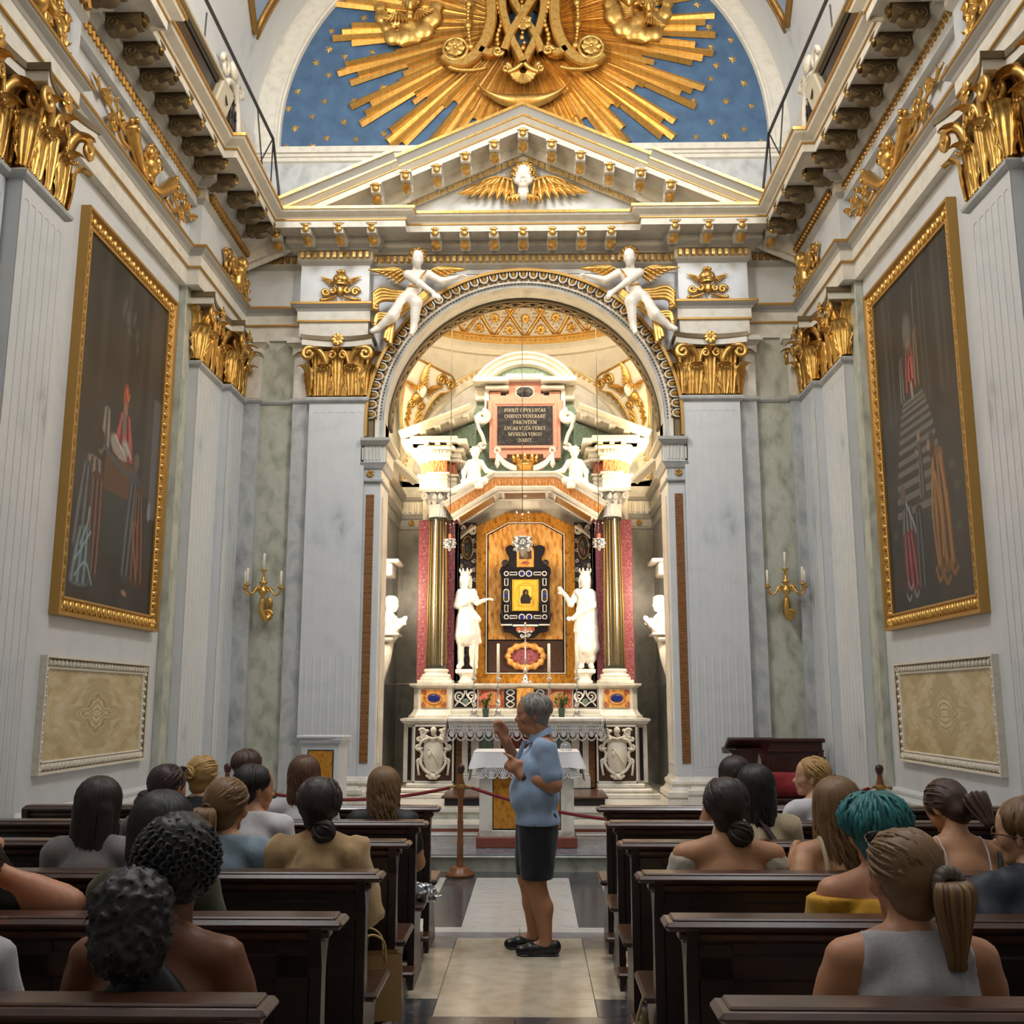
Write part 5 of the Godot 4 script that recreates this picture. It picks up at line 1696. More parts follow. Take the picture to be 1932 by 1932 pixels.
func hand_bones(p: Vector3, dir: Vector3, palm: Vector3, k := 1.0, curl := 0.35) -> Array:
	# wrist at p, fingers along dir, the palm looks along «palm»
	var d := dir.normalized()
	var n := (palm - d * palm.dot(d)).normalized()
	var sd := d.cross(n)
	var b := [[p, p + d * 0.07 * k, 0.026 * k, 0.034 * k, n, 1.7]]
	for i in 4:
		var o := p + d * 0.085 * k + sd * (i - 1.5) * 0.019 * k
		var l: float = [0.036, 0.044, 0.04, 0.03][i] * k
		var d1 := (d + n * curl).normalized()
		var d2 := (d + n * curl * 2.6).normalized()
		b.append([o, o + d1 * l, 0.0095 * k, 0.0085 * k])
		b.append([o + d1 * l, o + d1 * l + d2 * l * 0.85, 0.0085 * k, 0.0065 * k])
	var th := p + d * 0.03 * k - sd * 0.03 * k
	var t1 := (d - sd * 0.9 + n * 0.35).normalized()
	b.append([th, th + t1 * 0.04 * k, 0.013 * k, 0.010 * k])
	b.append([th + t1 * 0.04 * k, th + t1 * 0.04 * k + (d + n * 0.4 - sd * 0.2).normalized() * 0.03 * k, 0.010 * k, 0.008 * k])
	return b


func limb(pts: Array, rad: Array) -> Array:
	var b := []
	for i in pts.size() - 1: b.append([pts[i], pts[i + 1], rad[i], rad[i + 1]])
	return b


func scaled(b: Array, k: float, o := Vector3.ZERO) -> Array:
	var out := []
	for q in b:
		var c: Array = q.duplicate()
		c[0] = o + q[0] * k
		c[1] = o + q[1] * k
		c[2] = q[2] * k
		c[3] = q[3] * k
		out.append(c)
	return out


func curls(g: G, c: Vector3, r: float, n: int, k: float, from := 0.2) -> void:
	for i in n:
		var y := lerpf(from, 1.0, (i + 0.5) / n)
		var a := i * 2.4
		var w := sqrt(maxf(0, 1 - y * y))
		var p := c + Vector3(cos(a) * w, y, sin(a) * w) * r
		g.tube(spiral(Vector2(p.x, p.y), k, k * 0.3, a, 1.2, 10, p.z), taper(11, k * 0.5, k * 0.3), 5)


func alcove() -> void:
	var al := struct("wall_back", "", Vector3.ZERO)
	var g := G.new()
	for s in [-1, 1]:
		g.bx(s * 2.11, s * 2.4, 0.3, 7.6, 13.6, 17.1)
	g.bx(-2.4, 2.4, 0.3, 5.2, 16.8, 17.1)
	ob("alcove_wall", g, "marble_grey", al)
	for s in [-1, 1]:
		g = G.new()
		g.bx(s * 1.86, s * 2.12, 0.405, 5.06, 13.02, 13.7, 0.006)
		ob("pier", g, "marble_blue", al)
		g = G.new()
		g.bx(s * 1.945, s * 2.05, 0.92, 4.31, 13.005, 13.03, 0.004)
		ob("inlaid_strip", g, "brown_stone", al)
		g = G.new()
		g.bx(s * 1.845, s * 1.87, 0.9, 4.3, 13.16, 13.56, 0.004)
		ob("reveal_panel", g, "marble_warm", al)
		g = G.new().at(PLAN)
		var bp := [Vector2(-2.1, 13.02), Vector2(-1.86, 13.02), Vector2(-1.86, 13.7)]
		if s > 0: bp = [Vector2(1.86, 13.7), Vector2(1.86, 13.02), Vector2(2.1, 13.02)]
		g.mould(bp, [Vector2(0.12, 0.405), Vector2(0.12, 0.5), Vector2(0.09, 0.5), Vector2(0.12, 0.53), Vector2(0.115, 0.58), Vector2(0.07, 0.6), Vector2(0.04, 0.64), Vector2(0.06, 0.68), Vector2(0.05, 0.71), Vector2(0.02, 0.72), Vector2(0, 0.76)])
		ob("pier_base", g, "marble_warm", al)
		g = G.new()
		g.bx(s * 2.09, s * 2.12, 0.6, 3.1, 14.2, 14.6, 0.004)
		ob("dark_panel", g, "black_stone", al)
	var im := [Vector2(-2.12, 13.0), Vector2(-1.86, 13.0), Vector2(-1.86, 13.7), Vector2(-2.11, 13.7), Vector2(-2.11, 16.8)]
	var imr := im.map(func(a): return Vector2(-a.x, a.y))
	imr.reverse()
	var runs := [["impost_band", "marble_grey", [Vector2(0, 4.47), Vector2(0.03, 4.48), Vector2(0.035, 4.505), Vector2(0.01, 4.52), Vector2(0.01, 4.64), Vector2(0.03, 4.65), Vector2(0.06, 4.7), Vector2(0.075, 4.72), Vector2(0.05, 4.735)]],
		["impost_frieze", "marble_blue", [Vector2(0.05, 4.735), Vector2(0.05, 4.94)]],
		["impost_cap", "grey", [Vector2(0.05, 4.94), Vector2(0.09, 4.955), Vector2(0.12, 4.99), Vector2(0.13, 5.0), Vector2(0.13, 5.04), Vector2(0, 5.06)]]]
	for q in runs:
		g = G.new().at(PLAN)
		g.mould(im + imr, q[2])
		ob(q[0], g, q[1], al)
	g = G.new()
	for s in [-1, 1]:
		for i in 6: g.bx(s * (1.86 + 0.045 * i), s * (1.882 + 0.045 * i), 4.75, 4.925, 12.93, 12.96, 0.008)
		for i in 11: g.bx(s * 1.79, s * 1.82, 4.75, 4.925, 13.04 + 0.06 * i, 13.07 + 0.06 * i, 0.008)
	for i in 46: g.bx(-2.03 + i * 0.09, -1.99 + i * 0.09, 4.75, 4.925, 16.72, 16.76, 0.008)
	var ribs := ob("frieze_ribs", g, "marble_warm", al)
	ribs.set_meta("kind", "stuff")
	for q in [[-2.0, 12.99], [2.0, 12.99], [-1.9, 16.78], [1.88, 16.78]]:
		g = G.new().at(Transform3D(Basis(), V(q[0], 4.58, q[1])))
		rosette(g, 0.05, 7)
		ob("rosette", g, "gold_dark", al)
	# lunette, pendentives, ring and dome
	var cy := 5.3
	g = G.new()
	g.grid(40, 1, func(u, v):
		var a: float = PI * (1 - u)
		return V(cos(a) * 2.1 * v, cy - 0.3 + (0.3 + sin(a) * 2.1) * v, 16.79))
	ob("lunette_field", g, "marble_grey", al)
	g = G.new().at(Transform3D(Basis(), V(0, 0, 16.8)))
	g.mould(arc(Vector2(0, cy), 2.11, PI, 0, 48), [Vector2(0, 0.02), Vector2(0.02, 0.06), Vector2(0.05, 0.06), Vector2(0.06, 0.045), Vector2(0.2, 0.045), Vector2(0.22, 0.03), Vector2(0.23, -0.02)])
	ob("lunette_arch", g, "plaster", al)
	g = G.new()
	for i in 64:
		var a := PI * (i + 0.5) / 64
		g.ball(V(cos(a) * 2.03, cy + sin(a) * 2.03, 16.75), Vector3(0.03, 0.03, 0.02), 6)
	var pts := []
	for i in 49: pts.append(V(cos(PI * i / 48) * 2.075, cy + sin(PI * i / 48) * 2.075, 16.74))
	g.tube(pts, 0.014, 5)
	ob("gilt_beading", g, "gold_bright", al).set_meta("kind", "stuff")
	var ring := func(f: float, y: float, k := 0.0) -> Vector3: return V(sin(f) * (2.1 + k), y, 15.2 + cos(f) * (1.6 + k))
	for sx in [-1, 1]:
		for sd in [-1, 1]:
			g = G.new()
			g.grid(20, 6, func(u, v):
				var f: float = u * PI / 2
				var a: Vector3
				if u < 0.5: a = V(-2.11 * sin(f * 2), cy + 2.1 * cos(f * 2), 16.8)
				else: a = V(-2.11, cy + 2.1 * sin(f * 2 - PI / 2), 15.2 + 1.6 * cos(f * 2 - PI / 2))
				var p: Vector3 = a.lerp(ring.call(-f, 7.48), v)
				return Vector3(-sx * p.x, p.y, p.z if sd > 0 else -30.4 - p.z))
			ob("pendentive", g, "plaster", al)
	g = G.new()
	g.bx(-2.4, 2.4, 7.2, 7.6, 13.4, 13.72)
	g.grid(48, 1, func(u, v):
		var a: float = PI * (1.0 - u)
		return V(cos(a) * lerpf(2.3, 1.84, v), cy + sin(a) * lerpf(2.3, 1.84, v), 13.72))
	ob("inner_spandrel", g, "plaster", al)
	var el := []
	for i in 72: el.append(Vector2(sin(TAU * i / 72) * 2.1, 15.2 + cos(TAU * i / 72) * 1.6))
	g = G.new().at(PLAN)
	g.mould(el, [Vector2(-0.02, 7.46), Vector2(0.05, 7.48), Vector2(0.05, 7.52), Vector2(0.03, 7.53), Vector2(0.03, 7.58), Vector2(0.07, 7.62), Vector2(0.11, 7.65), Vector2(0.11, 7.68), Vector2(0.04, 7.7)], true)
	ob("ring_cornice", g, "plaster", al)
	g = G.new().at(PLAN)
	g.mould(el, [Vector2(0.11, 7.655), Vector2(0.13, 7.66), Vector2(0.13, 7.69), Vector2(0.06, 7.71), Vector2(0.06, 7.79), Vector2(0.09, 7.8), Vector2(0.09, 7.82), Vector2(0.0, 7.83)], true)
	g.x = Transform3D()
	for i in 150: g.ball(ring.call(TAU * i / 150, 7.75, -0.065), Vector3(0.022, 0.022, 0.022), 5)
	ob("ring_beading", g, "gold_bright", al).set_meta("kind", "stuff")
	var dm := func(f: float, h: float, k := 0.0) -> Vector3:
		return V(sin(f) * cos(h) * (2.08 - k), 7.8 + sin(h) * (1.9 - k), 15.2 + cos(f) * cos(h) * (1.58 - k))
	g = G.new()
	g.grid(48, 12, func(u, v): return dm.call(-u * TAU, v * PI / 2))
	ob("dome", g, "plaster", al)
	var N := 24
	for side in [-1, 1]:
		for i in N:
			pts = []
			for j in 15:
				var h := j / 14.0 * 1.25
				pts.append(dm.call(TAU * i / N + side * h * 0.62, h, 0.02))
			if cos(TAU * i / N) < -0.2: continue
			g = G.new()
			g.tube(pts, taper(15, 0.05, 0.018), 6, 0.6)
			for j in 26:
				var h := (j + 0.5) / 26 * 0.9
				for o in [-0.05, 0.05]: g.ball(dm.call(TAU * i / N + side * h * 0.62 + o, h, 0.015), Vector3.ONE * 0.014, 4)
			ob("coffer_rib", g, "gold", al)
	g = G.new()
	rosette(g, 0.09, 8)
	var ro := g.done()
	for j in 7:
		var h := PI * 2 / N / 0.62 / 4 * (j * 2 + 1) * 0.5 + 0.02
		for i in N:
			var f := TAU * (i + (0.5 if j % 2 == 0 else 0.0)) / N
			if cos(f) < -0.1 or h > 1.2: continue
			var p: Vector3 = dm.call(f, h, 0.01)
			var o := mk("coffer_rosette", ro, "gold", al)
			o.look_at_from_position(p, V(0, 7.8, 15.2) * 2.0 - p * 1.0 - (V(0, 7.8, 15.2) - p) * 0.0, Vector3.UP, true)
			o.scale = Vector3.ONE * lerpf(1.0, 0.45, h / 1.2)
	for s in [-1, 1]: cherub_relief(s)


func cherub_relief(s: int) -> void:
	var t := thing("gilded_cherub_relief", "gilded winged cherub head with scrolls on the %s pendentive under the dome" % ("left" if s < 0 else "right"), "relief")
	t.transform = Transform3D(Basis(Vector3.UP, -s * 0.75) * Basis(Vector3.RIGHT, 0.32), V(s * 1.68, 6.68, 16.22))
	t.scale = Vector3(-s, 1, 1)
	var g := G.new()
	g.ext(curve([Vector2(-0.42, 0.42), Vector2(-0.3, 0.5), Vector2(0.2, 0.42), Vector2(0.5, 0.36), Vector2(0.58, 0.2), Vector2(0.45, 0.08), Vector2(0.3, 0.02), Vector2(0.16, -0.18), Vector2(0.05, -0.5), Vector2(-0.1, -0.72), Vector2(-0.26, -0.68), Vector2(-0.38, -0.3), Vector2(-0.42, 0.42)], 5), -0.02, 0.02)
	ob("ground", g, "plaster", t)
	g = G.new()
	g.tube(curve([Vector3(-0.42, 0.42, 0.03), Vector3(-0.3, 0.5, 0.03), Vector3(0.2, 0.42, 0.03), Vector3(0.5, 0.36, 0.03), Vector3(0.58, 0.2, 0.03), Vector3(0.45, 0.08, 0.03), Vector3(0.3, 0.02, 0.03), Vector3(0.16, -0.18, 0.03), Vector3(0.05, -0.5, 0.03), Vector3(-0.1, -0.72, 0.03), Vector3(-0.26, -0.68, 0.03), Vector3(-0.38, -0.3, 0.03), Vector3(-0.42, 0.42, 0.03)], 5), 0.018, 5)
	for q in [[0.28, 0.26, 0.1, 0.0, 1.6], [0.47, 0.22, 0.08, PI, -1.5], [-0.02, -0.24, 0.06, 0.0, 1.4], [-0.2, -0.24, 0.06, PI, -1.4]]: vol(g, Vector2(q[0], q[1]), q[2], q[3], q[4], 0.06, 0.022)
	ob("scrollwork", g, "gold", t)
	g = G.new()
	wing(g, Transform3D(Basis(Vector3.BACK, 1.3), Vector3(-0.12, 0.08, 0.05)), 0.42)
	wing(g, Transform3D(Basis(Vector3.BACK, 0.35), Vector3(0.0, 0.02, 0.05)), 0.36)
	wing(g, Transform3D(Basis(Vector3.BACK, -0.2) * Basis.from_scale(Vector3(-1, 1, 1)), Vector3(-0.2, 0.04, 0.05)), 0.26)
	ob("wing", g, "gold", t)
	g = G.new()
	blob(g, head_bones(Transform3D(Basis.from_scale(Vector3.ONE * 0.85), Vector3(-0.1, 0.0, 0.1)), false), 0.012, 0.02)
	ob("face", g, "statue", t)
	g = G.new()
	curls(g, Vector3(-0.1, 0.02, 0.08), 0.085, 22, 0.028, 0.0)
	g.ball(Vector3(-0.12, -0.12, 0.05), Vector3(0.12, 0.09, 0.06), 8)
	ob("curls", g, "gold", t)
	for i in 6:
		var o := mk("acanthus_leaf", leaf_s, "gold", t)
		o.position = Vector3(-0.14 + (i % 2) * 0.1 - 0.03, -0.4 - 0.1 * (i / 2), 0.03)
		o.rotation.z = 0.6 * (1 - 2 * (i % 2))


func inlay(t: Node3D, called: String, m: String, f: Callable) -> void:
	var g := G.new()
	f.call(g)
	ob(called, g, m, t)


func altar() -> void:
	alcove()
	var fp := thing("altar_footpace", "dark wooden step in front of the high altar", "step", V(0, 0.405, 13.6))
	inlay(fp, "tread", "dark_brown", func(g): g.box(Vector3(0, 0.1, 0), Vector3(2.06, 0.03, 1.1), 0.01))
	inlay(fp, "riser", "ebony", func(g): g.box(Vector3(0, 0.045, 0), Vector3(1.98, 0.09, 1.04), 0.004))
	# ---- the altar block
	var t := thing("high_altar", "white marble high altar with carved coats of arms and inlaid coloured stone", "altar")
	inlay(t, "plinth", "marble_warm", func(g):
		for s in [-1, 1]:
			g.bx(s * 0.93, s * 1.8, 0.405, 0.47, 14.0, 16.3, 0.01)
			g.bx(s * 0.95, s * 1.7, 0.47, 0.53, 14.06, 16.2, 0.02)
			g.bx(s * 0.96, s * 1.6, 0.53, 0.59, 14.11, 16.1, 0.015))
	for s in [-1, 1]:
		inlay(t, "pedestal", "marble_warm", func(g):
			g.bx(s * 0.97, s * 1.5, 0.59, 1.36, 14.19, 16.0, 0.006)
			g.bx(s * 1.5, s * 1.66, 0.59, 1.36, 14.3, 16.0, 0.006)
			for q in [[0.96, 0.985], [1.485, 1.51]]: g.bx(s * q[0], s * q[1], 0.59, 1.36, 14.15, 14.2, 0.005)
			for q in [[0.59, 0.62], [1.33, 1.36]]: g.bx(s * 0.96, s * 1.51, q[0], q[1], 14.15, 14.2, 0.005))
		inlay(t, "brown_panel", "dark_brown", func(g): g.bx(s * 0.985, s * 1.485, 0.62, 1.33, 14.185, 14.2))
		inlay(t, "dark_strip", "ebony", func(g): g.bx(s * 1.55, s * 1.6, 0.62, 1.32, 14.29, 14.32, 0.003))
		var c := Node3D.new()
		c.name = "coat_of_arms"
		t.add_child(c, true)
		c.position = V(s * 1.235, 0.975, 14.17)
		inlay(c, "shield", "carved", func(g):
			g.grid(12, 14, func(u, v):
				var y: float = lerpf(-0.24, 0.2, v)
				var w: float = 0.155 * (0.5 + 0.5 * sin(clampf(v * 1.5, 0, 1) * PI * 0.62)) * (1.0 - 0.15 * v)
				var q: float = u * 2 - 1
				return Vector3(q * w, y, 0.02 + 0.06 * (1 - q * q) * sin(PI * clampf(v, 0.05, 0.95))))
			g.tube(curve([Vector3(-0.06, 0.08, 0.07), Vector3(0.0, 0.0, 0.085), Vector3(0.08, -0.12, 0.07)]), 0.012, 5)
			g.ball(Vector3(-0.05, 0.0, 0.075), Vector3(0.03, 0.045, 0.02), 8))
		inlay(c, "scroll_border", "carved", func(g):
			for m in [-1, 1]:
				g.tube(curve([Vector3(m * 0.06, 0.21, 0.05), Vector3(m * 0.15, 0.17, 0.06), Vector3(m * 0.19, 0.08, 0.04), Vector3(m * 0.15, 0.0, 0.04), Vector3(m * 0.17, -0.1, 0.05), Vector3(m * 0.12, -0.2, 0.05), Vector3(m * 0.04, -0.26, 0.05)]), 0.022, 6)
				for q in [[0.12, 0.19, 0.05, 0.0, 1.4], [0.2, 0.09, 0.045, PI, 1.3], [0.19, -0.1, 0.035, PI, -1.3], [0.05, -0.27, 0.035, 0.0, -1.2], [0.15, 0.28, 0.055, 0.5, 1.3], [0.2, 0.2, 0.035, 2.0, 1.2]]: vol(g, Vector2(m * q[0], q[1]), q[2], q[3] if m > 0 else PI - q[3], q[4] * m, 0.04, 0.018)
				g.ball(Vector3(m * 0.185, 0.06, 0.06), Vector3(0.03, 0.02, 0.03), 8)
				g.tube([Vector3(m * 0.21, -0.12, 0.03), Vector3(m * 0.2, -0.22, 0.03), Vector3(m * 0.19, -0.28, 0.03)], [0.02, 0.015, 0.02], 6)
			g.tube([Vector3(0, -0.25, 0.04), Vector3(0, -0.33, 0.04)], [0.045, 0.06], 8))
		inlay(c, "helmet", "carved", func(g):
			g.ball(Vector3(0, 0.31, 0.06), Vector3(0.045, 0.05, 0.045), 10)
			g.tube([Vector3(-0.08, 0.22, 0.05), Vector3(0, 0.2, 0.07), Vector3(0.08, 0.22, 0.05)], 0.02, 6)
			for i in 8: g.ball(Vector3(cos(i * 0.8) * 0.14, 0.27 + sin(i * 1.7) * 0.04, 0.03), Vector3(0.035, 0.025, 0.02), 6))
		# the recessed middle
		for q in [[0.86, 0.95, "brown_stone"], [0.78, 0.86, "marble_warm"], [0.735, 0.78, "breccia"], [0.63, 0.735, "marble_warm"], [0.43, 0.63, "green_stone"], [0.33, 0.43, "marble_warm"], [0.28, 0.33, "breccia"]]:
			inlay(t, "front_strip", q[2], func(g): g.bx(s * q[0], s * q[1], 0.52, 1.38, 14.3 if q[2] != "marble_warm" else 14.27, 14.6, 0.003))
		inlay(t, "strip_base", "marble_warm", func(g):
			g.bx(s * 0.6, s * 0.88, 0.52, 0.68, 14.22, 14.5, 0.01)
			g.bx(s * 0.62, s * 0.87, 0.68, 0.71, 14.24, 14.5, 0.01))
	inlay(t, "front_panel", "red_stone", func(g): g.bx(-0.28, 0.28, 0.52, 1.38, 14.31, 14.6))
	inlay(t, "altar_slab", "marble_warm", func(g):
		g.at(PLAN).mould([Vector2(-1.62, 16.0), Vector2(-1.62, 14.2), Vector2(-0.95, 14.2), Vector2(-0.95, 14.06), Vector2(0.95, 14.06), Vector2(0.95, 14.2), Vector2(1.62, 14.2), Vector2(1.62, 16.0)].map(func(a): return a), [Vector2(-0.3, 1.36), Vector2(0.0, 1.36), Vector2(0.02, 1.37), Vector2(0.05, 1.39), Vector2(0.05, 1.405), Vector2(0.07, 1.41), Vector2(0.07, 1.44), Vector2(-0.9, 1.445)]))
	# ---- predella with the inlaid panels
	inlay(t, "gradine", "marble_warm", func(g):
		g.bx(-1.06, 1.06, 1.44, 1.5, 14.42, 16, 0.01)
		g.bx(-1.04, 1.04, 1.5, 1.56, 14.52, 16, 0.01)
		g.x = PLAN
		for s in [-1, 1]:
			var pp := [Vector2(1.03, 16.0), Vector2(1.03, 14.6), Vector2(1.5, 14.6), Vector2(1.58, 14.75), Vector2(1.58, 16)].map(func(a): return Vector2(s * a.x, a.y))
			if s < 0: pp.reverse()
			g.mould(pp, [Vector2(0.07, 1.44), Vector2(0.07, 1.475), Vector2(0.05, 1.48), Vector2(0.02, 1.52), Vector2(0.0, 1.56), Vector2(0, 1.86)]))
	inlay(t, "predella_body", "marble_warm", func(g):
		g.bx(-1.04, 1.04, 1.56, 1.86, 14.72, 16))
	inlay(t, "predella_cornice", "marble_warm", func(g):
		g.x = PLAN
		g.mould([Vector2(-1.58, 16), Vector2(-1.58, 14.72), Vector2(-1.5, 14.6), Vector2(-1.05, 14.6), Vector2(-1.05, 14.7), Vector2(1.05, 14.7), Vector2(1.05, 14.6), Vector2(1.5, 14.6), Vector2(1.58, 14.72), Vector2(1.58, 16)], [Vector2(-0.2, 1.855), Vector2(0, 1.855), Vector2(0.02, 1.865), Vector2(0.05, 1.885), Vector2(0.06, 1.89), Vector2(0.06, 1.92), Vector2(-1.2, 1.925)]))
	for s in [-1, 1]:
		inlay(t, "inlaid_panel", "siena", func(g): g.bx(s * 1.1, s * 1.46, 1.585, 1.835, 14.585, 14.61))
		inlay(t, "side_panel", "red_stone", func(g): g.bx(s * 1.585, s * 1.59, 1.585, 1.835, 14.85, 15.6))
		inlay(t, "lapis_oval", "lapis", func(g): g.ball(V(s * 1.28, 1.71, 14.585), Vector3(0.09, 0.055, 0.012), 14))
		inlay(t, "oval_rim", "amber_stone", func(g):
			var p := []
			for i in 25: p.append(V(s * 1.28 + cos(TAU * i / 24) * 0.11, 1.71 + sin(TAU * i / 24) * 0.075, 14.583))
			g.tube(p, 0.012, 5))
		inlay(t, "corner_inlay", "red_jasper", func(g):
			for a in [-1, 1]:
				for b in [-1, 1]:
					vol(g, Vector2(s * 1.28 + a * 0.14, 1.71 + b * 0.085), 0.035, PI * 0.5, a * b * 1.2, -14.583, 0.009)
					g.bx(s * 1.28 + a * 0.12, s * 1.28 + a * 0.175, 1.71 + b * 0.075, 1.71 + b * 0.12, 14.58, 14.6))
		inlay(t, "inlaid_panel", "ebony", func(g): g.bx(s * 0.68, s * 1.01, 1.585, 1.835, 14.71, 14.73))
		inlay(t, "scroll_inlay", "statue", func(g):
			for a in [-1, 1]:
				vol(g, Vector2(s * 0.845 + a * 0.085, 1.74), 0.075, -PI / 2, a * 1.6, -14.705, 0.012)
				g.tube(curve([V(s * 0.845 + a * 0.085, 1.665, 14.705), V(s * 0.845 + a * 0.03, 1.63, 14.705), V(s * 0.845, 1.6, 14.705)]), 0.011, 5)
				g.tube(curve([V(s * 0.845 + a * 0.01, 1.82, 14.705), V(s * 0.845 + a * 0.03, 1.74, 14.705), V(s * 0.845 + a * 0.12, 1.64, 14.705), V(s * 0.845 + a * 0.15, 1.6, 14.705)]), 0.011, 5))
		inlay(t, "green_oval", "green_stone", func(g): g.ball(V(s * 0.845, 1.665, 14.705), Vector3(0.05, 0.045, 0.01), 12))
		inlay(t, "inlaid_panel", "red_jasper", func(g): g.bx(s * 0.3, s * 0.66, 1.585, 1.835, 14.71, 14.73))
		inlay(t, "inlaid_disc", "amber_stone", func(g): g.ball(V(s * 0.47, 1.71, 14.71), Vector3(0.13, 0.1, 0.012), 14))
		inlay(t, "inlaid_panel", "black_stone", func(g): g.bx(s * 0.12, s * 0.3, 1.585, 1.835, 14.71, 14.73))
		inlay(t, "knot_inlay", "statue", func(g):
			for a in [-1, 1]:
				var p := []
				for i in 19: p.append(V(s * 0.21 + a * 0.055 * sin(i / 18.0 * TAU * 1.5), 1.585 + i / 18.0 * 0.25, 14.705))
				g.tube(p, 0.009, 5))
	inlay(t, "tabernacle_panel", "siena", func(g): g.bx(-0.12, 0.12, 1.57, 1.86, 14.66, 14.8, 0.01))
	retable()


func mitre_panel(g: G, poly: Array, d: float, th: float) -> void:
	var x := g.x
	g.x = x * Transform3D(Basis(), V(0, 0, d))
	g.ext(poly, -0.02, th)
	g.x = x


func retable() -> void:
	var t := thing("retable", "tall altarpiece of coloured marbles with columns, canopy and inscribed plaque", "altarpiece")
	# middle field
	var hexa := func(w: float, y0: float, y1: float, c: float, y2: float) -> Array: return [Vector2(-w, y0), Vector2(w, y0), Vector2(w, y1), Vector2(c, y2), Vector2(-c, y2), Vector2(-w, y1)]
	inlay(t, "core", "marble_warm", func(g): g.bx(-1.6, 1.6, 1.9, 5.4, 15.75, 16.75))
	inlay(t, "outer_frame", "siena_dark", func(g): mitre_panel(g, hexa.call(0.755, 1.93, 4.32, 0.31, 4.54), 15.72, 0.1))
	inlay(t, "frame_fillet", "statue", func(g):
		g.x = Transform3D(Basis(), V(0, 0, 15.62))
		var p: Array = hexa.call(0.6, 2.08, 4.2, 0.265, 4.385)
		p.reverse()
		g.mould(p, [Vector2(0, 0), Vector2(0, 0.02), Vector2(0.012, 0.02), Vector2(0.012, 0)], true))
	inlay(t, "frame_dark_line", "ebony", func(g): mitre_panel(g, hexa.call(0.585, 2.09, 4.195, 0.258, 4.375), 15.615, 0.002))  # thin dark line between the fillet and the yellow field
	inlay(t, "yellow_field", "siena", func(g): mitre_panel(g, hexa.call(0.565, 2.59, 4.185, 0.25, 4.36), 15.612, 0.004))
	inlay(t, "lower_field", "dark_brown", func(g): g.bx(-0.565, 0.565, 2.105, 2.565, 15.6, 15.62))
	inlay(t, "oval_wreath", "siena", func(g):
		var p := []
		var r := []
		for i in 61:
			var a := TAU * i / 60
			p.append(V(cos(a) * 0.265, 2.335 + sin(a) * 0.165, 15.57))
			r.append(0.045 + 0.012 * cos(a * 12))
		g.tube(p, r, 7))
	inlay(t, "oval_panel", "violet_stone", func(g): g.ball(V(0, 2.335, 15.6), Vector3(0.235, 0.14, 0.02), 18))
	for s in [-1, 1]:
		inlay(t, "niche_back", "breccia", func(g):
			g.bx(s * 0.755, s * 1.04, 1.92, 4.4, 15.68, 15.78)
			g.bx(s * 1.0, s * 1.05, 1.92, 4.3, 15.2, 15.7))
		inlay(t, "niche_ornament", "carved", func(g):
			for i in 26:
				vol(g, Vector2(s * (0.79 + 0.2 * (i % 2)), 2.3 + i * 0.075), 0.035, i * 1.1, 1.3, -15.66, 0.009)
			for m in [-1, 1]: vol(g, Vector2(s * 0.9 + m * 0.09, 4.27), 0.07, PI / 2, m * 1.5, -15.64, 0.022)
			g.tube(curve([V(s * 0.77, 4.33, 15.64), V(s * 0.9, 4.24, 15.6), V(s * 1.02, 4.15, 15.64)]), 0.03, 6))
		inlay(t, "small_painting", "painting_small_left" if s < 0 else "painting_small_right", func(g):
			g.grid(16, 6, func(u, v):
				var a: float = u * TAU
				return V(s * 0.895 + cos(a) * 0.075 * v, 4.0 + sin(a) * 0.17 * v, 15.655)))
		inlay(t, "small_picture_frame", "gold_dark", func(g):
			var p := []
			for i in 25: p.append(V(s * 0.895 + cos(TAU * i / 24) * 0.085, 4.0 + sin(TAU * i / 24) * 0.18, 15.65))
			g.tube(p, 0.012, 5))
		# backing pilasters and columns
		inlay(t, "backing_pilaster", "violet_stone", func(g):
			g.bx(s * 1.0, s * 1.17, 1.95, 4.36, 15.2, 15.6, 0.01)
			g.bx(s * 1.42, s * 1.6, 1.95, 4.36, 15.2, 15.6, 0.01)
			g.bx(s * 1.17, s * 1.42, 1.95, 4.36, 15.3, 15.6))
		var c := Node3D.new()
		c.name = "column"
		c.set_meta("label", "dark fluted column with gilded fillets")
		t.add_child(c, true)
		c.position = V(s * 1.29, 0, 15.0)
		inlay(c, "shaft", "breccia_dark", func(g): g.lathe([Vector2(0, 2.13), Vector2(0.15, 2.13), Vector2(0.152, 2.18), Vector2(0.143, 2.2), Vector2(0.14, 3.0), Vector2(0.122, 4.3), Vector2(0.135, 4.31), Vector2(0.135, 4.34), Vector2(0, 4.34)], 40))
		for i in 16:
			var a := TAU * i / 16
			inlay(c, "gilt_fillet", "gilt_line", func(g): g.tube([Vector3(cos(a) * 0.143, 2.2, sin(a) * 0.143), Vector3(cos(a) * 0.14, 3.0, sin(a) * 0.14), Vector3(cos(a) * 0.122, 4.29, sin(a) * 0.122)], 0.007, 4))
		inlay(c, "column_base", "marble_warm", func(g):
			g.box(Vector3(0, 1.945, 0), Vector3(0.5, 0.05, 0.5), 0.008)
			g.box(Vector3(0, 1.99, 0), Vector3(0.42, 0.04, 0.42), 0.008)
			g.lathe([Vector2(0.2, 2.01), Vector2(0.215, 2.03), Vector2(0.2, 2.055), Vector2(0.17, 2.06), Vector2(0.165, 2.08), Vector2(0.185, 2.1), Vector2(0.175, 2.125), Vector2(0.15, 2.13)], 28))
		inlay(c, "capital_bell", "grey", func(g): g.lathe([Vector2(0.125, 4.34), Vector2(0.13, 4.55), Vector2(0.17, 4.68), Vector2(0.19, 4.7)], 20))
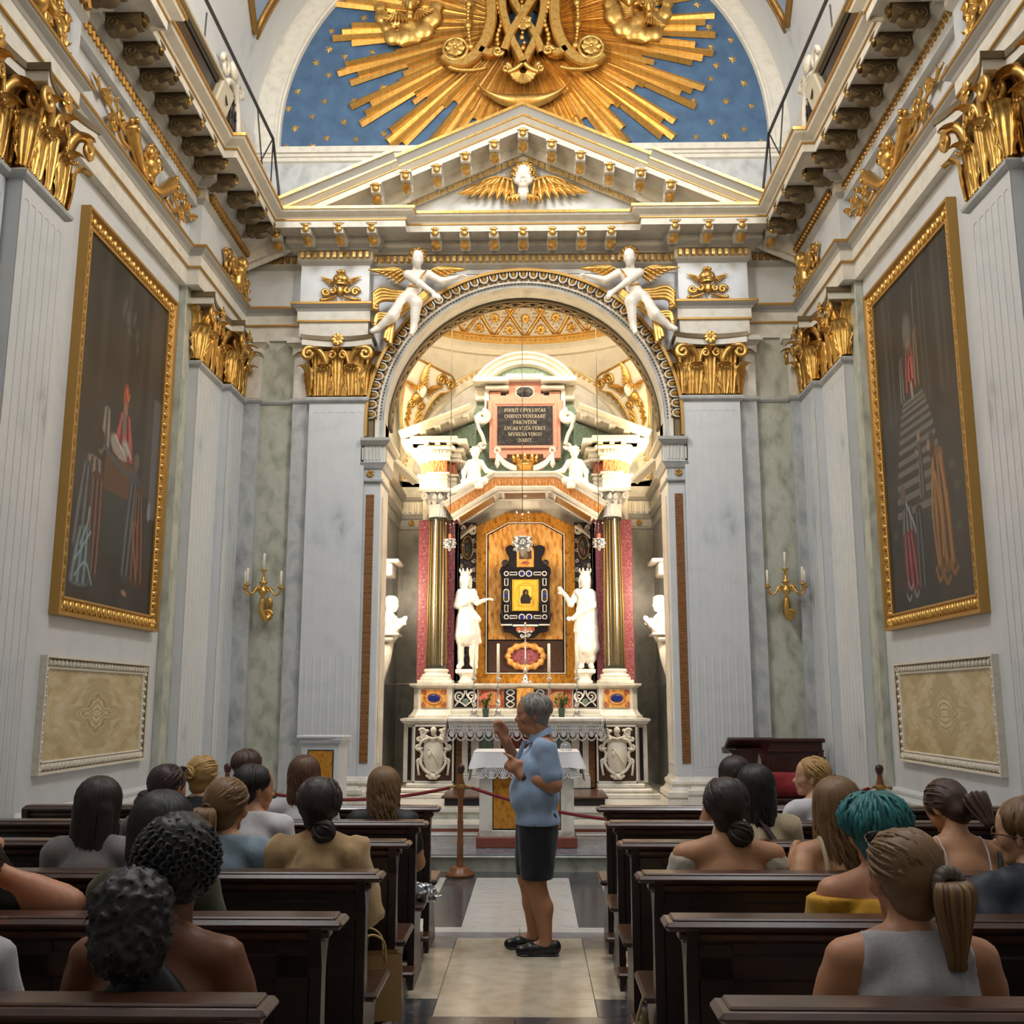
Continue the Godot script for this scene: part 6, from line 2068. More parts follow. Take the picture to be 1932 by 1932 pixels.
		for row in 2:
			for i in 8:
				var o := mk("acanthus_leaf", leaf_s, "statue", c)
				var a := TAU * (i + 0.5 * row) / 8
				o.position = Vector3(sin(a) * 0.125, 4.35, cos(a) * 0.125)
				o.rotation.y = a
				o.scale = Vector3(1.0, 1.15 if row == 0 else 1.9, 1.2)
		for m in [-1, 1]:
			inlay(c, "volute", "statue", func(g):
				g.x = Transform3D(Basis(Vector3.UP, m * 0.5), Vector3(m * 0.19, 4.66, 0.17))
				vol(g, Vector2.ZERO, 0.055, PI / 2, -m * 1.6, 0.0, 0.02)
				g.x.origin = Vector3(m * 0.05, 4.64, 0.19)
				vol(g, Vector2.ZERO, 0.035, PI / 2, m * 1.4, 0.0, 0.014))
		inlay(c, "abacus", "statue", func(g):
			g.box(Vector3(0, 4.735, 0), Vector3(0.47, 0.05, 0.47), 0.015)
			g.x = Transform3D(Basis(), Vector3(0, 4.73, 0.235))
			rosette(g, 0.04, 6))
		# entablature over the column
		inlay(t, "entablature", "marble_warm", func(g):
			for q in [[1.02, 1.58, 15.0], [1.15, 1.43, 14.84]]:
				g.x = Transform3D()
				g.bx(s * q[0], s * q[1], 4.76, 4.9, q[2], 15.7, 0.004)
				g.bx(s * (q[0] - 0.01), s * (q[1] + 0.01), 4.9, 4.98, q[2] - 0.02, 15.7, 0.02)
				g.bx(s * (q[0] - 0.03), s * (q[1] + 0.03), 4.98, 5.01, q[2] - 0.04, 15.7, 0.006)
				g.bx(s * (q[0] - 0.04), s * (q[1] + 0.04), 5.2, 5.26, q[2] - 0.05, 15.7, 0.015)
				g.bx(s * (q[0] - 0.06), s * (q[1] + 0.06), 5.26, 5.34, q[2] - 0.07, 15.7, 0.006)
				g.bx(s * (q[0] - 0.12), s * (q[1] + 0.16), 5.34, 5.4, q[2] - 0.14, 15.7, 0.03)
				g.bx(s * (q[0] - 0.16), s * (q[1] + 0.26), 5.44, 5.52, q[2] - 0.2, 15.7, 0.01)
			for i in 5: g.bx(s * (1.17 + 0.05 * i), s * (1.205 + 0.05 * i), 5.275, 5.325, 14.74, 14.8, 0.003)
			for i in 3: g.bx(s * (1.08 + 0.17 * i), s * (1.15 + 0.17 * i), 5.4, 5.445, 14.68, 14.9, 0.006))
		inlay(t, "jasper_frieze", "red_jasper", func(g):
			g.bx(s * 1.04, s * 1.56, 5.01, 5.2, 15.02, 15.7)
			g.bx(s * 1.16, s * 1.42, 5.01, 5.2, 14.86, 15.1))
		inlay(t, "half_pediment", "marble_warm", func(g):
			g.x = Transform3D(Basis(), V(0, 0, 15.0))
			var a := Vector2(s * 1.84, 5.52)
			var b := Vector2(s * 0.78, 5.94)
			g.mould([a, b] if s > 0 else [b, a].slice(0) if false else ([a, b] if s > 0 else [b, a]), [Vector2(0, -0.6), Vector2(0, 0.16), Vector2(-0.01, 0.18), Vector2(0.045, 0.19), Vector2(0.055, 0.24), Vector2(0.075, 0.25), Vector2(0.085, 0.3), Vector2(0.1, 0.3), Vector2(0.1, -0.6)].map(func(q): return Vector2(q.x if true else 0, q.y)))
			for i in 4:
				var p := a.lerp(b, 0.3 + i * 0.2)
				g.box(Vector3(p.x, p.y - 0.02, 0.1), Vector3(0.09, 0.06, 0.2), 0.01))
		inlay(t, "pediment_fill", "green_stone", func(g):
			g.x = Transform3D(Basis(), V(0, 0, 15.3))
			g.ext([Vector2(s * 1.75, 5.52), Vector2(s * 0.75, 5.52), Vector2(s * 0.75, 5.9)], -0.3, 0.0))
		inlay(t, "backing_stone", "green_stone", func(g):
			g.x = Transform3D(Basis(), V(0, 0, 15.55))
			g.ext([Vector2(s * 0.3, 4.9), Vector2(s * 1.05, 4.5), Vector2(s * 1.05, 5.3), Vector2(s * 0.86, 6.0), Vector2(s * 0.66, 6.5), Vector2(s * 0.3, 6.5)], -0.3, 0.0))
		inlay(t, "side_scroll", "statue", func(g):
			g.x = Transform3D(Basis(), V(0, 0, 15.4))
			vol(g, Vector2(s * 0.66, 6.0), 0.11, PI / 2, s * 1.8, 0.05, 0.035)
			g.tube(curve([Vector3(s * 0.76, 6.02, 0.05), Vector3(s * 0.73, 5.85, 0.05), Vector3(s * 0.66, 5.7, 0.05), Vector3(s * 0.62, 5.55, 0.05)]), 0.035, 6)
			vol(g, Vector2(s * 0.66, 5.53), 0.055, PI, s * 1.4, 0.05, 0.024)
			g.bx(s * 0.56, s * 0.63, 6.1, 6.45, 0.0, 0.1, 0.01))
	# canopy
	var pc := [Vector2(1.07, 4.33), Vector2(0.4, 4.75), Vector2(-0.4, 4.75), Vector2(-1.07, 4.33)]
	for q in [["canopy_moulding", "marble_warm", [Vector2(0.01, -0.75), Vector2(0, 0.0), Vector2(0, 0.03), Vector2(0.03, 0.05), Vector2(0.05, 0.05), Vector2(0.055, 0.025)]], ["canopy_frieze", "amber_stone", [Vector2(0.055, 0.025), Vector2(0.185, 0.025)]], ["canopy_moulding", "marble_warm", [Vector2(0.185, 0.025), Vector2(0.19, 0.05), Vector2(0.22, 0.06), Vector2(0.24, 0.09), Vector2(0.265, 0.09), Vector2(0.275, -0.6)]]]:
		inlay(t, q[0], q[1], func(g):
			g.x = Transform3D(Basis(), V(0, 0, 14.88))
			g.mould(pc, q[2]))
	for i in 3:
		var a: Vector2 = pc[i]
		var b: Vector2 = pc[i + 1]
		inlay(t, "canopy_panel", "siena_dark" if i != 1 else "brown_stone", func(g):
			var n := Vector2(b.y - a.y, a.x - b.x).normalized() * (-0.012 if false else 0.012)
			if n.y > 0: n = -n
			var f := func(k: float, d: float, w: float) -> Vector3:
				var p := a.lerp(b, k) + n * w
				return V(p.x, p.y, d)
			g.flat()
			g.quad(f.call(0.13, 15.0, 1), f.call(0.87, 15.0, 1), f.call(0.87, 15.52, 1), f.call(0.13, 15.52, 1)))
		inlay(t, "canopy_rib", "statue", func(g):
			var n := Vector2(b.y - a.y, a.x - b.x).normalized() * 0.02
			if n.y > 0: n = -n
			for k in [0.09, 0.91]:
				var p := a.lerp(b, k) + n * 0.5
				g.tube([V(p.x, p.y, 14.95), V(p.x, p.y, 15.58)], 0.022, 4)
			for d in [14.96, 15.56]: g.tube([V(a.x + n.x * 0.5, a.y + n.y * 0.5, d), V(b.x + n.x * 0.5, b.y + n.y * 0.5, d)], 0.022, 4))
	inlay(t, "dove_relief", "statue", func(g):
		g.x = Transform3D(Basis(Vector3.RIGHT, -1.1), V(0, 4.7, 15.2))
		for s in [-1, 1]:
			wing(g, g.x * Transform3D(Basis(Vector3.BACK, s * 0.3) * Basis.from_scale(Vector3(s, 1, 1)), Vector3(s * 0.02, 0.02, 0.04)), 0.2)
			g.x = Transform3D(Basis(Vector3.RIGHT, -1.1), V(0, 4.7, 15.2))
		g.ball(Vector3(0, -0.02, 0.04), Vector3(0.03, 0.07, 0.03), 8)
		g.ball(Vector3(0, 0.06, 0.05), Vector3.ONE * 0.022, 8))
	# plaque
	inlay(t, "plaque_frame", "pink_stone", func(g):
		g.x = Transform3D(Basis(), V(0, 0, 15.45))
		g.ext([Vector2(-0.55, 5.36), Vector2(-0.28, 5.36), Vector2(-0.28, 5.42), Vector2(0.28, 5.42), Vector2(0.28, 5.36), Vector2(0.55, 5.36), Vector2(0.55, 6.05), Vector2(0.6, 6.05), Vector2(0.6, 6.28), Vector2(0.55, 6.28), Vector2(0.55, 6.42), Vector2(0.38, 6.42), Vector2(0.38, 6.36), Vector2(0.25, 6.36), Vector2(0.25, 6.58), Vector2(-0.25, 6.58), Vector2(-0.25, 6.36), Vector2(-0.38, 6.36), Vector2(-0.38, 6.42), Vector2(-0.55, 6.42), Vector2(-0.55, 6.28), Vector2(-0.6, 6.28), Vector2(-0.6, 6.05), Vector2(-0.55, 6.05)], -0.2, 0.05)
		var p := [Vector2(-0.5, 5.5), Vector2(-0.5, 6.25), Vector2(0.5, 6.25), Vector2(0.5, 5.5)]
		g.mould(p, [Vector2(0, 0.05), Vector2(0.01, 0.075), Vector2(0.03, 0.075), Vector2(0.045, 0.06), Vector2(0.065, 0.052)], true))
	inlay(t, "inscription_slab", "black_stone", func(g): g.bx(-0.43, 0.43, 5.565, 6.185, 15.385, 15.42))
	var f := SystemFont.new()
	f.font_names = PackedStringArray(["Droid Serif"])
	var lines := ["PINXIT OPVS LVCAS", "CHRISTI VENERARE", "PARENTEM", "LVCAS VOTA FERET", "MVNERA VIRGO", "DABIT"]
	for i in 6:
		var tm := TextMesh.new()
		tm.text = lines[i]
		tm.font = f
		tm.font_size = 32
		tm.pixel_size = 0.0021
		tm.depth = 0.004
		mk("inscription_line", tm, "inscription", t).position = V(0, 6.115 - i * 0.096, 15.382)
	inlay(t, "octagon_rim", "statue", func(g):
		g.x = Transform3D(Basis(), V(0, 6.41, 15.4))
		g.ext([Vector2(-0.145, -0.04), Vector2(-0.08, -0.095), Vector2(0.08, -0.095), Vector2(0.145, -0.04), Vector2(0.145, 0.04), Vector2(0.08, 0.095), Vector2(-0.08, 0.095), Vector2(-0.145, 0.04)], 0, 0.01))
	inlay(t, "octagon_stone", "black_stone", func(g):
		g.flat()
		var oc := [Vector2(-0.13, -0.035), Vector2(-0.07, -0.082), Vector2(0.07, -0.082), Vector2(0.13, -0.035), Vector2(0.13, 0.035), Vector2(0.07, 0.082), Vector2(-0.07, 0.082), Vector2(-0.13, 0.035)]
		g.x = Transform3D(Basis(), V(0, 6.41, 15.385))
		for i in 8:
			var a: Vector2 = oc[i]
			var b: Vector2 = oc[(i + 1) % 8]
			g.tri(Vector3(0, 0, 0.05), Vector3(a.x, a.y, 0), Vector3(b.x, b.y, 0)))
	inlay(t, "upper_cornice", "marble_warm", func(g):
		for s in [-1, 1]:
			g.bx(s * 0.25, s * 0.62, 6.44, 6.5, 15.3, 15.6, 0.015)
			g.bx(s * 0.25, s * 0.8, 6.53, 6.61, 15.2, 15.7, 0.012)
			g.bx(s * 0.6, s * 0.78, 6.3, 6.53, 15.45, 15.8, 0.02)
		g.bx(-0.29, 0.29, 6.58, 6.68, 15.28, 15.6, 0.012))
	inlay(t, "segmental_pediment", "marble_warm", func(g):
		g.x = Transform3D(Basis(), V(0, 0, 15.5))
		g.mould(arc(Vector2(0, 6.1), 0.93, PI - 0.55, 0.55, 24), [Vector2(0, -0.2), Vector2(0, 0.25), Vector2(0.03, 0.25), Vector2(0.05, 0.2), Vector2(0.09, 0.18), Vector2(0.1, 0.14), Vector2(0.16, 0.12), Vector2(0.18, 0.05), Vector2(0.18, -0.2)]))
	inlay(t, "pediment_stone", "green_stone", func(g):
		g.x = Transform3D(Basis(), V(0, 0, 15.5))
		g.ext(arc(Vector2(0, 6.1), 0.78, PI - 0.72, 0.72, 20), -0.15, 0.02))
	reliquary()
	statues()


func reliquary() -> void:
	var t := thing("icon_frame", "black reliquary frame with blue and white inlay around a small golden icon", "frame", V(0, 0, 15.56))
	inlay(t, "frame_body", "ebony", func(g):
		g.ext(curve([Vector2(-0.37, 2.83), Vector2(-0.39, 2.95), Vector2(-0.37, 3.05), Vector2(-0.37, 3.5), Vector2(-0.39, 3.6), Vector2(-0.37, 3.68)], 3) + curve([Vector2(-0.34, 3.7), Vector2(-0.28, 3.72), Vector2(-0.25, 3.82), Vector2(-0.29, 3.9), Vector2(-0.3, 3.98), Vector2(-0.22, 4.02), Vector2(-0.14, 4.0), Vector2(-0.1, 4.08), Vector2(0, 4.11)], 3) + curve([Vector2(0.1, 4.08), Vector2(0.14, 4.0), Vector2(0.22, 4.02), Vector2(0.3, 3.98), Vector2(0.29, 3.9), Vector2(0.25, 3.82), Vector2(0.28, 3.72), Vector2(0.34, 3.7)], 3) + curve([Vector2(0.37, 3.68), Vector2(0.39, 3.6), Vector2(0.37, 3.5), Vector2(0.37, 3.05), Vector2(0.39, 2.95), Vector2(0.37, 2.83)], 3) + [Vector2(0.34, 2.8), Vector2(0.33, 2.7), Vector2(0.22, 2.68), Vector2(0.12, 2.6), Vector2(-0.12, 2.6), Vector2(-0.22, 2.68), Vector2(-0.33, 2.7), Vector2(-0.34, 2.8)], 0, 0.05)
		g.x = Transform3D(Basis(), Vector3(0, 0, 0.05))
		g.mould([Vector2(-0.365, 2.86), Vector2(-0.365, 3.66), Vector2(0.365, 3.66), Vector2(0.365, 2.86)], [Vector2(0, 0), Vector2(0.01, 0.025), Vector2(0.025, 0.025), Vector2(0.03, 0.01)], true)
		g.mould([Vector2(-0.235, 2.98), Vector2(-0.235, 3.52), Vector2(0.235, 3.52), Vector2(0.235, 2.98)], [Vector2(0, 0), Vector2(0.01, 0.02), Vector2(0.03, 0.0)], true)
		for s in [-1, 1]: vol(g, Vector2(s * 0.3, 3.74), 0.045, -PI / 2, s * 1.5, 0.02, 0.02))
	inlay(t, "icon", "icon", func(g):
		g.flat()
		g.quad(Vector3(-0.2, 3.01, 0.056), Vector3(0.2, 3.01, 0.056), Vector3(0.2, 3.49, 0.056), Vector3(-0.2, 3.49, 0.056)))
	inlay(t, "icon_border", "icon_gold", func(g):
		for q in [[0.195, 0.48, 3.25], [0.11, 0.33, 3.245]]:
			g.x = Transform3D(Basis(), Vector3(0, 0, 0.056))
			g.mould([Vector2(-q[0], q[2] - q[1] / 2), Vector2(-q[0], q[2] + q[1] / 2), Vector2(q[0], q[2] + q[1] / 2), Vector2(q[0], q[2] - q[1] / 2)], [Vector2(0, 0), Vector2(0.004, 0.012), Vector2(0.012, 0.012), Vector2(0.016, 0)], true))
	var ring := func(g: G, pts: Array) -> void:
		var p := []
		for a in pts: p.append(Vector3(a.x, a.y, 0.056))
		p.append(p[0])
		g.tube(p, 0.008, 4)
	for s in [-1, 1]:
		for b in [2.92, 3.58]:
			inlay(t, "inlay_outline", "statue", func(g): ring.call(g, arc(Vector2(s * 0.29, b), 0.032, 0, TAU, 16)))
			inlay(t, "inlay_outline", "statue", func(g): ring.call(g, [Vector2(s * 0.13, b - 0.02), Vector2(s * 0.235, b - 0.02), Vector2(s * 0.235, b + 0.02), Vector2(s * 0.13, b + 0.02)]))
			inlay(t, "inlay_outline", "statue", func(g): ring.call(g, arc(Vector2(s * 0.055, b), 0.042, 0, TAU, 16)))
			inlay(t, "lapis_disc", "lapis", func(g): g.ball(Vector3(s * 0.055, b, 0.052), Vector3(0.04, 0.04, 0.008), 12))
		for b in [3.05, 3.45]: inlay(t, "inlay_outline", "statue", func(g): ring.call(g, [Vector2(s * 0.29 - 0.025, b - 0.05), Vector2(s * 0.29 + 0.025, b - 0.05), Vector2(s * 0.29 + 0.025, b + 0.05), Vector2(s * 0.29 - 0.025, b + 0.05)]))
		inlay(t, "inlay_outline", "statue", func(g): ring.call(g, arc(Vector2(s * 0.29, 3.3), 0.04, 0, PI, 10) + arc(Vector2(s * 0.29, 3.19), 0.04, PI, TAU, 10)))
		inlay(t, "agate_panel", "agate", func(g): g.ball(Vector3(s * 0.29, 3.25, 0.05), Vector3(0.032, 0.09, 0.008), 10))
		inlay(t, "lapis_disc", "lapis", func(g): g.ball(Vector3(s * 0.29, 3.25, 0.056), Vector3(0.036, 0.036, 0.01), 12))
	inlay(t, "crest_picture", "siena", func(g): g.ext([Vector2(-0.13, 3.68), Vector2(0.13, 3.68), Vector2(0.13, 3.92)] + arc(Vector2(0, 3.92), 0.13, 0, PI, 12), 0.05, 0.058))
	inlay(t, "crest_painting", "dark_brown", func(g): g.ext([Vector2(-0.095, 3.8), Vector2(0.095, 3.8), Vector2(0.095, 3.92)] + arc(Vector2(0, 3.92), 0.095, 0, PI, 12), 0.058, 0.063))
	inlay(t, "crest_figure", "bronze", func(g):
		g.ball(Vector3(-0.01, 3.93, 0.063), Vector3(0.03, 0.035, 0.01), 8)
		g.ball(Vector3(0.0, 3.86, 0.063), Vector3(0.055, 0.055, 0.01), 8))
	inlay(t, "crest_diamond", "red_jasper", func(g): g.ext([Vector2(-0.08, 3.74), Vector2(0, 3.71), Vector2(0.08, 3.74), Vector2(0, 3.775)], 0.058, 0.062))
	inlay(t, "bracket_slab", "statue", func(g):
		g.bx(-0.19, 0.19, 2.775, 2.8, -0.16, 0.0, 0.005)
		g.bx(-0.37, -0.2, 2.79, 2.81, -0.1, 0.0, 0.004)
		g.bx(0.2, 0.37, 2.79, 2.81, -0.1, 0.0, 0.004))
	inlay(t, "bracket_stone", "red_jasper", func(g): g.bx(-0.14, 0.14, 2.7, 2.775, -0.12, 0.0, 0.01))


func crown_mesh(g: G, c: Vector3, r: float, h: float, n := 8) -> void:
	g.x = Transform3D(Basis(), c)
	g.lathe([Vector2(r * 0.95, 0), Vector2(r * 1.04, h * 0.05), Vector2(r * 0.96, h * 0.15), Vector2(r * 1.0, h * 0.3), Vector2(r * 1.1, h * 0.42), Vector2(r * 1.04, h * 0.45), Vector2(r * 0.92, h * 0.3), Vector2(r * 0.9, 0.0)], 24)
	for i in n:
		var a := TAU * (i + 0.5) / n
		g.tube([Vector3(cos(a) * r * 1.04, h * 0.4, sin(a) * r * 1.04), Vector3(cos(a) * r * 1.16, h * 0.75, sin(a) * r * 1.16), Vector3(cos(a) * r * 1.2, h, sin(a) * r * 1.2)], [h * 0.2, h * 0.14, h * 0.02], 5)
	g.x = Transform3D()


func statues() -> void:
	# crowned figures either side of the icon; local y = 0 at the feet
	for s in [-1, 1]:
		var t := thing("crowned_statue", "white marble statue of a crowned man in a short tunic, left of the icon" if s < 0 else "white marble statue of a crowned figure in long draped robes, right of the icon", "statue", V(s * 0.87, 2.13, 15.2), 0.0)
		var pd := G.new()
		pd.box(Vector3(0, -0.03, 0), Vector3(0.3, 0.06, 0.26), 0.01)
		pd.lathe([Vector2(0.11, -0.205), Vector2(0.13, -0.18), Vector2(0.09, -0.14), Vector2(0.1, -0.09), Vector2(0.13, -0.06)], 18)
		ob("pedestal", pd, "statue", t)
		var b := head_bones(Transform3D(Basis(Vector3.UP, -s * 0.5).scaled(Vector3.ONE * 0.84), Vector3(s * 0.02, 1.32, 0.03)))
		var ch := Vector3(0, 1.06, 0)
		b += [[Vector3(-0.09, 1.13, 0), Vector3(0.09, 1.13, 0), 0.055, 0.055], [ch, Vector3(0, 0.85, 0), 0.115, 0.1], [Vector3(0, 0.85, 0), Vector3(-s * 0.01, 0.72, 0), 0.1, 0.12]]
		var cuts := []
		if s < 0:
			b += limb([Vector3(0.1, 1.13, 0), Vector3(0.16, 0.97, 0.08), Vector3(0.27, 1.0, 0.16)], [0.05, 0.042, 0.028])
			b += hand_bones(Vector3(0.27, 1.0, 0.16), Vector3(1, 0.25, 0.3), Vector3(0, -1, 0), 0.85)
			b += limb([Vector3(-0.11, 1.12, 0), Vector3(-0.15, 0.93, 0.03), Vector3(-0.02, 0.95, 0.14)], [0.05, 0.04, 0.03])
			b += limb([Vector3(-0.06, 0.75, 0), Vector3(-0.08, 0.4, 0.03), Vector3(-0.08, 0.08, 0.0), Vector3(-0.1, 0.03, 0.1)], [0.085, 0.058, 0.04, 0.035])
			b += limb([Vector3(0.06, 0.75, 0), Vector3(0.09, 0.4, 0.06), Vector3(0.1, 0.08, -0.02), Vector3(0.14, 0.03, 0.08)], [0.085, 0.058, 0.04, 0.035])
			b += [[Vector3(0, 0.78, 0), Vector3(0, 0.5, 0.01), 0.12, 0.17], [Vector3(0.16, 0.72, 0.05), Vector3(0.15, 0.02, 0.0), 0.03, 0.02], [Vector3(0.05, 0.9, 0.05), Vector3(0.19, 0.72, 0.08), 0.04, 0.035], [Vector3(0.12, 0.72, 0.0), Vector3(0.2, 0.4, 0.02), 0.06, 0.03], [Vector3(-0.12, 1.1, -0.06), Vector3(-0.14, 0.45, -0.08), 0.05, 0.08], [Vector3(-0.1, 1.14, 0.06), Vector3(0.1, 1.02, 0.1), 0.04, 0.04]]
		else:
			b += limb([Vector3(-0.11, 1.12, 0), Vector3(-0.2, 0.95, 0.06), Vector3(-0.3, 1.1, 0.14)], [0.05, 0.042, 0.028])
			b += hand_bones(Vector3(-0.3, 1.1, 0.14), Vector3(-0.8, 0.8, 0.2), Vector3(0, -0.4, 1), 0.85)
			b += limb([Vector3(0.11, 1.12, 0), Vector3(0.12, 0.92, 0.08), Vector3(-0.08, 0.82, 0.16), Vector3(-0.16, 0.74, 0.17)], [0.055, 0.05, 0.04, 0.03])
			b += hand_bones(Vector3(-0.15, 0.75, 0.17), Vector3(-1, -0.4, 0.1), Vector3(0, 0.5, 1), 0.8)
			b += [[Vector3(0, 0.85, 0), Vector3(0.0, 0.3, 0.02), 0.12, 0.15], [Vector3(-0.05, 0.7, 0.03), Vector3(-0.07, 0.34, 0.1), 0.09, 0.07], [Vector3(-0.07, 0.34, 0.1), Vector3(-0.04, 0.16, 0.02), 0.07, 0.07], [Vector3(0.07, 0.6, 0), Vector3(0.08, 0.16, 0), 0.1, 0.09], [Vector3(0.13, 1.1, 0.02), Vector3(0.15, 0.3, 0.02), 0.05, 0.07], [Vector3(-0.1, 1.12, 0.06), Vector3(0.13, 0.95, 0.1), 0.04, 0.04], [Vector3(-0.1, 0.74, 0.1), Vector3(-0.13, 0.55, 0.09), 0.05, 0.03]]
			b += limb([Vector3(-0.04, 0.2, 0.03), Vector3(-0.05, 0.05, 0.0), Vector3(-0.08, 0.03, 0.09)], [0.045, 0.035, 0.03])
			b += limb([Vector3(0.08, 0.2, 0), Vector3(0.09, 0.05, 0.02), Vector3(0.11, 0.03, 0.1)], [0.045, 0.035, 0.03])
		var g := G.new()
		blob(g, b, 0.011, 0.025, [], 0.012, Vector3(16, 5, 16))
		ob("figure", g, "statue", t)
		g = G.new()
		crown_mesh(g, Vector3(s * 0.02, 1.39, 0.02), 0.075, 0.1)
		ob("crown", g, "statue", t)
		g = G.new()
		for i in 9:
			var a := i * 0.7
			g.tube(curve([Vector3(s * 0.02 + cos(a) * 0.068, 1.38, -0.01 + sin(a) * 0.06), Vector3(s * 0.02 + cos(a) * 0.08, 1.3, -0.03 + sin(a) * 0.06), Vector3(s * 0.02 + cos(a) * 0.075, 1.2, -0.04 + sin(a) * 0.04)]), 0.02, 5)
		ob("hair", g, "statue", t)
	# putti on the canopy
	for s in [-1, 1]:
		var t := thing("putto", "marble putto sitting on the canopy %s of the crown" % ("left" if s < 0 else "right"), "statue", V(s * 0.74, 4.72, 14.98))
		var m := func(x: float, y: float, z: float) -> Vector3: return Vector3(-s * x, y, z)
		var b := head_bones(Transform3D(Basis(Vector3.UP, s * -0.3) * Basis(Vector3.RIGHT, 0.3).scaled(Vector3.ONE * 0.72), m.call(0.0, 0.6, 0.08)), false)
		b += [[m.call(0, 0.44, 0.02), m.call(-0.02, 0.26, 0.02), 0.085, 0.1], [m.call(-0.02, 0.26, 0.02), m.call(-0.03, 0.17, 0.03), 0.1, 0.1], [m.call(0, 0.55, 0.04), m.call(0, 0.46, 0.02), 0.04, 0.05], [m.call(-0.08, 0.46, 0.02), m.call(0.08, 0.46, 0.02), 0.045, 0.045]]
		b += limb([m.call(0.08, 0.46, 0.02), m.call(0.17, 0.33, 0.06), m.call(0.27, 0.3, 0.1)], [0.045, 0.036, 0.026])
		b += hand_bones(m.call(0.27, 0.3, 0.1), m.call(1, -0.1, 0.2), Vector3(0, -1, 0), 0.55)
		b += limb([m.call(-0.09, 0.46, 0.02), m.call(-0.17, 0.32, 0.05), m.call(-0.17, 0.2, 0.1)], [0.045, 0.036, 0.026])
		b += hand_bones(m.call(-0.17, 0.2, 0.1), m.call(-0.1, -1, 0.1), Vector3(0, 0, -1), 0.55)
		b += limb([m.call(0.03, 0.16, 0.06), m.call(0.14, 0.15, 0.17), m.call(0.04, 0.07, 0.2), m.call(0.1, 0.05, 0.22)], [0.075, 0.055, 0.038, 0.028])
		b += limb([m.call(-0.07, 0.16, 0.06), m.call(-0.08, 0.12, 0.18), m.call(-0.24, 0.02, 0.18), m.call(-0.31, -0.02, 0.22)], [0.075, 0.058, 0.04, 0.028])
		var g := G.new()
		blob(g, b, 0.011, 0.028)
		ob("figure", g, "statue", t)
		g = G.new()
		curls(g, m.call(0, 0.62, 0.07), 0.068, 18, 0.022, 0.1)
		ob("curls", g, "statue", t)
		g = G.new()
		wing(g, Transform3D(Basis(Vector3.UP, s * 0.3) * Basis(Vector3.BACK, s * 0.35) * Basis.from_scale(Vector3(s, 1, 1)), Vector3(s * 0.05, 0.42, -0.06)), 0.3)
		g.tube(curve([m.call(-0.12, 0.14, 0.12), m.call(-0.22, 0.1, 0.12), m.call(-0.3, 0.06, 0.1), m.call(-0.36, 0.0, 0.1)]), 0.04, 6, 0.5)
		ob("wing", g, "statue", t)
	var c := thing("gilded_crown", "gilded crown held between white marble garlands under the plaque", "crown", V(0, 5.17, 15.25))
	inlay(c, "crown", "gold", func(g):
		crown_mesh(g, Vector3(0, 0.0, 0), 0.16, 0.2, 10)
		g.lathe([Vector2(0.15, 0.0), Vector2(0.13, -0.05), Vector2(0.06, -0.07), Vector2(0, -0.07)], 18))
	inlay(c, "garnet", "red_jasper", func(g):
		for i in 8: g.ball(Vector3(cos(i * TAU / 8 + 0.2) * 0.17, 0.07, sin(i * TAU / 8 + 0.2) * 0.17), Vector3.ONE * 0.017, 6))
	for s in [-1, 1]:
		inlay(c, "garland", "statue", func(g):
			for k in 3: g.tube(curve([Vector3(s * 0.42, 0.2 - k * 0.01, 0.1), Vector3(s * 0.33, 0.09 - k * 0.03, 0.13), Vector3(s * 0.22, 0.02 - k * 0.03, 0.13), Vector3(s * 0.13, -0.01 - k * 0.02, 0.1)]), 0.02, 5)
			g.tube(spiral(Vector2(s * 0.42, 0.24), 0.05, 0.03, 0, 1.3, 16, 0.12), 0.015, 5)
			g.tube([Vector3(s * 0.42, 0.2, 0.12), Vector3(s * 0.42, 0.1, 0.12), Vector3(s * 0.42, 0.03, 0.12), Vector3(s * 0.42, -0.03, 0.12)], [0.015, 0.03, 0.045, 0.01], 7))
	# busts on the reveals
	for s in [-1, 1]:
		var t := thing("praying_bust", "white marble praying half-figure on a bracket, %s side of the altar recess" % ("left" if s < 0 else "right"), "statue", V(s * 1.98, 2.66, 15.0), 0.0)
		var m := func(x: float, y: float, z: float) -> Vector3: return Vector3(-s * x, y, z)
		var b := head_bones(Transform3D(Basis(Vector3.UP, -s * 1.35), m.call(0.02, 0.42, 0.0)))
		b += [[m.call(0, 0.18, 0.12), m.call(0, 0.18, -0.12), 0.08, 0.08], [m.call(0, 0.15, 0), m.call(-0.01, 0.0, 0), 0.13, 0.15]]
		for k in [-1, 1]:
			b += limb([m.call(0.0, 0.18, k * 0.15), m.call(0.04, 0.0, k * 0.14), m.call(0.16, 0.1, k * 0.04)], [0.06, 0.05, 0.035])
			b += hand_bones(m.call(0.15, 0.1, k * 0.025), m.call(0.75, 1, 0), Vector3(0, 0, -k), 0.95, 0.05)
		var g := G.new()
		blob(g, b, 0.01, 0.025, [], 0.008, Vector3(20, 6, 20))
		ob("figure", g, "statue", t)
		g = G.new()
		g.box(m.call(0.0, -0.04, 0), Vector3(0.32, 0.04, 0.5), 0.012)
		g.box(m.call(-0.03, -0.1, 0), Vector3(0.22, 0.09, 0.4), 0.03)
		g.tube([m.call(-0.05, -0.14, 0), m.call(-0.05, -0.4, 0), m.call(-0.08, -0.7, 0)], [0.12, 0.08, 0.02], 10)
		g.box(m.call(0.0, 1.02, 0), Vector3(0.3, 0.05, 0.6), 0.012)
		g.box(m.call(-0.04, 0.9, 0), Vector3(0.18, 0.18, 0.5), 0.02)
		ob("bracket", g, "marble_warm", t)


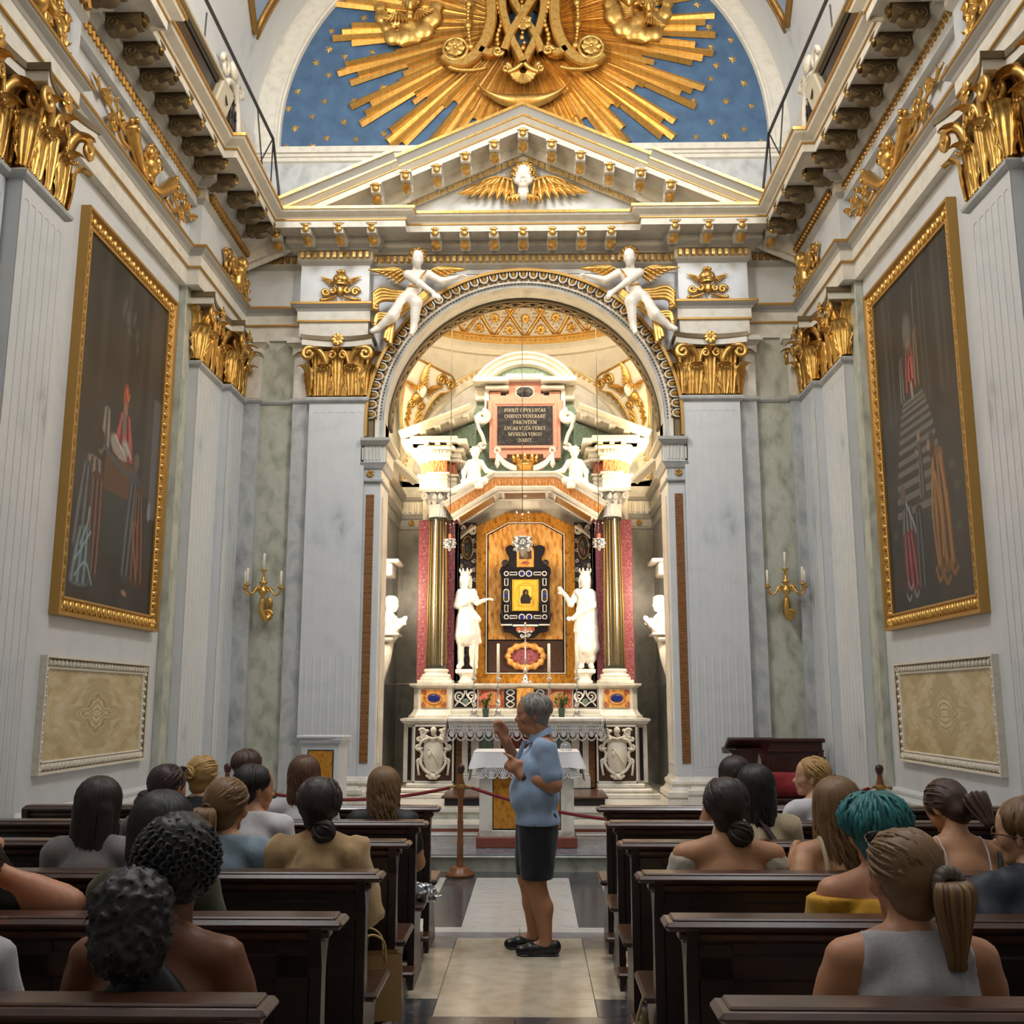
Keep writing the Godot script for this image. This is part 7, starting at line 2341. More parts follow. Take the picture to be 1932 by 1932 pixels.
# ---------------------------------------------------------------- furniture and altar ware
func cloth_drape(t: Node3D, called: String, m: String, w: float, d: float, y: float, drop: float, wave := 0.012) -> void:
	# a cloth over a block centred on the local origin: top, front and sides
	var g := G.new()
	var P := func(u: float, v: float) -> Vector3:
		# u around the front from the left rear to the right rear, v from the edge down
		var s := u * (w + 2 * d)
		var q: Vector2
		var n: Vector2
		if s < d:
			q = Vector2(-w / 2, -d / 2 + s)
			n = Vector2(-1, 0)
		elif s < d + w:
			q = Vector2(-w / 2 + s - d, d / 2)
			n = Vector2(0, 1)
		else:
			q = Vector2(w / 2, d / 2 - (s - d - w))
			n = Vector2(1, 0)
		var cr := 1.0 - minf(absf(s - d), absf(s - d - w)) / 0.12
		var o := 0.008 + v * (0.006 + wave * sin(s * 26.0)) + maxf(cr, 0.0) * v * 0.07
		if cr > 0.0: n = (n + Vector2(signf(q.x), 1.0) * cr).normalized()
		return Vector3(q.x + n.x * o, y - v * drop * (1.0 + 0.12 * maxf(cr, 0.0)), q.y + n.y * o)
	g.grid(90, 8, func(u, v): return P.call(u, 1.0 - v))
	g.box(Vector3(0, y + 0.004, 0), Vector3(w + 0.012, 0.008, d + 0.012), 0.003)
	ob(called, g, m, t)


func lace_edge(t: Node3D, w: float, y: float, drop: float, z: float, n: int) -> void:
	# openwork: scalloped threads, rings and flowers
	var g := G.new()
	var sw := w / n
	for i in n:
		var c := -w / 2 + sw * (i + 0.5)
		var p := []
		for k in 13: p.append(Vector3(c + sw * 0.5 * (k / 6.0 - 1), y - drop * (0.72 + 0.28 * sqrt(maxf(0, 1 - pow(k / 6.0 - 1, 2)))), z + 0.004 * sin(i * 1.7)))
		g.tube(p, 0.005, 4)
		for k in 5: g.ball(p[2 + k * 2] + Vector3(0, -0.008, 0), Vector3.ONE * 0.006, 4)
		for r in [0.028, 0.014]: g.tube(spiral(Vector2(c, y - drop * 0.72), r, r, 0, 1.0, 12, z), 0.0045, 4)
		for k in 6: g.tube([Vector3(c, y - drop * 0.72, z), Vector3(c + cos(k * 1.05) * 0.03, y - drop * 0.72 + sin(k * 1.05) * 0.03, z)], 0.004, 4)
	var nx := int(w / 0.022)
	for i in nx:
		for s in [-1, 1]:
			var p := []
			for k in 5:
				var v := k / 4.0
				p.append(Vector3(-w / 2 + (i + 0.5 + s * v * 2.2) * w / nx, y - drop * 0.74 * v, z + 0.003 * s))
			if absf(p[4].x) < w / 2: g.tube(p, 0.0042, 4)
	ob("lace", g, "linen", t).set_meta("kind", "stuff")


func candlestick(called: String, label: String, where: Vector3, stick: float, candle: float) -> void:
	var t := thing(called, label, "candlestick", where, 0.0, "")
	inlay(t, "stem", "silver", func(g): g.lathe([Vector2(0, 0), Vector2(0.06, 0), Vector2(0.062, 0.015), Vector2(0.035, 0.05), Vector2(0.045, 0.075), Vector2(0.02, 0.1), Vector2(0.014, 0.14), Vector2(0.034, 0.18), Vector2(0.036, 0.2), Vector2(0.014, 0.23), Vector2(0.012, stick * 0.72), Vector2(0.03, stick * 0.77), Vector2(0.014, stick * 0.82), Vector2(0.012, stick * 0.92), Vector2(0.042, stick * 0.985), Vector2(0.042, stick), Vector2(0, stick)], 16))
	inlay(t, "candle", "wax", func(g):
		g.x = Transform3D(Basis(), Vector3(0, stick, 0))
		g.lathe([Vector2(0, 0), Vector2(0.019, 0), Vector2(0.019, candle - 0.01), Vector2(0.013, candle), Vector2(0, candle)], 14))
	inlay(t, "foot", "silver", func(g):
		for i in 3: g.ball(Vector3(cos(i * 2.1) * 0.05, 0.01, sin(i * 2.1) * 0.05), Vector3(0.022, 0.016, 0.022), 7))


func hanging_lamp(label: String, where: Vector3, k: float, top: float) -> void:
	var t := thing("hanging_lamp", label, "lamp", where)
	inlay(t, "wire", "cable", func(g): g.tube([Vector3(0, 0.34 * k, 0), Vector3(0, top - where.y, 0)], 0.005, 4))
	inlay(t, "bowl", "silver", func(g): g.lathe([Vector2(0, -0.16 * k), Vector2(0.02 * k, -0.15 * k), Vector2(0.03 * k, -0.11 * k), Vector2(0.08 * k, -0.08 * k), Vector2(0.1 * k, -0.03 * k), Vector2(0.085 * k, 0.02 * k), Vector2(0.11 * k, 0.04 * k), Vector2(0.112 * k, 0.055 * k), Vector2(0.06 * k, 0.05 * k), Vector2(0, 0.04 * k)], 22))
	inlay(t, "ornament", "silver", func(g):
		for i in 8:
			var a := TAU * i / 8
			g.x = Transform3D(Basis(Vector3.UP, a), Vector3(0, -0.02 * k, 0))
			vol(g, Vector2(0.0, 0.0), 0.03 * k, 0, 1.3, 0.105 * k, 0.01 * k)
			g.ball(Vector3(0, -0.06 * k, 0.09 * k), Vector3.ONE * 0.018 * k, 6))
	for i in 3:
		var a := TAU * i / 3 + 0.5
		inlay(t, "chain", "silver", func(g):
			for j in 9:
				var v := j / 8.0
				g.ball(Vector3(cos(a), 0, sin(a)) * lerpf(0.105, 0.075, v) * k + Vector3(0, lerpf(0.06, 0.32, v) * k, 0), Vector3.ONE * 0.0065 * k, 5)
			g.ball(Vector3(cos(a), 0, sin(a)) * 0.075 * k + Vector3(0, 0.33 * k, 0), Vector3.ONE * 0.014 * k, 7))
	inlay(t, "glass_cup", "red_glass", func(g): g.lathe([Vector2(0, 0.05 * k), Vector2(0.022 * k, 0.05 * k), Vector2(0.026 * k, 0.13 * k), Vector2(0.02 * k, 0.15 * k), Vector2(0, 0.15 * k)], 12))


func flower_pot(label: String, where: Vector3, bloom: bool) -> void:
	var t := thing("flower_pot", label, "plant", where)
	inlay(t, "pot", "pot_green", func(g): g.lathe([Vector2(0, 0), Vector2(0.038, 0), Vector2(0.047, 0.105), Vector2(0.05, 0.11), Vector2(0.05, 0.12), Vector2(0.042, 0.12), Vector2(0, 0.11)], 16))
	rng.seed = 11 if bloom else 12
	inlay(t, "foliage", "leaf_green", func(g):
		for i in 46:
			var a := rng.randf() * TAU
			var r := rng.randf_range(0.01, 0.09)
			var h := rng.randf_range(0.16, 0.29)
			var e := Vector3(cos(a) * r, h, sin(a) * r)
			g.x = Transform3D()
			g.tube(curve([Vector3(cos(a) * 0.01, 0.1, sin(a) * 0.01), e * Vector3(0.6, 0.7, 0.6) + Vector3(0, 0.02, 0), e], 3), 0.0022, 4)
			g.x = Transform3D(Basis(Vector3.UP, a) * Basis(Vector3.RIGHT, rng.randf_range(0.3, 1.4)), e)
			g.grid(2, 4, func(u, v): return Vector3((u - 0.5) * 0.03 * sin(PI * clampf(v * 0.9 + 0.06, 0, 1)), v * 0.055, 0.006 * sin(v * 3.0))))
	if bloom:
		inlay(t, "bloom", "flower_red", func(g):
			for q in [[0.0, 0.3, 0.03], [-0.03, 0.28, 0.04], [0.04, 0.285, 0.02], [-0.06, 0.25, 0.05], [0.01, 0.26, 0.06]]:
				g.x = Transform3D(Basis(Vector3.RIGHT, -0.5), Vector3(q[0], q[1], q[2]))
				rosette(g, 0.03, 6))


func furnishings() -> void:
	mat("red_glass", C("c05a3a"), 0.15)
	M.red_glass.emission_enabled = true
	M.red_glass.emission = C("ff9a60")
	M.red_glass.emission_energy_multiplier = 0.5
	mat("pot_green", C("2d4233"), 0.5)
	mat("leaf_green", C("3a5a2a"), 0.6).backlight_enabled = true
	M.leaf_green.backlight = C("2a3a18")
	M.leaf_green.cull_mode = BaseMaterial3D.CULL_DISABLED
	mat("flower_red", C("c4614a"), 0.6)
	# lace cloth of the high altar
	var t := thing("lace_cloth", "white lace-edged cloth over the high altar table", "cloth", V(0.015, 0, 14.24))
	inlay(t, "cloth", "linen", func(g):
		g.box(Vector3(0, 1.452, 0), Vector3(2.1, 0.008, 0.42), 0.003)
		g.box(Vector3(0, 1.435, 0.213), Vector3(2.1, 0.035, 0.006), 0.002)
		for s in [-1, 1]: g.grid(8, 8, func(u, v): return Vector3(s * (1.052 + (1 - v) * 0.05 + 0.016 * sin(u * 9.0) * (1 - v)), lerpf(1.17, 1.455, v), lerpf(-0.2, 0.23, u))))
	lace_edge(t, 2.12, 1.43, 0.27, 0.218, 17)
	var names := ["outermost candlestick on the left end of the high altar", "inner candlestick left of the altar cross", "inner candlestick right of the altar cross", "outermost candlestick on the right end of the high altar"]
	for i in 4:
		var x: float = [-0.70, -0.37, 0.33, 0.71][i]
		candlestick("altar_candlestick", "silver " + names[i] + " with a tall white candle", V(x, 1.457 if true else 0.0, 14.3), 0.53, 0.47)
	t = thing("altar_cross", "slender silver standing cross on the middle of the high altar", "cross", V(0, 1.925, 14.95))
	inlay(t, "foot", "silver", func(g):
		g.lathe([Vector2(0, 0), Vector2(0.07, 0), Vector2(0.06, 0.02), Vector2(0.04, 0.04), Vector2(0.05, 0.07), Vector2(0.03, 0.1), Vector2(0.014, 0.13), Vector2(0.034, 0.17), Vector2(0.012, 0.21), Vector2(0.01, 0.3), Vector2(0.022, 0.33), Vector2(0.008, 0.37), Vector2(0.008, 0.62), Vector2(0, 0.62)], 14)
		for i in 3: g.ball(Vector3(cos(i * 2.1) * 0.065, 0.02, sin(i * 2.1) * 0.065), Vector3(0.03, 0.022, 0.03), 7))
	inlay(t, "cross", "silver", func(g):
		g.box(Vector3(0, 0.72, 0), Vector3(0.022, 0.26, 0.014), 0.004)
		g.box(Vector3(0, 0.74, 0), Vector3(0.17, 0.022, 0.014), 0.004)
		for q in [[0, 0.86], [-0.09, 0.74], [0.09, 0.74]]: g.ball(Vector3(q[0], q[1], 0), Vector3.ONE * 0.02, 8)
		for s in [-1, 1]: vol(g, Vector2(s * 0.045, 0.68), 0.03, 0, s * 1.3, 0, 0.01))
	inlay(t, "corpus", "silver", func(g):
		blob(g, limb([Vector3(-0.065, 0.745, 0.012), Vector3(0, 0.72, 0.016), Vector3(0.065, 0.745, 0.012)], [0.007, 0.012, 0.007]) + limb([Vector3(0, 0.72, 0.016), Vector3(0.004, 0.67, 0.016), Vector3(0, 0.61, 0.014)], [0.014, 0.012, 0.006]) + [[Vector3(0, 0.755, 0.018), Vector3(0, 0.755, 0.018), 0.013, 0.013]], 0.004, 0.008))
	flower_pot("green pot with red flowers left of the altar cross", V(-0.54, 1.457, 14.3), true)
	flower_pot("green pot with leafy plant right of the altar cross", V(0.5, 1.457, 14.3), false)
	hanging_lamp("large silver sanctuary lamp hanging before the icon", V(-0.03, 3.86, 14.2), 1.25, 7.2)
	hanging_lamp("small silver lamp hanging beside the left column", V(-1.05, 3.86, 14.2), 0.8, 7.2)
	hanging_lamp("small silver lamp hanging beside the right column", V(1.04, 3.86, 14.2), 0.8, 7.2)
	# ---- the free-standing altar
	t = thing("free_altar", "free-standing marble altar with a veined yellow front panel on the dais", "altar", V(0.035, 0.166, 11.5))
	inlay(t, "plinth", "red_stone", func(g): g.box(Vector3(0, 0.055, 0), Vector3(1.06, 0.11, 0.72), 0.008))
	inlay(t, "body", "marble_warm", func(g):
		for s in [-1, 1]: g.box(Vector3(s * 0.43, 0.53, 0), Vector3(0.14, 0.84, 0.62), 0.006)
		g.box(Vector3(0, 0.14, 0), Vector3(0.98, 0.07, 0.62), 0.006)
		g.box(Vector3(0, 0.9, 0), Vector3(0.98, 0.09, 0.62), 0.006)
		g.box(Vector3(0, 0.95, 0), Vector3(1.1, 0.04, 0.7), 0.012))
	inlay(t, "panel_edge", "ebony", func(g): g.box(Vector3(0, 0.52, 0.0), Vector3(0.74, 0.7, 0.6), 0.0))
	inlay(t, "yellow_panel", "siena_dark", func(g): g.box(Vector3(0, 0.52, 0.0), Vector3(0.7, 0.66, 0.612), 0.003))
	t = thing("altar_cloth", "white linen cloth with lace hem on the free-standing altar", "cloth", V(0.035, 0.166, 11.5))
	cloth_drape(t, "cloth", "linen", 1.12, 0.7, 0.972, 0.15, 0.006)
	lace_edge(t, 1.1, 0.83, 0.12, 0.367, 9)
	inlay(t, "corner_fall", "linen", func(g):
		for s in [-1, 1]: g.grid(8, 10, func(u, v): return Vector3(s * (0.568 + 0.06 * (1 - v) + 0.02 * sin(u * 8.0) * (1 - v)), lerpf(0.62, 0.97, v) + 0.1 * u * (1 - v), lerpf(0.37, -0.3, u))))
	t = thing("glass_cloche", "small clear glass dome on the right of the free-standing altar", "glass", V(0.46, 1.146, 11.45))
	inlay(t, "dome", "glass", func(g): g.lathe([Vector2(0.06, 0), Vector2(0.062, 0.03), Vector2(0.05, 0.07), Vector2(0.02, 0.092), Vector2(0, 0.095)], 18))
	inlay(t, "base", "silver", func(g): g.lathe([Vector2(0, 0), Vector2(0.07, 0), Vector2(0.07, 0.008), Vector2(0, 0.01)], 18))
	# ---- ambo
	t = thing("marble_ambo", "white marble ambo with slanted top and yellow veined panel", "ambo", V(-2.38, 0.166, 12.1), -0.12)
	inlay(t, "body", "marble_blue", func(g):
		g.at(PLAN).mould([Vector2(-0.33, 0.2), Vector2(-0.16, -0.1), Vector2(0.28, -0.1), Vector2(0.28, 0.25)], [Vector2(0, 0), Vector2(0.06, 0.0), Vector2(0.06, 0.1), Vector2(0.03, 0.12), Vector2(0, 0.15), Vector2(0, 1.02), Vector2(0.03, 1.04), Vector2(0.03, 1.07)])
		g.x = Transform3D()
		g.flat()
		g.quad(Vector3(-0.42, 1.0, -0.16), Vector3(-0.2, 1.09, 0.14), Vector3(0.34, 1.1, 0.14), Vector3(0.34, 1.1, -0.3)))
	inlay(t, "top_slab", "marble_blue", func(g):
		g.ext([Vector2(-0.2, 0), Vector2(0.34, 0), Vector2(0.34, 0.0)], 0, 0) if false else g.box(Vector3(0.07, 1.105, 0), Vector3(0.56, 0.03, 0.32), 0.008))
	inlay(t, "panel_edge", "ebony", func(g): g.box(Vector3(0.07, 0.6, 0.1), Vector3(0.31, 0.72, 0.01), 0.0))
	inlay(t, "yellow_panel", "siena_dark", func(g): g.box(Vector3(0.07, 0.6, 0.103), Vector3(0.285, 0.695, 0.012), 0.0))
	inlay(t, "side_panel", "black_stone", func(g):
		g.x = Transform3D(Basis(Vector3.UP, -1.055), Vector3(-0.25, 0.55, -0.045))
		g.box(Vector3.ZERO, Vector3(0.2, 0.66, 0.012), 0.0))
	# ---- lectern and seat
	t = thing("wooden_lectern", "dark carved wooden lectern with a slanted desk right of the altar", "lectern", V(2.5, 0.166, 11.8))
	inlay(t, "desk", "wood_red", func(g):
		g.x = Transform3D(Basis(Vector3.RIGHT, -0.42), Vector3(0, 1.02, 0))
		g.box(Vector3(0, 0, 0), Vector3(0.5, 0.035, 0.4), 0.008)
		g.box(Vector3(0, 0.03, -0.19), Vector3(0.5, 0.05, 0.025), 0.006))
	inlay(t, "post", "wood_red", func(g):
		g.box(Vector3(-0.03, 0.55, 0), Vector3(0.16, 0.9, 0.14), 0.012)
		for s in [-1, 1]:
			g.x = Transform3D(Basis(), Vector3(-0.03, 0, 0))
			g.ext(curve([Vector2(s * 0.08, 0.28), Vector2(s * 0.2, 0.22), Vector2(s * 0.24, 0.1), Vector2(s * 0.28, 0.06), Vector2(s * 0.28, 0.0)], 4) + [Vector2(s * 0.06, 0.0)], -0.04, 0.04)
			g.ext(curve([Vector2(s * 0.07, 0.78), Vector2(s * 0.12, 0.82), Vector2(s * 0.14, 0.92), Vector2(s * 0.2, 0.97)], 4) + [Vector2(s * 0.07, 0.97)], -0.05, 0.05))
	t = thing("presider_bench", "wide dark carved wooden bench with a panelled back right of the altar", "bench", V(3.15, 0.166, 12.3))
	inlay(t, "back", "wood_red", func(g):
		g.box(Vector3(0, 0.55, -0.2), Vector3(0.74, 1.02, 0.05), 0.008)
		g.box(Vector3(0, 1.05, -0.19), Vector3(0.8, 0.05, 0.1), 0.012)
		g.box(Vector3(0, 0.93, -0.17), Vector3(0.76, 0.025, 0.05), 0.006)
		for s in [-1, 1]: g.box(Vector3(s * 0.34, 0.7, -0.17), Vector3(0.07, 0.46, 0.04), 0.006)
		g.x = Transform3D(Basis(), Vector3(0, 0.7, -0.17))
		g.mould([Vector2(-0.24, -0.18), Vector2(-0.24, 0.12)] + curve([Vector2(-0.16, 0.17), Vector2(0, 0.2), Vector2(0.16, 0.17)], 4) + [Vector2(0.24, 0.12), Vector2(0.24, -0.18)], [Vector2(0, 0), Vector2(0, 0.02), Vector2(0.025, 0.02), Vector2(0.025, 0)], true))
	inlay(t, "seat", "wood_red", func(g):
		g.box(Vector3(0, 0.4, 0.02), Vector3(0.8, 0.05, 0.5), 0.012)
		g.box(Vector3(0, 0.2, 0.05), Vector3(0.72, 0.36, 0.4), 0.01))
	for s in [-1, 1]:
		inlay(t, "arm", "wood_red", func(g):
			g.tube(curve([Vector3(s * 0.37, 0.85, -0.17), Vector3(s * 0.38, 0.68, -0.05), Vector3(s * 0.38, 0.64, 0.12), Vector3(s * 0.38, 0.66, 0.24)]), 0.032, 8)
			g.tube(curve([Vector3(s * 0.38, 0.64, 0.2), Vector3(s * 0.38, 0.55, 0.22), Vector3(s * 0.38, 0.42, 0.2)]), 0.03, 8))
	t = thing("red_cushion", "large crimson velvet cushion on the dark wooden bench", "cushion", V(3.0, 0.595, 12.24))
	inlay(t, "cushion", "red_velvet", func(g): blob(g, [[Vector3(-0.2, 0.13, 0), Vector3(0.2, 0.13, 0), 0.14, 0.14], [Vector3(-0.26, 0.09, 0.1), Vector3(0.26, 0.09, 0.1), 0.09, 0.09], [Vector3(-0.24, 0.09, -0.08), Vector3(0.24, 0.09, -0.08), 0.09, 0.09]], 0.018, 0.05, [], 0.01, Vector3(8, 8, 8)))
	# ---- barrier posts and ropes
	t = thing("barrier_post", "turned wooden barrier post with round foot in the aisle before the dais", "post", V(-0.61, 0, 10.42))
	var post := func(o: Node3D) -> void:
		inlay(o, "base", "wood_post", func(g): g.lathe([Vector2(0, 0), Vector2(0.135, 0), Vector2(0.14, 0.02), Vector2(0.13, 0.04), Vector2(0.1, 0.045), Vector2(0.095, 0.08), Vector2(0.07, 0.095), Vector2(0, 0.095)], 28))
		inlay(o, "shaft", "wood_post", func(g): g.lathe([Vector2(0.032, 0.09), Vector2(0.03, 0.3), Vector2(0.034, 0.31), Vector2(0.028, 0.33), Vector2(0.028, 0.5), Vector2(0.032, 0.51), Vector2(0.026, 0.53), Vector2(0.026, 0.72), Vector2(0.04, 0.8), Vector2(0.042, 0.86), Vector2(0.026, 0.93), Vector2(0.022, 0.97), Vector2(0.03, 0.975)], 20))
		inlay(o, "finial", "wood_red", func(g): g.lathe([Vector2(0.02, 0.97), Vector2(0.03, 0.98), Vector2(0.04, 1.02), Vector2(0.034, 1.05), Vector2(0, 1.065)], 18))
		inlay(o, "collar", "gold_dark", func(g):
			g.lathe([Vector2(0.043, 0.83), Vector2(0.047, 0.84), Vector2(0.047, 0.86), Vector2(0.043, 0.87)], 20)
			for s in [-1, 1]: g.tube([Vector3(s * 0.045, 0.85, 0), Vector3(s * 0.08, 0.845, 0), Vector3(s * 0.11, 0.835, 0)], [0.014, 0.01, 0.017], 8))
	post.call(t)
	var r := dup(t, "turned wooden barrier post close to the right wall by the marble dado", V(3.5, 0, 10.42))
	r = dup(t, "turned wooden barrier post standing before the left wall pilasters", V(-2.95, 0, 10.5))
	for q in [[-2.84, -0.72, 10.5, 10.42, 0.12, "crimson barrier rope sagging left of the aisle post"], [-0.5, 3.39, 10.42, 10.42, 0.33, "crimson barrier rope sagging behind the standing man to the right"]]:
		t = thing("barrier_rope", q[5], "rope")
		inlay(t, "cord", "red_rope", func(g):
			var p := []
			for i in 33:
				var u := i / 32.0
				p.append(V(lerpf(q[0], q[1], u), 0.835 - q[4] * 4 * u * (1 - u), lerpf(q[2], q[3], u)))
			g.tube(p, 0.016, 8))
	pews()


const ROWS := [2.62, 3.63, 4.55, 5.55, 6.45, 7.35]


func pews() -> void:
	var t := thing("church_pew", "", "pew")
	# local: aisle end at x = 0, running to x = 2.85, back panel at z = 0, sitters face -z
	var L := 2.85
	inlay(t, "top_rail", "wood_rail", func(g):
		g.box(Vector3(L / 2 - 0.03, 0.935, -0.045), Vector3(L + 0.08, 0.03, 0.15), 0.012)
		g.box(Vector3(L / 2 - 0.02, 0.952, -0.055), Vector3(L + 0.04, 0.012, 0.11), 0.005)
		g.box(Vector3(L / 2 - 0.01, 0.9, -0.04), Vector3(L + 0.02, 0.04, 0.09), 0.012))
	inlay(t, "back_panel", "wood_dark", func(g): g.box(Vector3(L / 2, 0.55, -0.03), Vector3(L - 0.02, 0.66, 0.022), 0.004))
	for q in [[0.8, 0.08], [0.26, 0.09]]:
		inlay(t, "panel_rail", "wood_dark", func(g): g.box(Vector3(L / 2, q[0], -0.018), Vector3(L - 0.02, q[1], 0.03), 0.006))
	for i in 4:
		inlay(t, "stile", "wood_dark", func(g): g.box(Vector3(0.1 + i * (L - 0.2) / 3, 0.55, -0.018), Vector3(0.12, 0.66, 0.03), 0.006))
	inlay(t, "seat", "wood_rail", func(g):
		g.box(Vector3(L / 2 - 0.02, 0.44, -0.27), Vector3(L + 0.05, 0.035, 0.42), 0.012))
	for x in [0.02, L - 0.02]:
		inlay(t, "end_panel", "wood_dark", func(g):
			g.x = Transform3D(Vector3(0, 0, -1), Vector3(0, 1, 0), Vector3(1, 0, 0), Vector3(x, 0, 0))
			g.ext([Vector2(-0.03, 0), Vector2(0.46, 0), Vector2(0.46, 0.06), Vector2(0.4, 0.09)] + curve([Vector2(0.36, 0.2), Vector2(0.32, 0.3), Vector2(0.38, 0.36), Vector2(0.46, 0.4)], 4) + [Vector2(0.46, 0.42), Vector2(0.1, 0.46)] + curve([Vector2(0.075, 0.6), Vector2(0.07, 0.75), Vector2(0.085, 0.82), Vector2(0.12, 0.89)], 4) + [Vector2(0.12, 0.93), Vector2(-0.04, 0.93), Vector2(-0.03, 0.88)] + [Vector2(0.0, 0.8), Vector2(0.0, 0.1)], -0.02, 0.02))
	inlay(t, "kneeler", "wood_rail", func(g): g.box(Vector3(L / 2 - 0.02, 0.145, 0.2), Vector3(L + 0.03, 0.03, 0.17), 0.01))
	for x in [0.06, L - 0.06]:
		inlay(t, "kneeler_foot", "wood_dark", func(g):
			g.box(Vector3(x, 0.07, 0.2), Vector3(0.06, 0.12, 0.1), 0.006)
			g.box(Vector3(x, 0.02, 0.12), Vector3(0.07, 0.04, 0.32), 0.008))
	var ord := ["nearest the viewer, cut by the frame", "second from the viewer", "third from the viewer", "fourth from the viewer", "fifth from the viewer", "nearest the altar"]
	for s in [-1, 1]:
		for i in 6:
			var lab := "dark wooden pew %s of the aisle, %s" % ["left" if s < 0 else "right", ord[i]]
			var o: Node3D = t
			var w := V(s * 0.61, 0, ROWS[i] + 0.02)
			if s < 0 and i == 0:
				o.position = w
				o.set_meta("label", lab)
				o.set_meta("group", "dark wooden pews")
			else: o = dup(t, lab, w, 0.0, "dark wooden pews")
			o.transform = Transform3D(Basis.from_scale(Vector3(s, 1, 1)), w)
	# things left in and on the pews
	t = thing("paper_bag", "brown paper carrier bag with twisted handles at the aisle end of the left pews", "bag", V(-0.7, 0.16, 5.33), 0.25)
	inlay(t, "bag", "kraft", func(g):
		var p := [Vector2(-0.13, 0.06), Vector2(-0.13, -0.06), Vector2(-0.1, 0), Vector2(-0.13, 0.06)]
		for q in [[Vector3(-0.15, 0, 0.06), Vector3(0.15, 0, 0.06), Vector3(0.15, 0.3, 0.05), Vector3(-0.15, 0.3, 0.05)], [Vector3(0.15, 0, -0.06), Vector3(-0.15, 0, -0.06), Vector3(-0.15, 0.3, -0.05), Vector3(0.15, 0.3, -0.05)], [Vector3(0.15, 0, 0.06), Vector3(0.15, 0, 0.0), Vector3(0.13, 0.3, 0.0), Vector3(0.15, 0.3, 0.05)], [Vector3(0.15, 0, 0.0), Vector3(0.15, 0, -0.06), Vector3(0.15, 0.3, -0.05), Vector3(0.13, 0.3, 0.0)], [Vector3(-0.15, 0, 0.0), Vector3(-0.15, 0, 0.06), Vector3(-0.15, 0.3, 0.05), Vector3(-0.13, 0.3, 0.0)], [Vector3(-0.15, 0, -0.06), Vector3(-0.15, 0, 0.0), Vector3(-0.13, 0.3, 0.0), Vector3(-0.15, 0.3, -0.05)], [Vector3(-0.15, 0, -0.06), Vector3(0.15, 0, -0.06), Vector3(0.15, 0, 0.06), Vector3(-0.15, 0, 0.06)]]:
			g.flat()
			g.quad(q[0], q[1], q[2], q[3]))
	for z in [0.052, -0.052]:
		inlay(t, "handle", "kraft_light", func(g): g.tube(curve([Vector3(-0.07, 0.27, z), Vector3(-0.06, 0.36, z * 1.3), Vector3(0.0, 0.4, z * 1.5), Vector3(0.06, 0.36, z * 1.3), Vector3(0.07, 0.27, z)]), 0.006, 6))
	t = thing("plastic_bag", "crumpled clear and silver plastic bag on a left pew seat end", "bag", V(-0.62, 0.46, 6.72))
	inlay(t, "wrap", "foil", func(g): blob(g, [[Vector3(-0.06, 0.05, 0), Vector3(0.06, 0.04, 0.03), 0.06, 0.05], [Vector3(0.05, 0.04, 0.02), Vector3(0.13, 0.02, 0.03), 0.04, 0.02]], 0.009, 0.02, [], 0.03, Vector3(24, 24, 24)))
	t = thing("cloth_bag", "limp beige cloth bag hanging from the end of a right pew", "bag", V(0.57, 0.0, 4.75))
	inlay(t, "cloth", "canvas_beige", func(g): blob(g, [[Vector3(0.0, 0.36, 0), Vector3(-0.03, 0.2, 0.0), 0.02, 0.05], [Vector3(-0.03, 0.2, 0), Vector3(-0.04, 0.06, 0.02), 0.05, 0.07, Vector3(0, 0, 1), 0.8], [Vector3(-0.03, 0.07, 0.0), Vector3(0.02, 0.06, -0.05), 0.06, 0.05]], 0.01, 0.03, [], 0.025, Vector3(14, 9, 14)))
	inlay(t, "strap", "canvas_beige", func(g): g.tube(curve([Vector3(0.03, 0.44, 0), Vector3(0.0, 0.42, 0.03), Vector3(-0.03, 0.3, 0.02), Vector3(0, 0.25, 0)]), 0.008, 5))
	t = thing("backpack", "light rounded bag on the floor under a left pew", "bag", V(-1.05, 0.0, 5.0))
	inlay(t, "pack", "canvas_beige", func(g): blob(g, [[Vector3(0, 0.1, 0), Vector3(0, 0.2, 0), 0.11, 0.09, Vector3(0, 0, 1), 1.3]], 0.016, 0.03, [], 0.012, Vector3(9, 9, 9)))
	inlay(t, "strap", "cable", func(g): g.tube(curve([Vector3(-0.04, 0.28, 0), Vector3(0, 0.33, 0), Vector3(0.04, 0.28, 0)]), 0.008, 5))
	# a candle lamp burning at the left edge of the frame
	t = thing("votive_light", "small orange votive flame at the far left edge of the photo", "candle", V(-1.735, 0.967, 3.62))
	t.scale = Vector3.ONE * 0.7
	inlay(t, "cup", "red_glass", func(g): g.lathe([Vector2(0, 0), Vector2(0.028, 0), Vector2(0.034, 0.06), Vector2(0.03, 0.06), Vector2(0.026, 0.012), Vector2(0, 0.012)], 16))
	inlay(t, "flame", "flame", func(g): g.lathe([Vector2(0, 0.02), Vector2(0.011, 0.035), Vector2(0.012, 0.05), Vector2(0.005, 0.075), Vector2(0, 0.085)], 12))


# ---------------------------------------------------------------- people
# A sitter faces +z in her own axes, with y = 0 at the seat; +x is on the viewer's left when she is seen from behind.
func hair_mat(called: String, col: String) -> void:
	var m := mat(called, C(col), 0.5)
	m.vertex_color_use_as_albedo = true
	m.rim_enabled = true
	m.rim = 0.25


func strand(g: G, pts: Array, r: float) -> void:
	var k := rng.randf_range(0.55, 1.35)
	g.col = Color(k, k, k)
	var n := pts.size()
	var rad := []
	for i in n: rad.append(r * (0.55 + 0.45 * sin(PI * clampf(0.15 + 0.8 * i / n, 0, 1))))
	g.tube(pts, rad, 4)


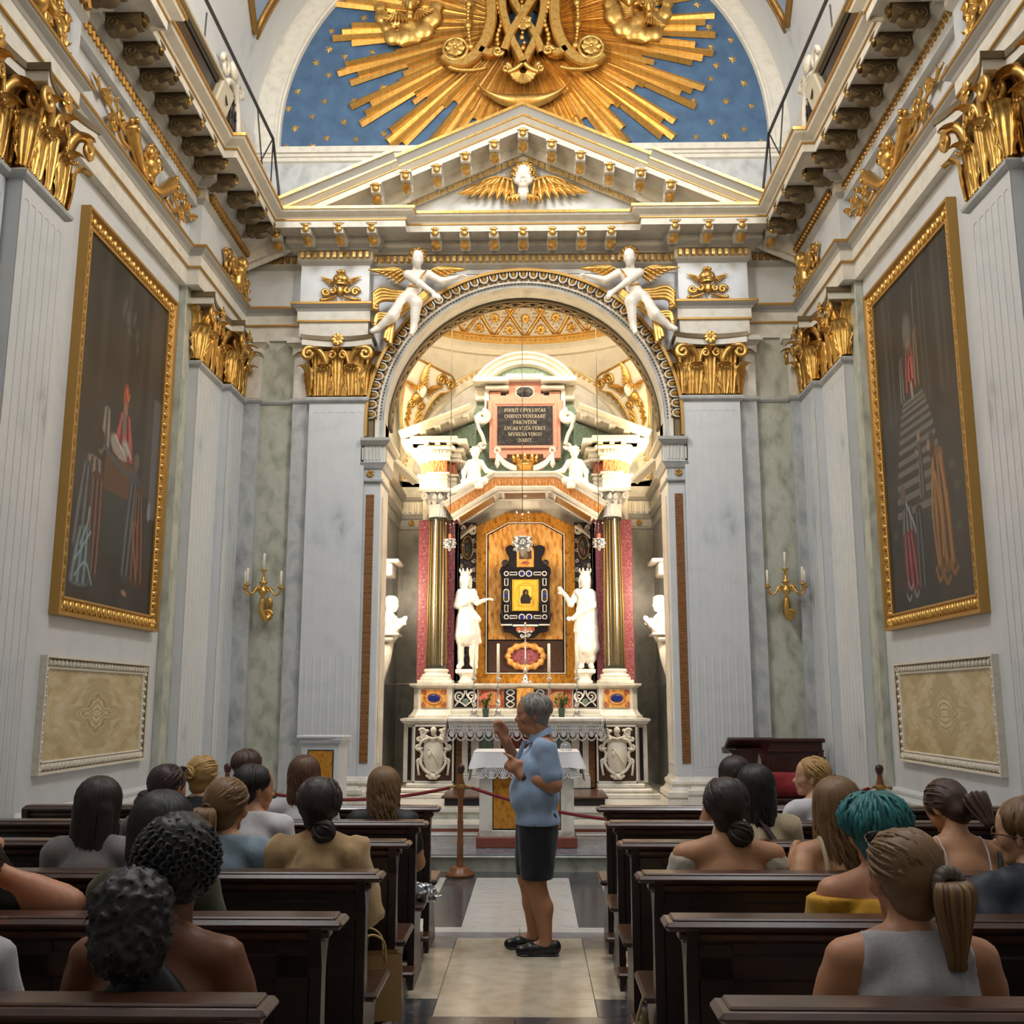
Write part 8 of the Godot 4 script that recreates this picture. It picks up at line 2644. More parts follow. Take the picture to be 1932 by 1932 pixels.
# hair in the axes of the head; style: long, tail, bun, short, afro
func hair(t: Node3D, head: Transform3D, style: String, m: String, len := 0.3, wave := 0.0, extra := Vector3(0, -0.02, -0.12), vol_ := 1.0) -> void:
	var o := Node3D.new()
	o.name = "hair"
	t.add_child(o, true)
	o.transform = head
	var g := G.new()
	var R := 0.094 * vol_
	var cap := [[Vector3(0, 0.045, -0.03), Vector3(0, 0.045, 0.0), R, R * 0.96], [Vector3(0, -0.01, -0.045), Vector3(0, -0.05, -0.05), R * 0.86, R * 0.66]]
	if style == "long":
		for s in [-1, 1]: cap.append([Vector3(s * 0.035, -0.02, -0.055), Vector3(s * 0.05, -len * 0.85, -0.085), 0.07, 0.05, Vector3(0, 0, 1), 1.4])
	if style == "afro": cap = [[Vector3(0, 0.06, -0.03), Vector3(0, 0.02, -0.04), R * 1.22, R * 1.1]]
	g.col = Color(0.75, 0.75, 0.75)
	blob(g, cap, 0.014, 0.03, [[Vector3(0, -0.5, 0.87).normalized(), 0.045 if style != "afro" else 0.07]], 0.006 if style != "afro" else 0.02, Vector3(60, 14, 60) if style != "afro" else Vector3(45, 45, 45))
	ob("hair_mass", g, m, o)
	g = G.new()
	var c := Vector3(0, 0.04, -0.02)
	var N := 130
	for i in N:
		var a := (fposmod(i * 0.618034, 1.0) * 2 - 1) * 2.35   # around from the back
		var pts := []
		var rr := R * rng.randf_range(1.0, 1.06)
		var jx := rng.randf_range(-0.012, 0.012)
		if style == "long":
			var top := rng.randf_range(0.05, 0.8)
			var L := len * rng.randf_range(0.8, 1.06) * (1.0 - 0.25 * maxf(0, absf(a) - 1.4))
			var ph := rng.randf() * TAU
			for k in 13:
				var v := k / 12.0
				if v < 0.4:
					var e := lerpf(PI / 2 - top * 0.5, -0.15, v / 0.4)
					pts.append(c + Vector3(sin(a) * cos(e), sin(e), -cos(a) * cos(e)) * rr)
				else:
					var w := (v - 0.4) / 0.6
					var p := c + Vector3(sin(a) * rr * (1.0 - 0.15 * w), -0.02 - L * w, -cos(a) * rr * (1.0 - 0.1 * w) - 0.02 * w)
					if cos(a) < 0.1: p.z = lerpf(p.z, -0.03, w * 0.6)
					p += Vector3(sin(ph + w * 11.0), 0, cos(ph + w * 9.0)) * wave * (0.3 + w)
					p.x += jx * w
					pts.append(p)
			strand(g, pts, 0.0085)
		elif style == "tail" or style == "bun":
			var e0 := rng.randf_range(-0.65, 1.2)
			var a0 := a * 1.0
			for k in 9:
				var v := k / 8.0
				var q := c + Vector3(sin(a0) * cos(e0), sin(e0), -cos(a0) * cos(e0)) * rr
				var dir := ((q - c) * (1 - v) + (extra - c) * v * 0.9).normalized()
				var rad := rr if v < 0.8 else lerpf(rr, (extra - c).length(), (v - 0.8) / 0.2)
				pts.append(c + dir * rad)
			strand(g, pts, 0.008)
		elif style == "short":
			var top := rng.randf_range(0.0, 1.0)
			for k in 8:
				var v := k / 7.0
				var e := lerpf(PI / 2 - top, -0.55 * cos(a * 0.55) - 0.05, v)
				var w := sin(v * PI) * wave
				pts.append(c + Vector3(sin(a) * cos(e), sin(e) * 0.98, -cos(a) * cos(e)) * (rr + w * rng.randf_range(0.2, 1.0)))
			strand(g, pts, 0.009)
	if style == "afro":
		for i in 260:
			var y := 1 - 2 * (i + 0.5) / 260
			var a := i * 2.39996
			var w := sqrt(1 - y * y)
			var n := Vector3(cos(a) * w, y, sin(a) * w)
			if n.z > 0.55: continue
			var k := rng.randf_range(0.6, 1.3)
			g.col = Color(k, k, k)
			var p := Vector3(0, 0.045, -0.035) + n * R * 1.2
			g.tube(spiral(Vector2(p.x, p.y), 0.012, 0.008, a, 1.5, 7, p.z), 0.006, 4)
	if style == "bun":
		for i in 34:
			var a := i * 2.4
			var tilt := rng.randf_range(-1.0, 1.0)
			var pts := []
			for k in 9:
				var b := a + k * 0.5
				var n := Vector3(cos(b), sin(b), 0).rotated(Vector3.RIGHT, tilt).rotated(Vector3.UP, tilt * 0.7)
				pts.append(extra + Vector3(0, 0, -0.012) + n * len * rng.randf_range(0.85, 1.0))
			strand(g, pts, 0.009)
		g.col = Color(0.7, 0.7, 0.7)
		g.ball(extra + Vector3(0, 0, -0.01), Vector3.ONE * len * 0.92, 12)
	if style == "tail":
		for i in 60:
			var ph := rng.randf() * TAU
			var r := sqrt(rng.randf()) * 0.036
			var pts := []
			for k in 12:
				var v := k / 11.0
				var w := r * (0.5 + 1.1 * sin(PI * clampf(v * 1.1, 0, 1)) + 0.1)
				pts.append(extra + Vector3(cos(ph) * w + wave * sin(v * 7.0 + ph), 0.02 * sin(v * 5) - len * v * v * rng.randf_range(0.96, 1.02) - 0.03 * v, -0.03 * sin(minf(v * 4, PI / 2)) * 1.6 + sin(ph) * w * 0.8 + 0.02 * v))
			strand(g, pts, 0.0095)
		g.col = Color(0.35, 0.3, 0.3)
		g.tube(spiral(Vector2(extra.x, extra.y), 0.022, 0.022, 0, 1.0, 12, extra.z - 0.012), 0.009, 6)
	ob("strands", g, m, o).set_meta("kind", "stuff")


func glasses_on(t: Node3D, head: Transform3D, up: bool, m := "glass_dark") -> void:
	var g := G.new()
	var y := 0.105 if up else 0.0
	var z := 0.075 if up else 0.1
	for s in [-1, 1]:
		var p := []
		for i in 13: p.append(Vector3(s * 0.033 + cos(TAU * i / 12) * 0.026, y + sin(TAU * i / 12) * (0.02 if not up else 0.014), z + (sin(TAU * i / 12) * -0.016 if up else 0.0)))
		g.tube(p, 0.003, 5)
		if up: g.ball(Vector3(s * 0.033, y, z), Vector3(0.024, 0.014, 0.016), 8)
		g.tube([Vector3(s * 0.06, y, z), Vector3(s * 0.085, y - (0.01 if up else 0.0), z - 0.05), Vector3(s * 0.09, y - (0.05 if up else 0.01), -0.03)], 0.003, 5)
	g.tube([Vector3(-0.01, y, z), Vector3(0, y + 0.004, z + 0.003), Vector3(0.01, y, z)], 0.003, 5)
	var o := ob("sunglasses" if up else "glasses", g, m, t)
	o.transform = head


func face_parts(t: Node3D, head: Transform3D, brow: String) -> void:
	var g := G.new()
	for s in [-1, 1]: g.ball(Vector3(s * 0.032, 0.0, 0.072), Vector3(0.014, 0.009, 0.013), 8)
	ob("eyes", g, "eye", t).transform = head
	g = G.new()
	for s in [-1, 1]: g.tube([Vector3(s * 0.014, 0.021, 0.091), Vector3(s * 0.035, 0.028, 0.087), Vector3(s * 0.052, 0.02, 0.072)], [0.004, 0.005, 0.003], 5)
	ob("eyebrows", g, brow, t).transform = head
	g = G.new()
	g.tube([Vector3(-0.022, -0.064, 0.08), Vector3(-0.008, -0.061, 0.091), Vector3(0, -0.063, 0.092), Vector3(0.008, -0.061, 0.091), Vector3(0.022, -0.064, 0.08)], [0.002, 0.005, 0.005, 0.005, 0.002], 6)
	g.tube([Vector3(-0.018, -0.068, 0.082), Vector3(0, -0.073, 0.091), Vector3(0.018, -0.068, 0.082)], [0.002, 0.006, 0.002], 6)
	ob("lips", g, "lip", t).transform = head


func sitter(label: String, x: float, d: float, o: Dictionary) -> Node3D:
	var k: float = o.get("k", 1.0)
	var t := thing("person", label, "person", V(x, 0.457 + o.get("dy", 0.0), d), PI + o.get("turn", 0.0), "")
	t.scale = Vector3.ONE * k
	var lean: float = o.get("lean", 0.0)
	var up := Basis(Vector3.RIGHT, lean)
	var piv := Vector3(0, 0.12, 0)
	var q := func(v: Vector3) -> Vector3: return piv + up * (v - piv) if v.y > 0.12 else v
	var head := Transform3D(up * Basis(Vector3.UP, o.get("hy", 0.0)) * Basis(Vector3.RIGHT, o.get("hp", 0.0)) * Basis(Vector3.BACK, o.get("hr", 0.0)), q.call(Vector3(0, 0.735, 0.025) + o.get("ho", Vector3.ZERO)))
	var wd: float = o.get("w", 1.0)
	# torso
	var tor := [[q.call(Vector3(-0.075, 0.1, 0)), q.call(Vector3(0.075, 0.1, 0)), 0.105, 0.105], [q.call(Vector3(-0.045 * wd, 0.27, 0)), q.call(Vector3(0.045 * wd, 0.27, 0)), 0.092, 0.092], [q.call(Vector3(-0.065 * wd, 0.42, -0.01)), q.call(Vector3(0.065 * wd, 0.42, -0.01)), 0.1, 0.1], [q.call(Vector3(-0.12 * wd, 0.54, -0.015)), q.call(Vector3(0.12 * wd, 0.54, -0.015)), 0.058, 0.058], [q.call(Vector3(0, 0.12, 0)), q.call(Vector3(0, 0.46, -0.015)), 0.105, 0.11]]
	var neck := [[q.call(Vector3(0, 0.55, -0.02)), q.call(Vector3(0, 0.605, -0.012)), 0.062, 0.05], [q.call(Vector3(0, 0.6, -0.01)), head * Vector3(0, -0.05, -0.02), 0.05, 0.052], [q.call(Vector3(-0.07 * wd, 0.57, -0.02)), q.call(Vector3(0.07 * wd, 0.57, -0.02)), 0.046, 0.046]]
	var arms := []
	var sleeve := []
	var sl: float = o.get("sleeve", 0.0)
	for s in [-1, 1]:
		var S: Vector3 = q.call(Vector3(s * 0.172 * wd, 0.535, -0.015))
		var E: Vector3 = q.call(Vector3(s * 0.225 * wd, 0.275, 0.05))
		var W: Vector3 = Vector3(s * 0.1, 0.17, 0.28)
		var H := Vector3(-s * 0.5, -0.1, 0.8)
		var P := Vector3(0, -1, 0)
		var key := "armL" if s > 0 else "armR"
		if o.has(key):
			var a: Array = o[key]
			E = a[0]
			W = a[1]
			H = a[2]
			P = a[3]
		arms += limb([S, E, W], [0.05, 0.04, 0.029])
		arms += limb([S.lerp(E, 0.3), S.lerp(E, 0.7)], [0.047, 0.043])
		arms += limb([E.lerp(W, 0.15), E.lerp(W, 0.5)], [0.041, 0.037])
		arms += hand_bones(W, H, P, 0.95, o.get("curl", 0.35))
		if sl > 0.0:
			var e1 := S.lerp(E, minf(sl, 1.0))
			sleeve.append([S, e1, 0.066 + o.get("puff", 0.0), 0.062 + o.get("puff", 0.0)])
			if sl > 1.0: sleeve.append([E, E.lerp(W, minf(sl - 1.0, 1.0)), 0.056, 0.045])
	var g := G.new()
	blob(g, tor + neck + arms, 0.0165, 0.035)
	blob(g, head_bones(head, absf(o.get("hp", 0.0)) < 0.4), 0.009, 0.016)
	ob("body", g, o.get("skin", "skin"), t)
	# garment
	var gar := []
	for b in tor:
		var c: Array = b.duplicate()
		c[2] += 0.013
		c[3] += 0.013
		gar.append(c)
	if o.get("neck", "tee") in ["tee", "shirt"]: gar += [[q.call(Vector3(-0.07 * wd, 0.57, -0.02)), q.call(Vector3(0.07 * wd, 0.57, -0.02)), 0.058, 0.058], [q.call(Vector3(0, 0.54, -0.02)), q.call(Vector3(0, 0.6, -0.012)), 0.074, 0.066]]
	gar += sleeve
	var cuts := []
	var nk: String = o.get("neck", "tee")
	if nk == "tee": cuts = [[up * Vector3(0, 0.95, 0.3), (up * Vector3(0, 0.95, 0.3)).dot(q.call(Vector3(0, 0.622, -0.05)))]]
	elif nk == "shirt": cuts = [[up * Vector3(0, 0.97, 0.25), (up * Vector3(0, 0.97, 0.25)).dot(q.call(Vector3(0, 0.648, -0.04)))]]
	elif nk == "sleeveless": cuts = [[Vector3(0.96, 0.2, 0), 0.148 * 0.96 + 0.54 * 0.2 - 0.0], [Vector3(-0.96, 0.2, 0), 0.148 * 0.96 + 0.54 * 0.2], [up * Vector3(0, 0.95, 0.3), (up * Vector3(0, 0.95, 0.3)).dot(q.call(Vector3(0, 0.615, -0.05)))]]
	elif nk == "halter": cuts = [[Vector3(0.75, 0.66, 0), 0.08 * 0.75 + 0.5 * 0.66], [Vector3(-0.75, 0.66, 0), 0.08 * 0.75 + 0.5 * 0.66]]
	elif nk == "off": cuts = [[up * Vector3(0, 1, 0), (up * Vector3(0, 1, 0)).dot(q.call(Vector3(0, o.get("line", 0.47), 0)))]]
	elif nk == "strap": cuts = [[up * Vector3(0, 0.98, -0.2), (up * Vector3(0, 0.98, -0.2)).dot(q.call(Vector3(0, o.get("line", 0.4), -0.1)))]]
	if nk == "sleeveless": gar += [[q.call(Vector3(-0.1 * wd, 0.565, -0.02)), q.call(Vector3(0.1 * wd, 0.565, -0.02)), 0.06, 0.06], [q.call(Vector3(0, 0.54, -0.02)), q.call(Vector3(0, 0.6, -0.012)), 0.076, 0.066]]
	g = G.new()
	blob(g, gar, 0.016, 0.03, cuts, o.get("fold", 0.011), o.get("fq", Vector3(9, 5, 9)))
	ob("top", g, o.get("top", "cloth_white"), t)
	if nk == "strap" or o.has("straps"):
		g = G.new()
		for s in [-1, 1]:
			var w: float = o.get("sw", 0.006)
			g.tube(curve([q.call(Vector3(s * 0.085, o.get("line", 0.4) - 0.03, -0.128)), q.call(Vector3(s * 0.095, 0.5, -0.125)), q.call(Vector3(s * 0.1, 0.585, -0.075)), q.call(Vector3(s * 0.1, 0.605, -0.02)), q.call(Vector3(s * 0.095, 0.56, 0.06))], 5), w, 6, 0.5)
		ob("shoulder_strap", g, o.get("straps", o.get("top", "cloth_white")), t)
	# legs
	g = G.new()
	var lg := []
	for s in [-1, 1]: lg += limb([Vector3(s * 0.09, 0.085, 0.02), Vector3(s * 0.11, 0.07, 0.42), Vector3(s * 0.11, -0.36, 0.40)], [0.1, 0.07, 0.05])
	blob(g, lg, 0.032, 0.03)
	ob("trousers", g, o.get("legs", "cloth_dark"), t)
	g = G.new()
	for s in [-1, 1]: g.ball(Vector3(s * 0.11, -0.41, 0.46), Vector3(0.045, 0.045, 0.12), 8)
	ob("shoes", g, "cloth_black", t)
	if o.has("hair"):
		var h: Array = o.hair
		hair(t, head, h[0], h[1], h[2], h[3] if h.size() > 3 else 0.0, h[4] if h.size() > 4 else Vector3(0, -0.02, -0.125), h[5] if h.size() > 5 else 1.0)
	if o.get("face", false): face_parts(t, head, o.get("brow", "eyebrow"))
	if o.get("shades", false): glasses_on(t, head, true)
	if o.get("specs", false): glasses_on(t, head, false, "frame_brown")
	t.set_meta("head", head)
	return t


func people() -> void:
	for q in [["skin", "b5835f"], ["skin_pale", "c79a7c"], ["skin_tan", "ad7a5a"], ["skin_brown", "6a3f29"], ["skin_rosy", "b98264"]]:
		var m := mat(q[0], C(q[1]), 0.5)
		m.subsurf_scatter_enabled = true
		m.subsurf_scatter_strength = 0.06
	for q in [["eye", "2a211c"], ["lip", "9a5a4e"], ["eyebrow", "4a3a2c"], ["brow_grey", "75706a"], ["frame_brown", "5a3a26"], ["cloth_black", "121214"], ["cloth_dark", "23242a"], ["cloth_navy", "1c2530"], ["tortoise", "5b5048"]]: mat(q[0], C(q[1]), 0.6)
	var weave := noise_tex([[0.0, "c4c4c4"], [0.5, "ffffff"], [1.0, "d4d4d4"]], 0.12, 128, FastNoiseLite.TYPE_SIMPLEX_SMOOTH, 0.0, 3, false, 61)
	for q in [["cloth_white", "d3d0d2"], ["cloth_linen", "aaa8ab"], ["cloth_cream", "b5976a"], ["cloth_ivory", "c0ae8e"], ["cloth_grey", "7f7977"], ["cloth_blue", "8093a0"], ["cloth_polo", "93abc9"], ["cloth_yellow", "cc961f"], ["cloth_olive", "3f4028"], ["cloth_mauve", "6a5f62"], ["cloth_lace", "b3a999"], ["cloth_shorts", "16191f"]]:
		mat(q[0], C(q[1]), 0.85, 0.0, weave, Vector3(7, 7, 7), false).rim_enabled = true
	for q in [["hair_black", "15110f"], ["hair_dark", "2a1a13"], ["hair_auburn", "5d3a20"], ["hair_brown", "4a3020"], ["hair_light", "7a5a36"], ["hair_blond", "b48f52"], ["hair_teal", "1f6f70"], ["hair_grey", "938e86"], ["hair_wine", "331a1a"]]: hair_mat(q[0], q[1])
	var L := "row"
	# ---- left of the aisle
	sitter("person in a black halter top with bare shoulders and dark hair puff, front left", -0.93, 2.98, {"skin": "skin_brown", "top": "cloth_black", "neck": "halter", "w": 1.12, "hair": ["afro", "hair_black", 0.1, 0.0, Vector3.ZERO, 1.0], "hp": 0.1, "hy": 0.15, "ho": Vector3(-0.02, 0.0, 0.03)})
	var g := G.new()
	g.col = Color(0.8, 0.8, 0.8)
	blob(g, [[Vector3(-0.96, 1.14, -2.83), Vector3(-0.955, 1.06, -2.82), 0.105, 0.1]], 0.011, 0.02, [], 0.022, Vector3(40, 40, 40))
	# the puff belongs to her hair
	var who := get_node("person")
	var puff := ob("hair_puff", g, "hair_black", who)
	puff.transform = (who as Node3D).transform.affine_inverse()
	sitter("person at the far left leaning the head back on one raised arm, looking up", -1.9, 3.98, {"skin": "skin_rosy", "top": "cloth_black", "hair": ["long", "hair_dark", 0.16, 0.004], "lean": -0.22, "hp": -1.05, "ho": Vector3(0, -0.05, -0.06), "face": true, "armR": [Vector3(-0.33, 0.5, -0.1), Vector3(-0.07, 0.63, -0.17), Vector3(1, 0.1, 0.1), Vector3(0, 0, 1)], "armL": [Vector3(0.35, 0.5, -0.02), Vector3(0.1, 0.64, -0.15), Vector3(-1, 0.1, 0.1), Vector3(0, 0, 1)]})
	sitter("person in a pale T-shirt, mostly cut off by the lower left edge", -1.52, 2.9, {"skin": "skin_pale", "top": "cloth_linen", "sleeve": 0.62, "hair": ["short", "hair_brown", 0.1, 0.01]})
	sitter("person with long straight dark brown hair and a grey top beside the left wall", -1.92, 4.9, {"top": "cloth_grey", "sleeve": 0.7, "hair": ["long", "hair_dark", 0.42, 0.004], "hy": -0.2})
	sitter("person with long black hair over an olive jacket, middle of the left pews", -1.3, 3.98, {"top": "cloth_olive", "sleeve": 1.9, "neck": "shirt", "hair": ["long", "hair_black", 0.5, 0.012, Vector3.ZERO, 1.15], "w": 1.05})
	sitter("person with dark reddish hair in a loose bun, sunglasses on head, mauve top", -1.95, 5.9, {"top": "cloth_mauve", "sleeve": 0.7, "hair": ["bun", "hair_wine", 0.055, 0.0, Vector3(0.06, -0.06, -0.1)], "hy": -0.45, "shades": true})
	sitter("person with blond hair in a bun and a black top, towards the left wall", -2.04, 6.8, {"top": "cloth_black", "sleeve": 1.0, "hair": ["bun", "hair_blond", 0.045, 0.0, Vector3(0.04, 0.03, -0.12)], "skin": "skin_pale", "hy": -0.2})
	sitter("person with a long light-brown ponytail and a pale blue-grey T-shirt", -1.32, 4.9, {"top": "cloth_blue", "sleeve": 0.85, "hair": ["tail", "hair_light", 0.36, 0.006, Vector3(0.035, 0.0, -0.12)], "puff": 0.006, "fold": 0.016, "hy": -0.25})
	sitter("person with dark sunglasses pushed up, mostly hidden behind the ponytail", -1.99, 7.65, {"top": "cloth_dark", "sleeve": 0.7, "hair": ["short", "hair_brown", 0.1, 0.01], "shades": true})
	sitter("person with short black hair turned to the right, white top, beside the ponytail", -1.46, 5.9, {"top": "cloth_white", "sleeve": 0.4, "hair": ["short", "hair_black", 0.1, 0.006], "hy": -1.0, "face": true})
	sitter("person with long auburn hair and a white top in front of the marble ambo", -1.38, 6.8, {"top": "cloth_white", "sleeve": 0.7, "hair": ["long", "hair_auburn", 0.32, 0.012], "hy": 0.1})
	sitter("person with a low dark bun and a loose cream shirt, left pews", -0.89, 4.9, {"top": "cloth_cream", "sleeve": 1.8, "neck": "shirt", "hair": ["bun", "hair_dark", 0.05, 0.0, Vector3(-0.04, -0.095, -0.085), 1.04], "puff": 0.012, "fold": 0.022, "w": 1.02})
	sitter("person with long brown hair over a black T-shirt, left pews by the aisle", -0.86, 6.8, {"top": "cloth_black", "sleeve": 0.6, "hair": ["long", "hair_light", 0.3, 0.02], "dy": -0.07})
	# ---- right of the aisle
	sitter("person with a low dark bun and white lace off-shoulder sleeves near the aisle", 0.99, 4.9, {"top": "cloth_lace", "neck": "off", "line": 0.36, "hair": ["bun", "hair_dark", 0.055, 0.0, Vector3(-0.045, -0.1, -0.09), 1.05], "w": 1.2, "skin": "skin", "fold": 0.016})
	var R1 := get_child(get_child_count() - 1)
	for s in [-1, 1]:
		g = G.new()
		blob(g, [[Vector3(s * 0.205, 0.49, -0.01), Vector3(s * 0.26, 0.27, 0.03), 0.068, 0.085], [Vector3(s * 0.17, 0.4, -0.08), Vector3(s * 0.16, 0.33, -0.1), 0.04, 0.04]], 0.012, 0.03, [[Vector3(0, -1, 0), -0.2]], 0.01, Vector3(20, 20, 20))
		ob("lace_sleeve", g, "cloth_lace", R1)
	sitter("person with long dark hair and bare arms in the frontmost right pew but one", 1.4, 6.8, {"top": "cloth_white", "neck": "strap", "hair": ["long", "hair_dark", 0.3, 0.004]})
	sitter("person with dark hair and a cream top crossed by a dark strap, right side", 1.34, 5.9, {"top": "cloth_ivory", "sleeve": 0.8, "hair": ["long", "hair_black", 0.24, 0.006], "puff": 0.006})
	var R3 := get_child(get_child_count() - 1)
	g = G.new()
	g.tube(curve([Vector3(0.02, 0.62, -0.07), Vector3(-0.06, 0.48, -0.145), Vector3(-0.14, 0.34, -0.13), Vector3(-0.2, 0.22, -0.04)]), 0.026, 6, 0.3)
	ob("bag_strap", g, "hair_wine", R3)
	sitter("person with a blond ponytail and white T-shirt seen in profile facing left", 1.9, 6.8, {"top": "cloth_white", "sleeve": 0.55, "hair": ["tail", "hair_blond", 0.2, 0.004, Vector3(0, -0.03, -0.12)], "turn": 0.35, "hy": 1.0, "hp": -0.12, "face": true, "skin": "skin_pale"})
	sitter("person with long wavy light-brown hair and a cream tank top, elbow on the pew", 1.5, 4.9, {"top": "cloth_ivory", "neck": "strap", "sw": 0.017, "hair": ["long", "hair_light", 0.44, 0.022, Vector3.ZERO, 1.05], "armL": [Vector3(0.235, 0.36, -0.16), Vector3(0.2, 0.5, 0.06), Vector3(-0.3, 0.3, 1), Vector3(-1, 0, 0)]})
	sitter("person with short teal-dyed hair and a mustard off-shoulder top", 1.37, 3.98, {"top": "cloth_yellow", "neck": "off", "line": 0.525, "sleeve": 1.2, "puff": 0.012, "fold": 0.02, "hair": ["short", "hair_teal", 0.1, 0.03, Vector3.ZERO, 1.12], "skin": "skin_rosy", "hy": 0.15, "w": 1.05})
	sitter("person with blond hair in a scrunchie and a sleeveless grey linen blouse, front right", 1.13, 3.0, {"top": "cloth_linen", "neck": "sleeveless", "hair": ["tail", "hair_light", 0.16, 0.004, Vector3(-0.055, 0.0, -0.115)], "skin": "skin_tan", "shades": true, "w": 1.08, "hy": 0.25})
	var R7 := get_child(get_child_count() - 1) as Node3D
	g = G.new()
	for i in 14:
		var a := TAU * i / 14
		g.ball(Vector3(-0.055 + cos(a) * 0.034, 0.0 + sin(a) * 0.034, -0.13), Vector3(0.02, 0.02, 0.022), 6)
	var sc := ob("scrunchie", g, "tortoise", R7)
	sc.transform = R7.get_meta("head")
	g = G.new()
	for i in 5: g.tube([Vector3(-0.045 + 0.0225 * i, 0.42, -0.124), Vector3(-0.045 + 0.0225 * i, 0.28, -0.112), Vector3(-0.045 + 0.0225 * i, 0.14, -0.126)], 0.0035, 5)
	ob("pleats", g, "cloth_linen", R7)
	sitter("person with a bowed head, brown ponytail and thin white straps by the right wall", 2.06, 4.9, {"top": "cloth_white", "neck": "strap", "line": 0.36, "lean": 0.22, "hp": 0.55, "hy": 0.35, "hair": ["tail", "hair_brown", 0.1, 0.004, Vector3(-0.03, -0.05, -0.115)], "skin": "skin"})
	var R8 := get_child(get_child_count() - 1)
	g = G.new()
	g.tube(curve([Vector3(-0.14, 0.56, -0.05), Vector3(-0.1, 0.42, -0.11), Vector3(-0.03, 0.3, -0.1)]), 0.012, 6, 0.4)
	g.tube(curve([Vector3(0.13, 0.56, -0.04), Vector3(0.15, 0.44, -0.1), Vector3(0.16, 0.3, -0.09)]), 0.018, 6, 0.4)
	ob("backpack_strap", g, "cloth_black", R8)
	sitter("person with short fair hair, glasses and a dark navy shirt at the right edge", 1.93, 3.98, {"top": "cloth_navy", "sleeve": 1.75, "neck": "shirt", "hair": ["short", "hair_light", 0.1, 0.008], "hy": 0.85, "face": true, "specs": true, "skin": "skin_pale", "w": 1.1, "armL": [Vector3(0.2, 0.36, -0.14), Vector3(0.3, 0.38, -0.1), Vector3(1, 0.1, 0.1), Vector3(0, -0.3, 1)], "curl": 0.8})
	standing_man()


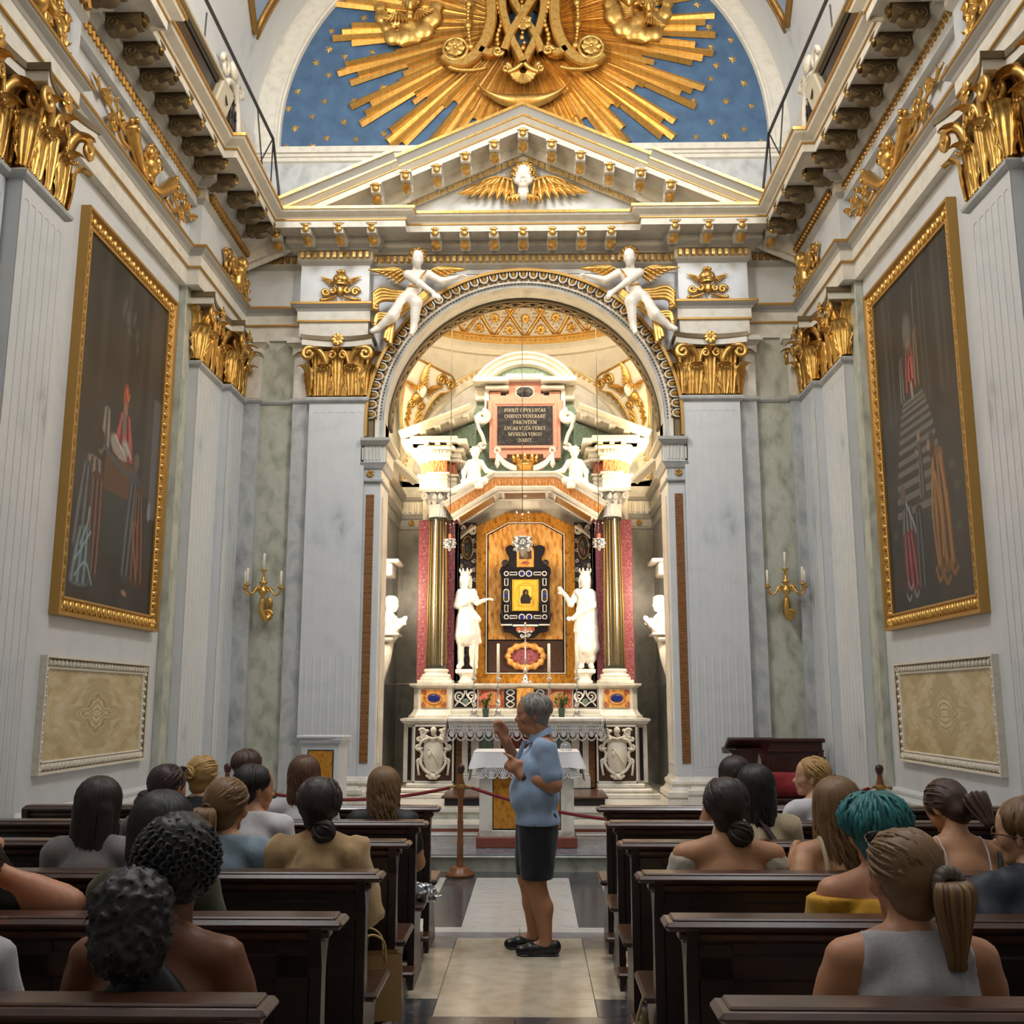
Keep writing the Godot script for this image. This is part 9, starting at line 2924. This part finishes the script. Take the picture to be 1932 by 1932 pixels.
func standing_man() -> void:
	# faces the left of the photo: +z of his own axes
	var t := thing("person", "grey-haired man in light blue polo shirt and dark shorts gesturing in the aisle", "person", V(0.13, 0, 7.4), -PI / 2 + 0.06)
	var head := Transform3D(Basis(Vector3.UP, 0.12) * Basis(Vector3.RIGHT, 0.0).scaled(Vector3.ONE * 1.05), Vector3(0.0, 1.585, 0.035))
	var b := []
	b += [[Vector3(-0.09, 0.88, 0), Vector3(0.09, 0.88, 0), 0.115, 0.115], [Vector3(-0.07, 1.04, 0.03), Vector3(0.07, 1.04, 0.03), 0.15, 0.15], [Vector3(-0.09, 1.2, 0), Vector3(0.09, 1.2, 0), 0.125, 0.125], [Vector3(-0.14, 1.36, -0.04), Vector3(0.14, 1.36, -0.04), 0.07, 0.07], [Vector3(0, 1.37, -0.05), Vector3(0, 1.52, 0.0), 0.068, 0.06]]
	var nearE := Vector3(0.24, 1.12, -0.1)
	var nearW := Vector3(0.16, 1.17, 0.11)
	var farE := Vector3(-0.23, 1.17, 0.1)
	var farW := Vector3(-0.14, 1.39, 0.21)
	var SN := Vector3(0.205, 1.35, -0.05)
	var SF := Vector3(-0.205, 1.35, -0.04)
	var arms := limb([SN, nearE, nearW], [0.062, 0.05, 0.034]) + limb([nearE.lerp(nearW, 0.15), nearE.lerp(nearW, 0.5)], [0.052, 0.045]) + limb([SF, farE, farW], [0.062, 0.05, 0.034])
	# near hand: index finger out, the rest folded
	var hd := Vector3(-0.1, 0.75, 0.72).normalized()
	var P := nearW
	arms += [[P, P + hd * 0.08, 0.03, 0.038, Vector3(1, 0, 0), 1.6]]
	var sd := Vector3(0, 0.69, -0.72).normalized()
	for i in 4:
		var o := P + hd * 0.09 + sd * (1.5 - i) * 0.021
		if i == 0: arms += limb([o, o + (hd + Vector3(0, 0.15, 0.2)) * 0.045, o + (hd + Vector3(0, 0.1, 0.35)) * 0.085], [0.0105, 0.0095, 0.0075])
		else: arms += limb([o, o + hd * 0.032 - Vector3(0.015, 0, 0), o + hd * 0.012 - Vector3(0.042, 0, 0), o - hd * 0.015 - Vector3(0.036, 0, 0)], [0.011, 0.01, 0.009, 0.008])
	arms += limb([P + hd * 0.03 + sd * 0.03, P + hd * 0.07 + sd * 0.055, P + hd * 0.105 + sd * 0.04 - Vector3(0.015, 0, 0)], [0.014, 0.012, 0.0095])
	# far hand raised, fingertips together
	var fd := Vector3(0.05, 0.9, 0.3).normalized()
	P = farW
	arms += [[P, P + fd * 0.08, 0.028, 0.036, Vector3(1, 0, 0), 1.6]]
	for i in 4:
		var o := P + fd * 0.085 + Vector3(0, -0.02, 1).normalized() * (i - 1.5) * 0.019
		arms += limb([o, o + fd * 0.04 + Vector3(0.008, 0, 0.01), o + fd * 0.06 + Vector3(0.03, 0, 0.025 - 0.012 * i)], [0.0105, 0.0095, 0.0075])
	arms += limb([P + fd * 0.03 + Vector3(0.02, 0, 0.03), P + fd * 0.08 + Vector3(0.035, 0, 0.045), P + fd * 0.13 + Vector3(0.03, 0, 0.03)], [0.013, 0.011, 0.009])
	var legs := limb([Vector3(0.095, 0.86, 0.0), Vector3(0.1, 0.47, 0.02), Vector3(0.1, 0.3, -0.03), Vector3(0.1, 0.09, -0.05)], [0.11, 0.068, 0.066, 0.04]) + limb([Vector3(-0.095, 0.86, 0.01), Vector3(-0.1, 0.47, 0.06), Vector3(-0.1, 0.3, 0.03), Vector3(-0.1, 0.09, 0.02)], [0.11, 0.068, 0.064, 0.04])
	legs += [[Vector3(0.1, 0.07, -0.05), Vector3(0.1, 0.05, 0.06), 0.036, 0.03], [Vector3(-0.1, 0.07, 0.02), Vector3(-0.1, 0.05, 0.13), 0.036, 0.03]]
	var g := G.new()
	blob(g, b + arms + legs, 0.0085, 0.03)
	blob(g, head_bones(head) + [[head * Vector3(0, -0.09, 0.035), head * Vector3(0, -0.12, -0.02), 0.05, 0.055]], 0.006, 0.016)
	ob("body", g, "skin_tan", t)
	# shirt
	var s := [[Vector3(-0.09, 0.85, 0), Vector3(0.09, 0.85, 0), 0.15, 0.15], [Vector3(-0.075, 1.04, 0.02), Vector3(0.075, 1.04, 0.02), 0.172, 0.172], [Vector3(-0.09, 1.2, -0.005), Vector3(0.09, 1.2, -0.005), 0.148, 0.148], [Vector3(-0.14, 1.355, -0.045), Vector3(0.14, 1.355, -0.045), 0.085, 0.085], [Vector3(0, 1.36, -0.05), Vector3(0, 1.45, -0.02), 0.085, 0.078], [SN, SN.lerp(nearE, 0.72), 0.082, 0.075], [SF, SF.lerp(farE, 0.72), 0.082, 0.075]]
	g = G.new()
	var cut1 := (nearE - SN).normalized()
	blob(g, s, 0.011, 0.04, [[Vector3(0, -1, 0), -0.845], [Vector3(0, 0.93, -0.36), 1.336]], 0.014, Vector3(7, 4, 7))
	ob("polo_shirt", g, "cloth_polo", t)
	g = G.new()
	g.grid(28, 3, func(u, v):
		var a: float = u * TAU
		return Vector3(sin(a) * lerpf(0.096, 0.078, v), 1.425 + cos(a) * -0.045 + v * 0.04, -0.02 + cos(a) * lerpf(0.096, 0.08, v)))
	g.tube(curve([Vector3(0.01, 1.4, 0.085), Vector3(0.01, 1.34, 0.11), Vector3(0.01, 1.26, 0.145)]), 0.016, 6, 0.3)
	ob("collar", g, "cloth_polo", t)
	g = G.new()
	var sh := limb([Vector3(0.09, 0.86, 0), Vector3(0.11, 0.49, 0.01)], [0.145, 0.108]) + limb([Vector3(-0.09, 0.86, 0.0), Vector3(-0.11, 0.49, 0.04)], [0.145, 0.108])
	blob(g, sh, 0.013, 0.03, [[Vector3(0, -1, 0), -0.49], [Vector3(0, 1, 0), 0.93]], 0.01, Vector3(8, 4, 8))
	ob("shorts", g, "cloth_shorts", t)
	for q in [[0.1, -0.05], [-0.1, 0.02]]:
		g = G.new()
		var o := Vector3(q[0], 0, q[1])
		blob(g, [[o + Vector3(0, 0.045, -0.05), o + Vector3(0, 0.04, 0.1), 0.045, 0.043], [o + Vector3(0, 0.03, 0.1), o + Vector3(-0.01, 0.028, 0.17), 0.044, 0.036], [o + Vector3(0, 0.06, -0.055), o + Vector3(0, 0.05, -0.05), 0.042, 0.04]], 0.008, 0.025, [[Vector3(0, -1, 0), -0.006], [o + Vector3(0, 0.13, -0.04), o + Vector3(0, 0.105, 0.03), 0.045]])
		g.box(o + Vector3(0, 0.008, 0.045), Vector3(0.085, 0.014, 0.26), 0.006)
		ob("loafer", g, "loafer", t)
	g = G.new()
	var wd := (nearE - nearW).normalized()
	var wr := []
	var ux := wd.cross(Vector3.UP).normalized()
	var uy := wd.cross(ux)
	for i in 17: wr.append(nearW + wd * 0.02 + (ux * cos(TAU * i / 16) + uy * sin(TAU * i / 16)) * 0.037)
	g.tube(wr, 0.009, 6)
	g.ball(nearW + wd * 0.02 + Vector3(0.04, 0, 0), Vector3(0.008, 0.02, 0.02), 8)
	ob("wristwatch", g, "steel", t)
	hair(t, head, "short", "hair_grey", 0.1, 0.02, Vector3.ZERO, 1.03)
	face_parts(t, head, "brow_grey")


func build() -> void:
	shell()
	walls()
	altar()
	furnishings()
	people()
	lamps()


# the housings and glowing faces just behind each light
func lamps() -> void:
	var n := 0
	for f in fittings:
		n += 1
		var o: Node3D
		if f[0] == "window_light":
			o = Node3D.new()
			o.name = "window_%d" % n
			add_child(o)
			o.set_meta("kind", "structure")
		else: o = thing("unseen_lamp", ["unseen warm lamp fitting, added behind its light"][0], "lamp", Vector3.ZERO, 0.0, "unseen lamp fittings")  # unseen fittings, added to house the warm lights
		o.transform = f[1]
		var m := mat("lamp_face_%d" % n, f[3], 0.5)
		m.emission_enabled = true
		m.emission = f[3]
		m.emission_energy_multiplier = 1.0
		inlay(o, "pane" if f[0] == "window_light" else "lamp_face", m.resource_name, func(g): g.box(Vector3(0, 0, 0.012), Vector3(f[2].x, f[2].y, 0.01), 0.0))
		inlay(o, "window_frame" if f[0] == "window_light" else "housing", "casing", func(g): g.box(Vector3(0, 0, 0.045), Vector3(f[2].x + 0.05, f[2].y + 0.05, 0.05), 0.005))
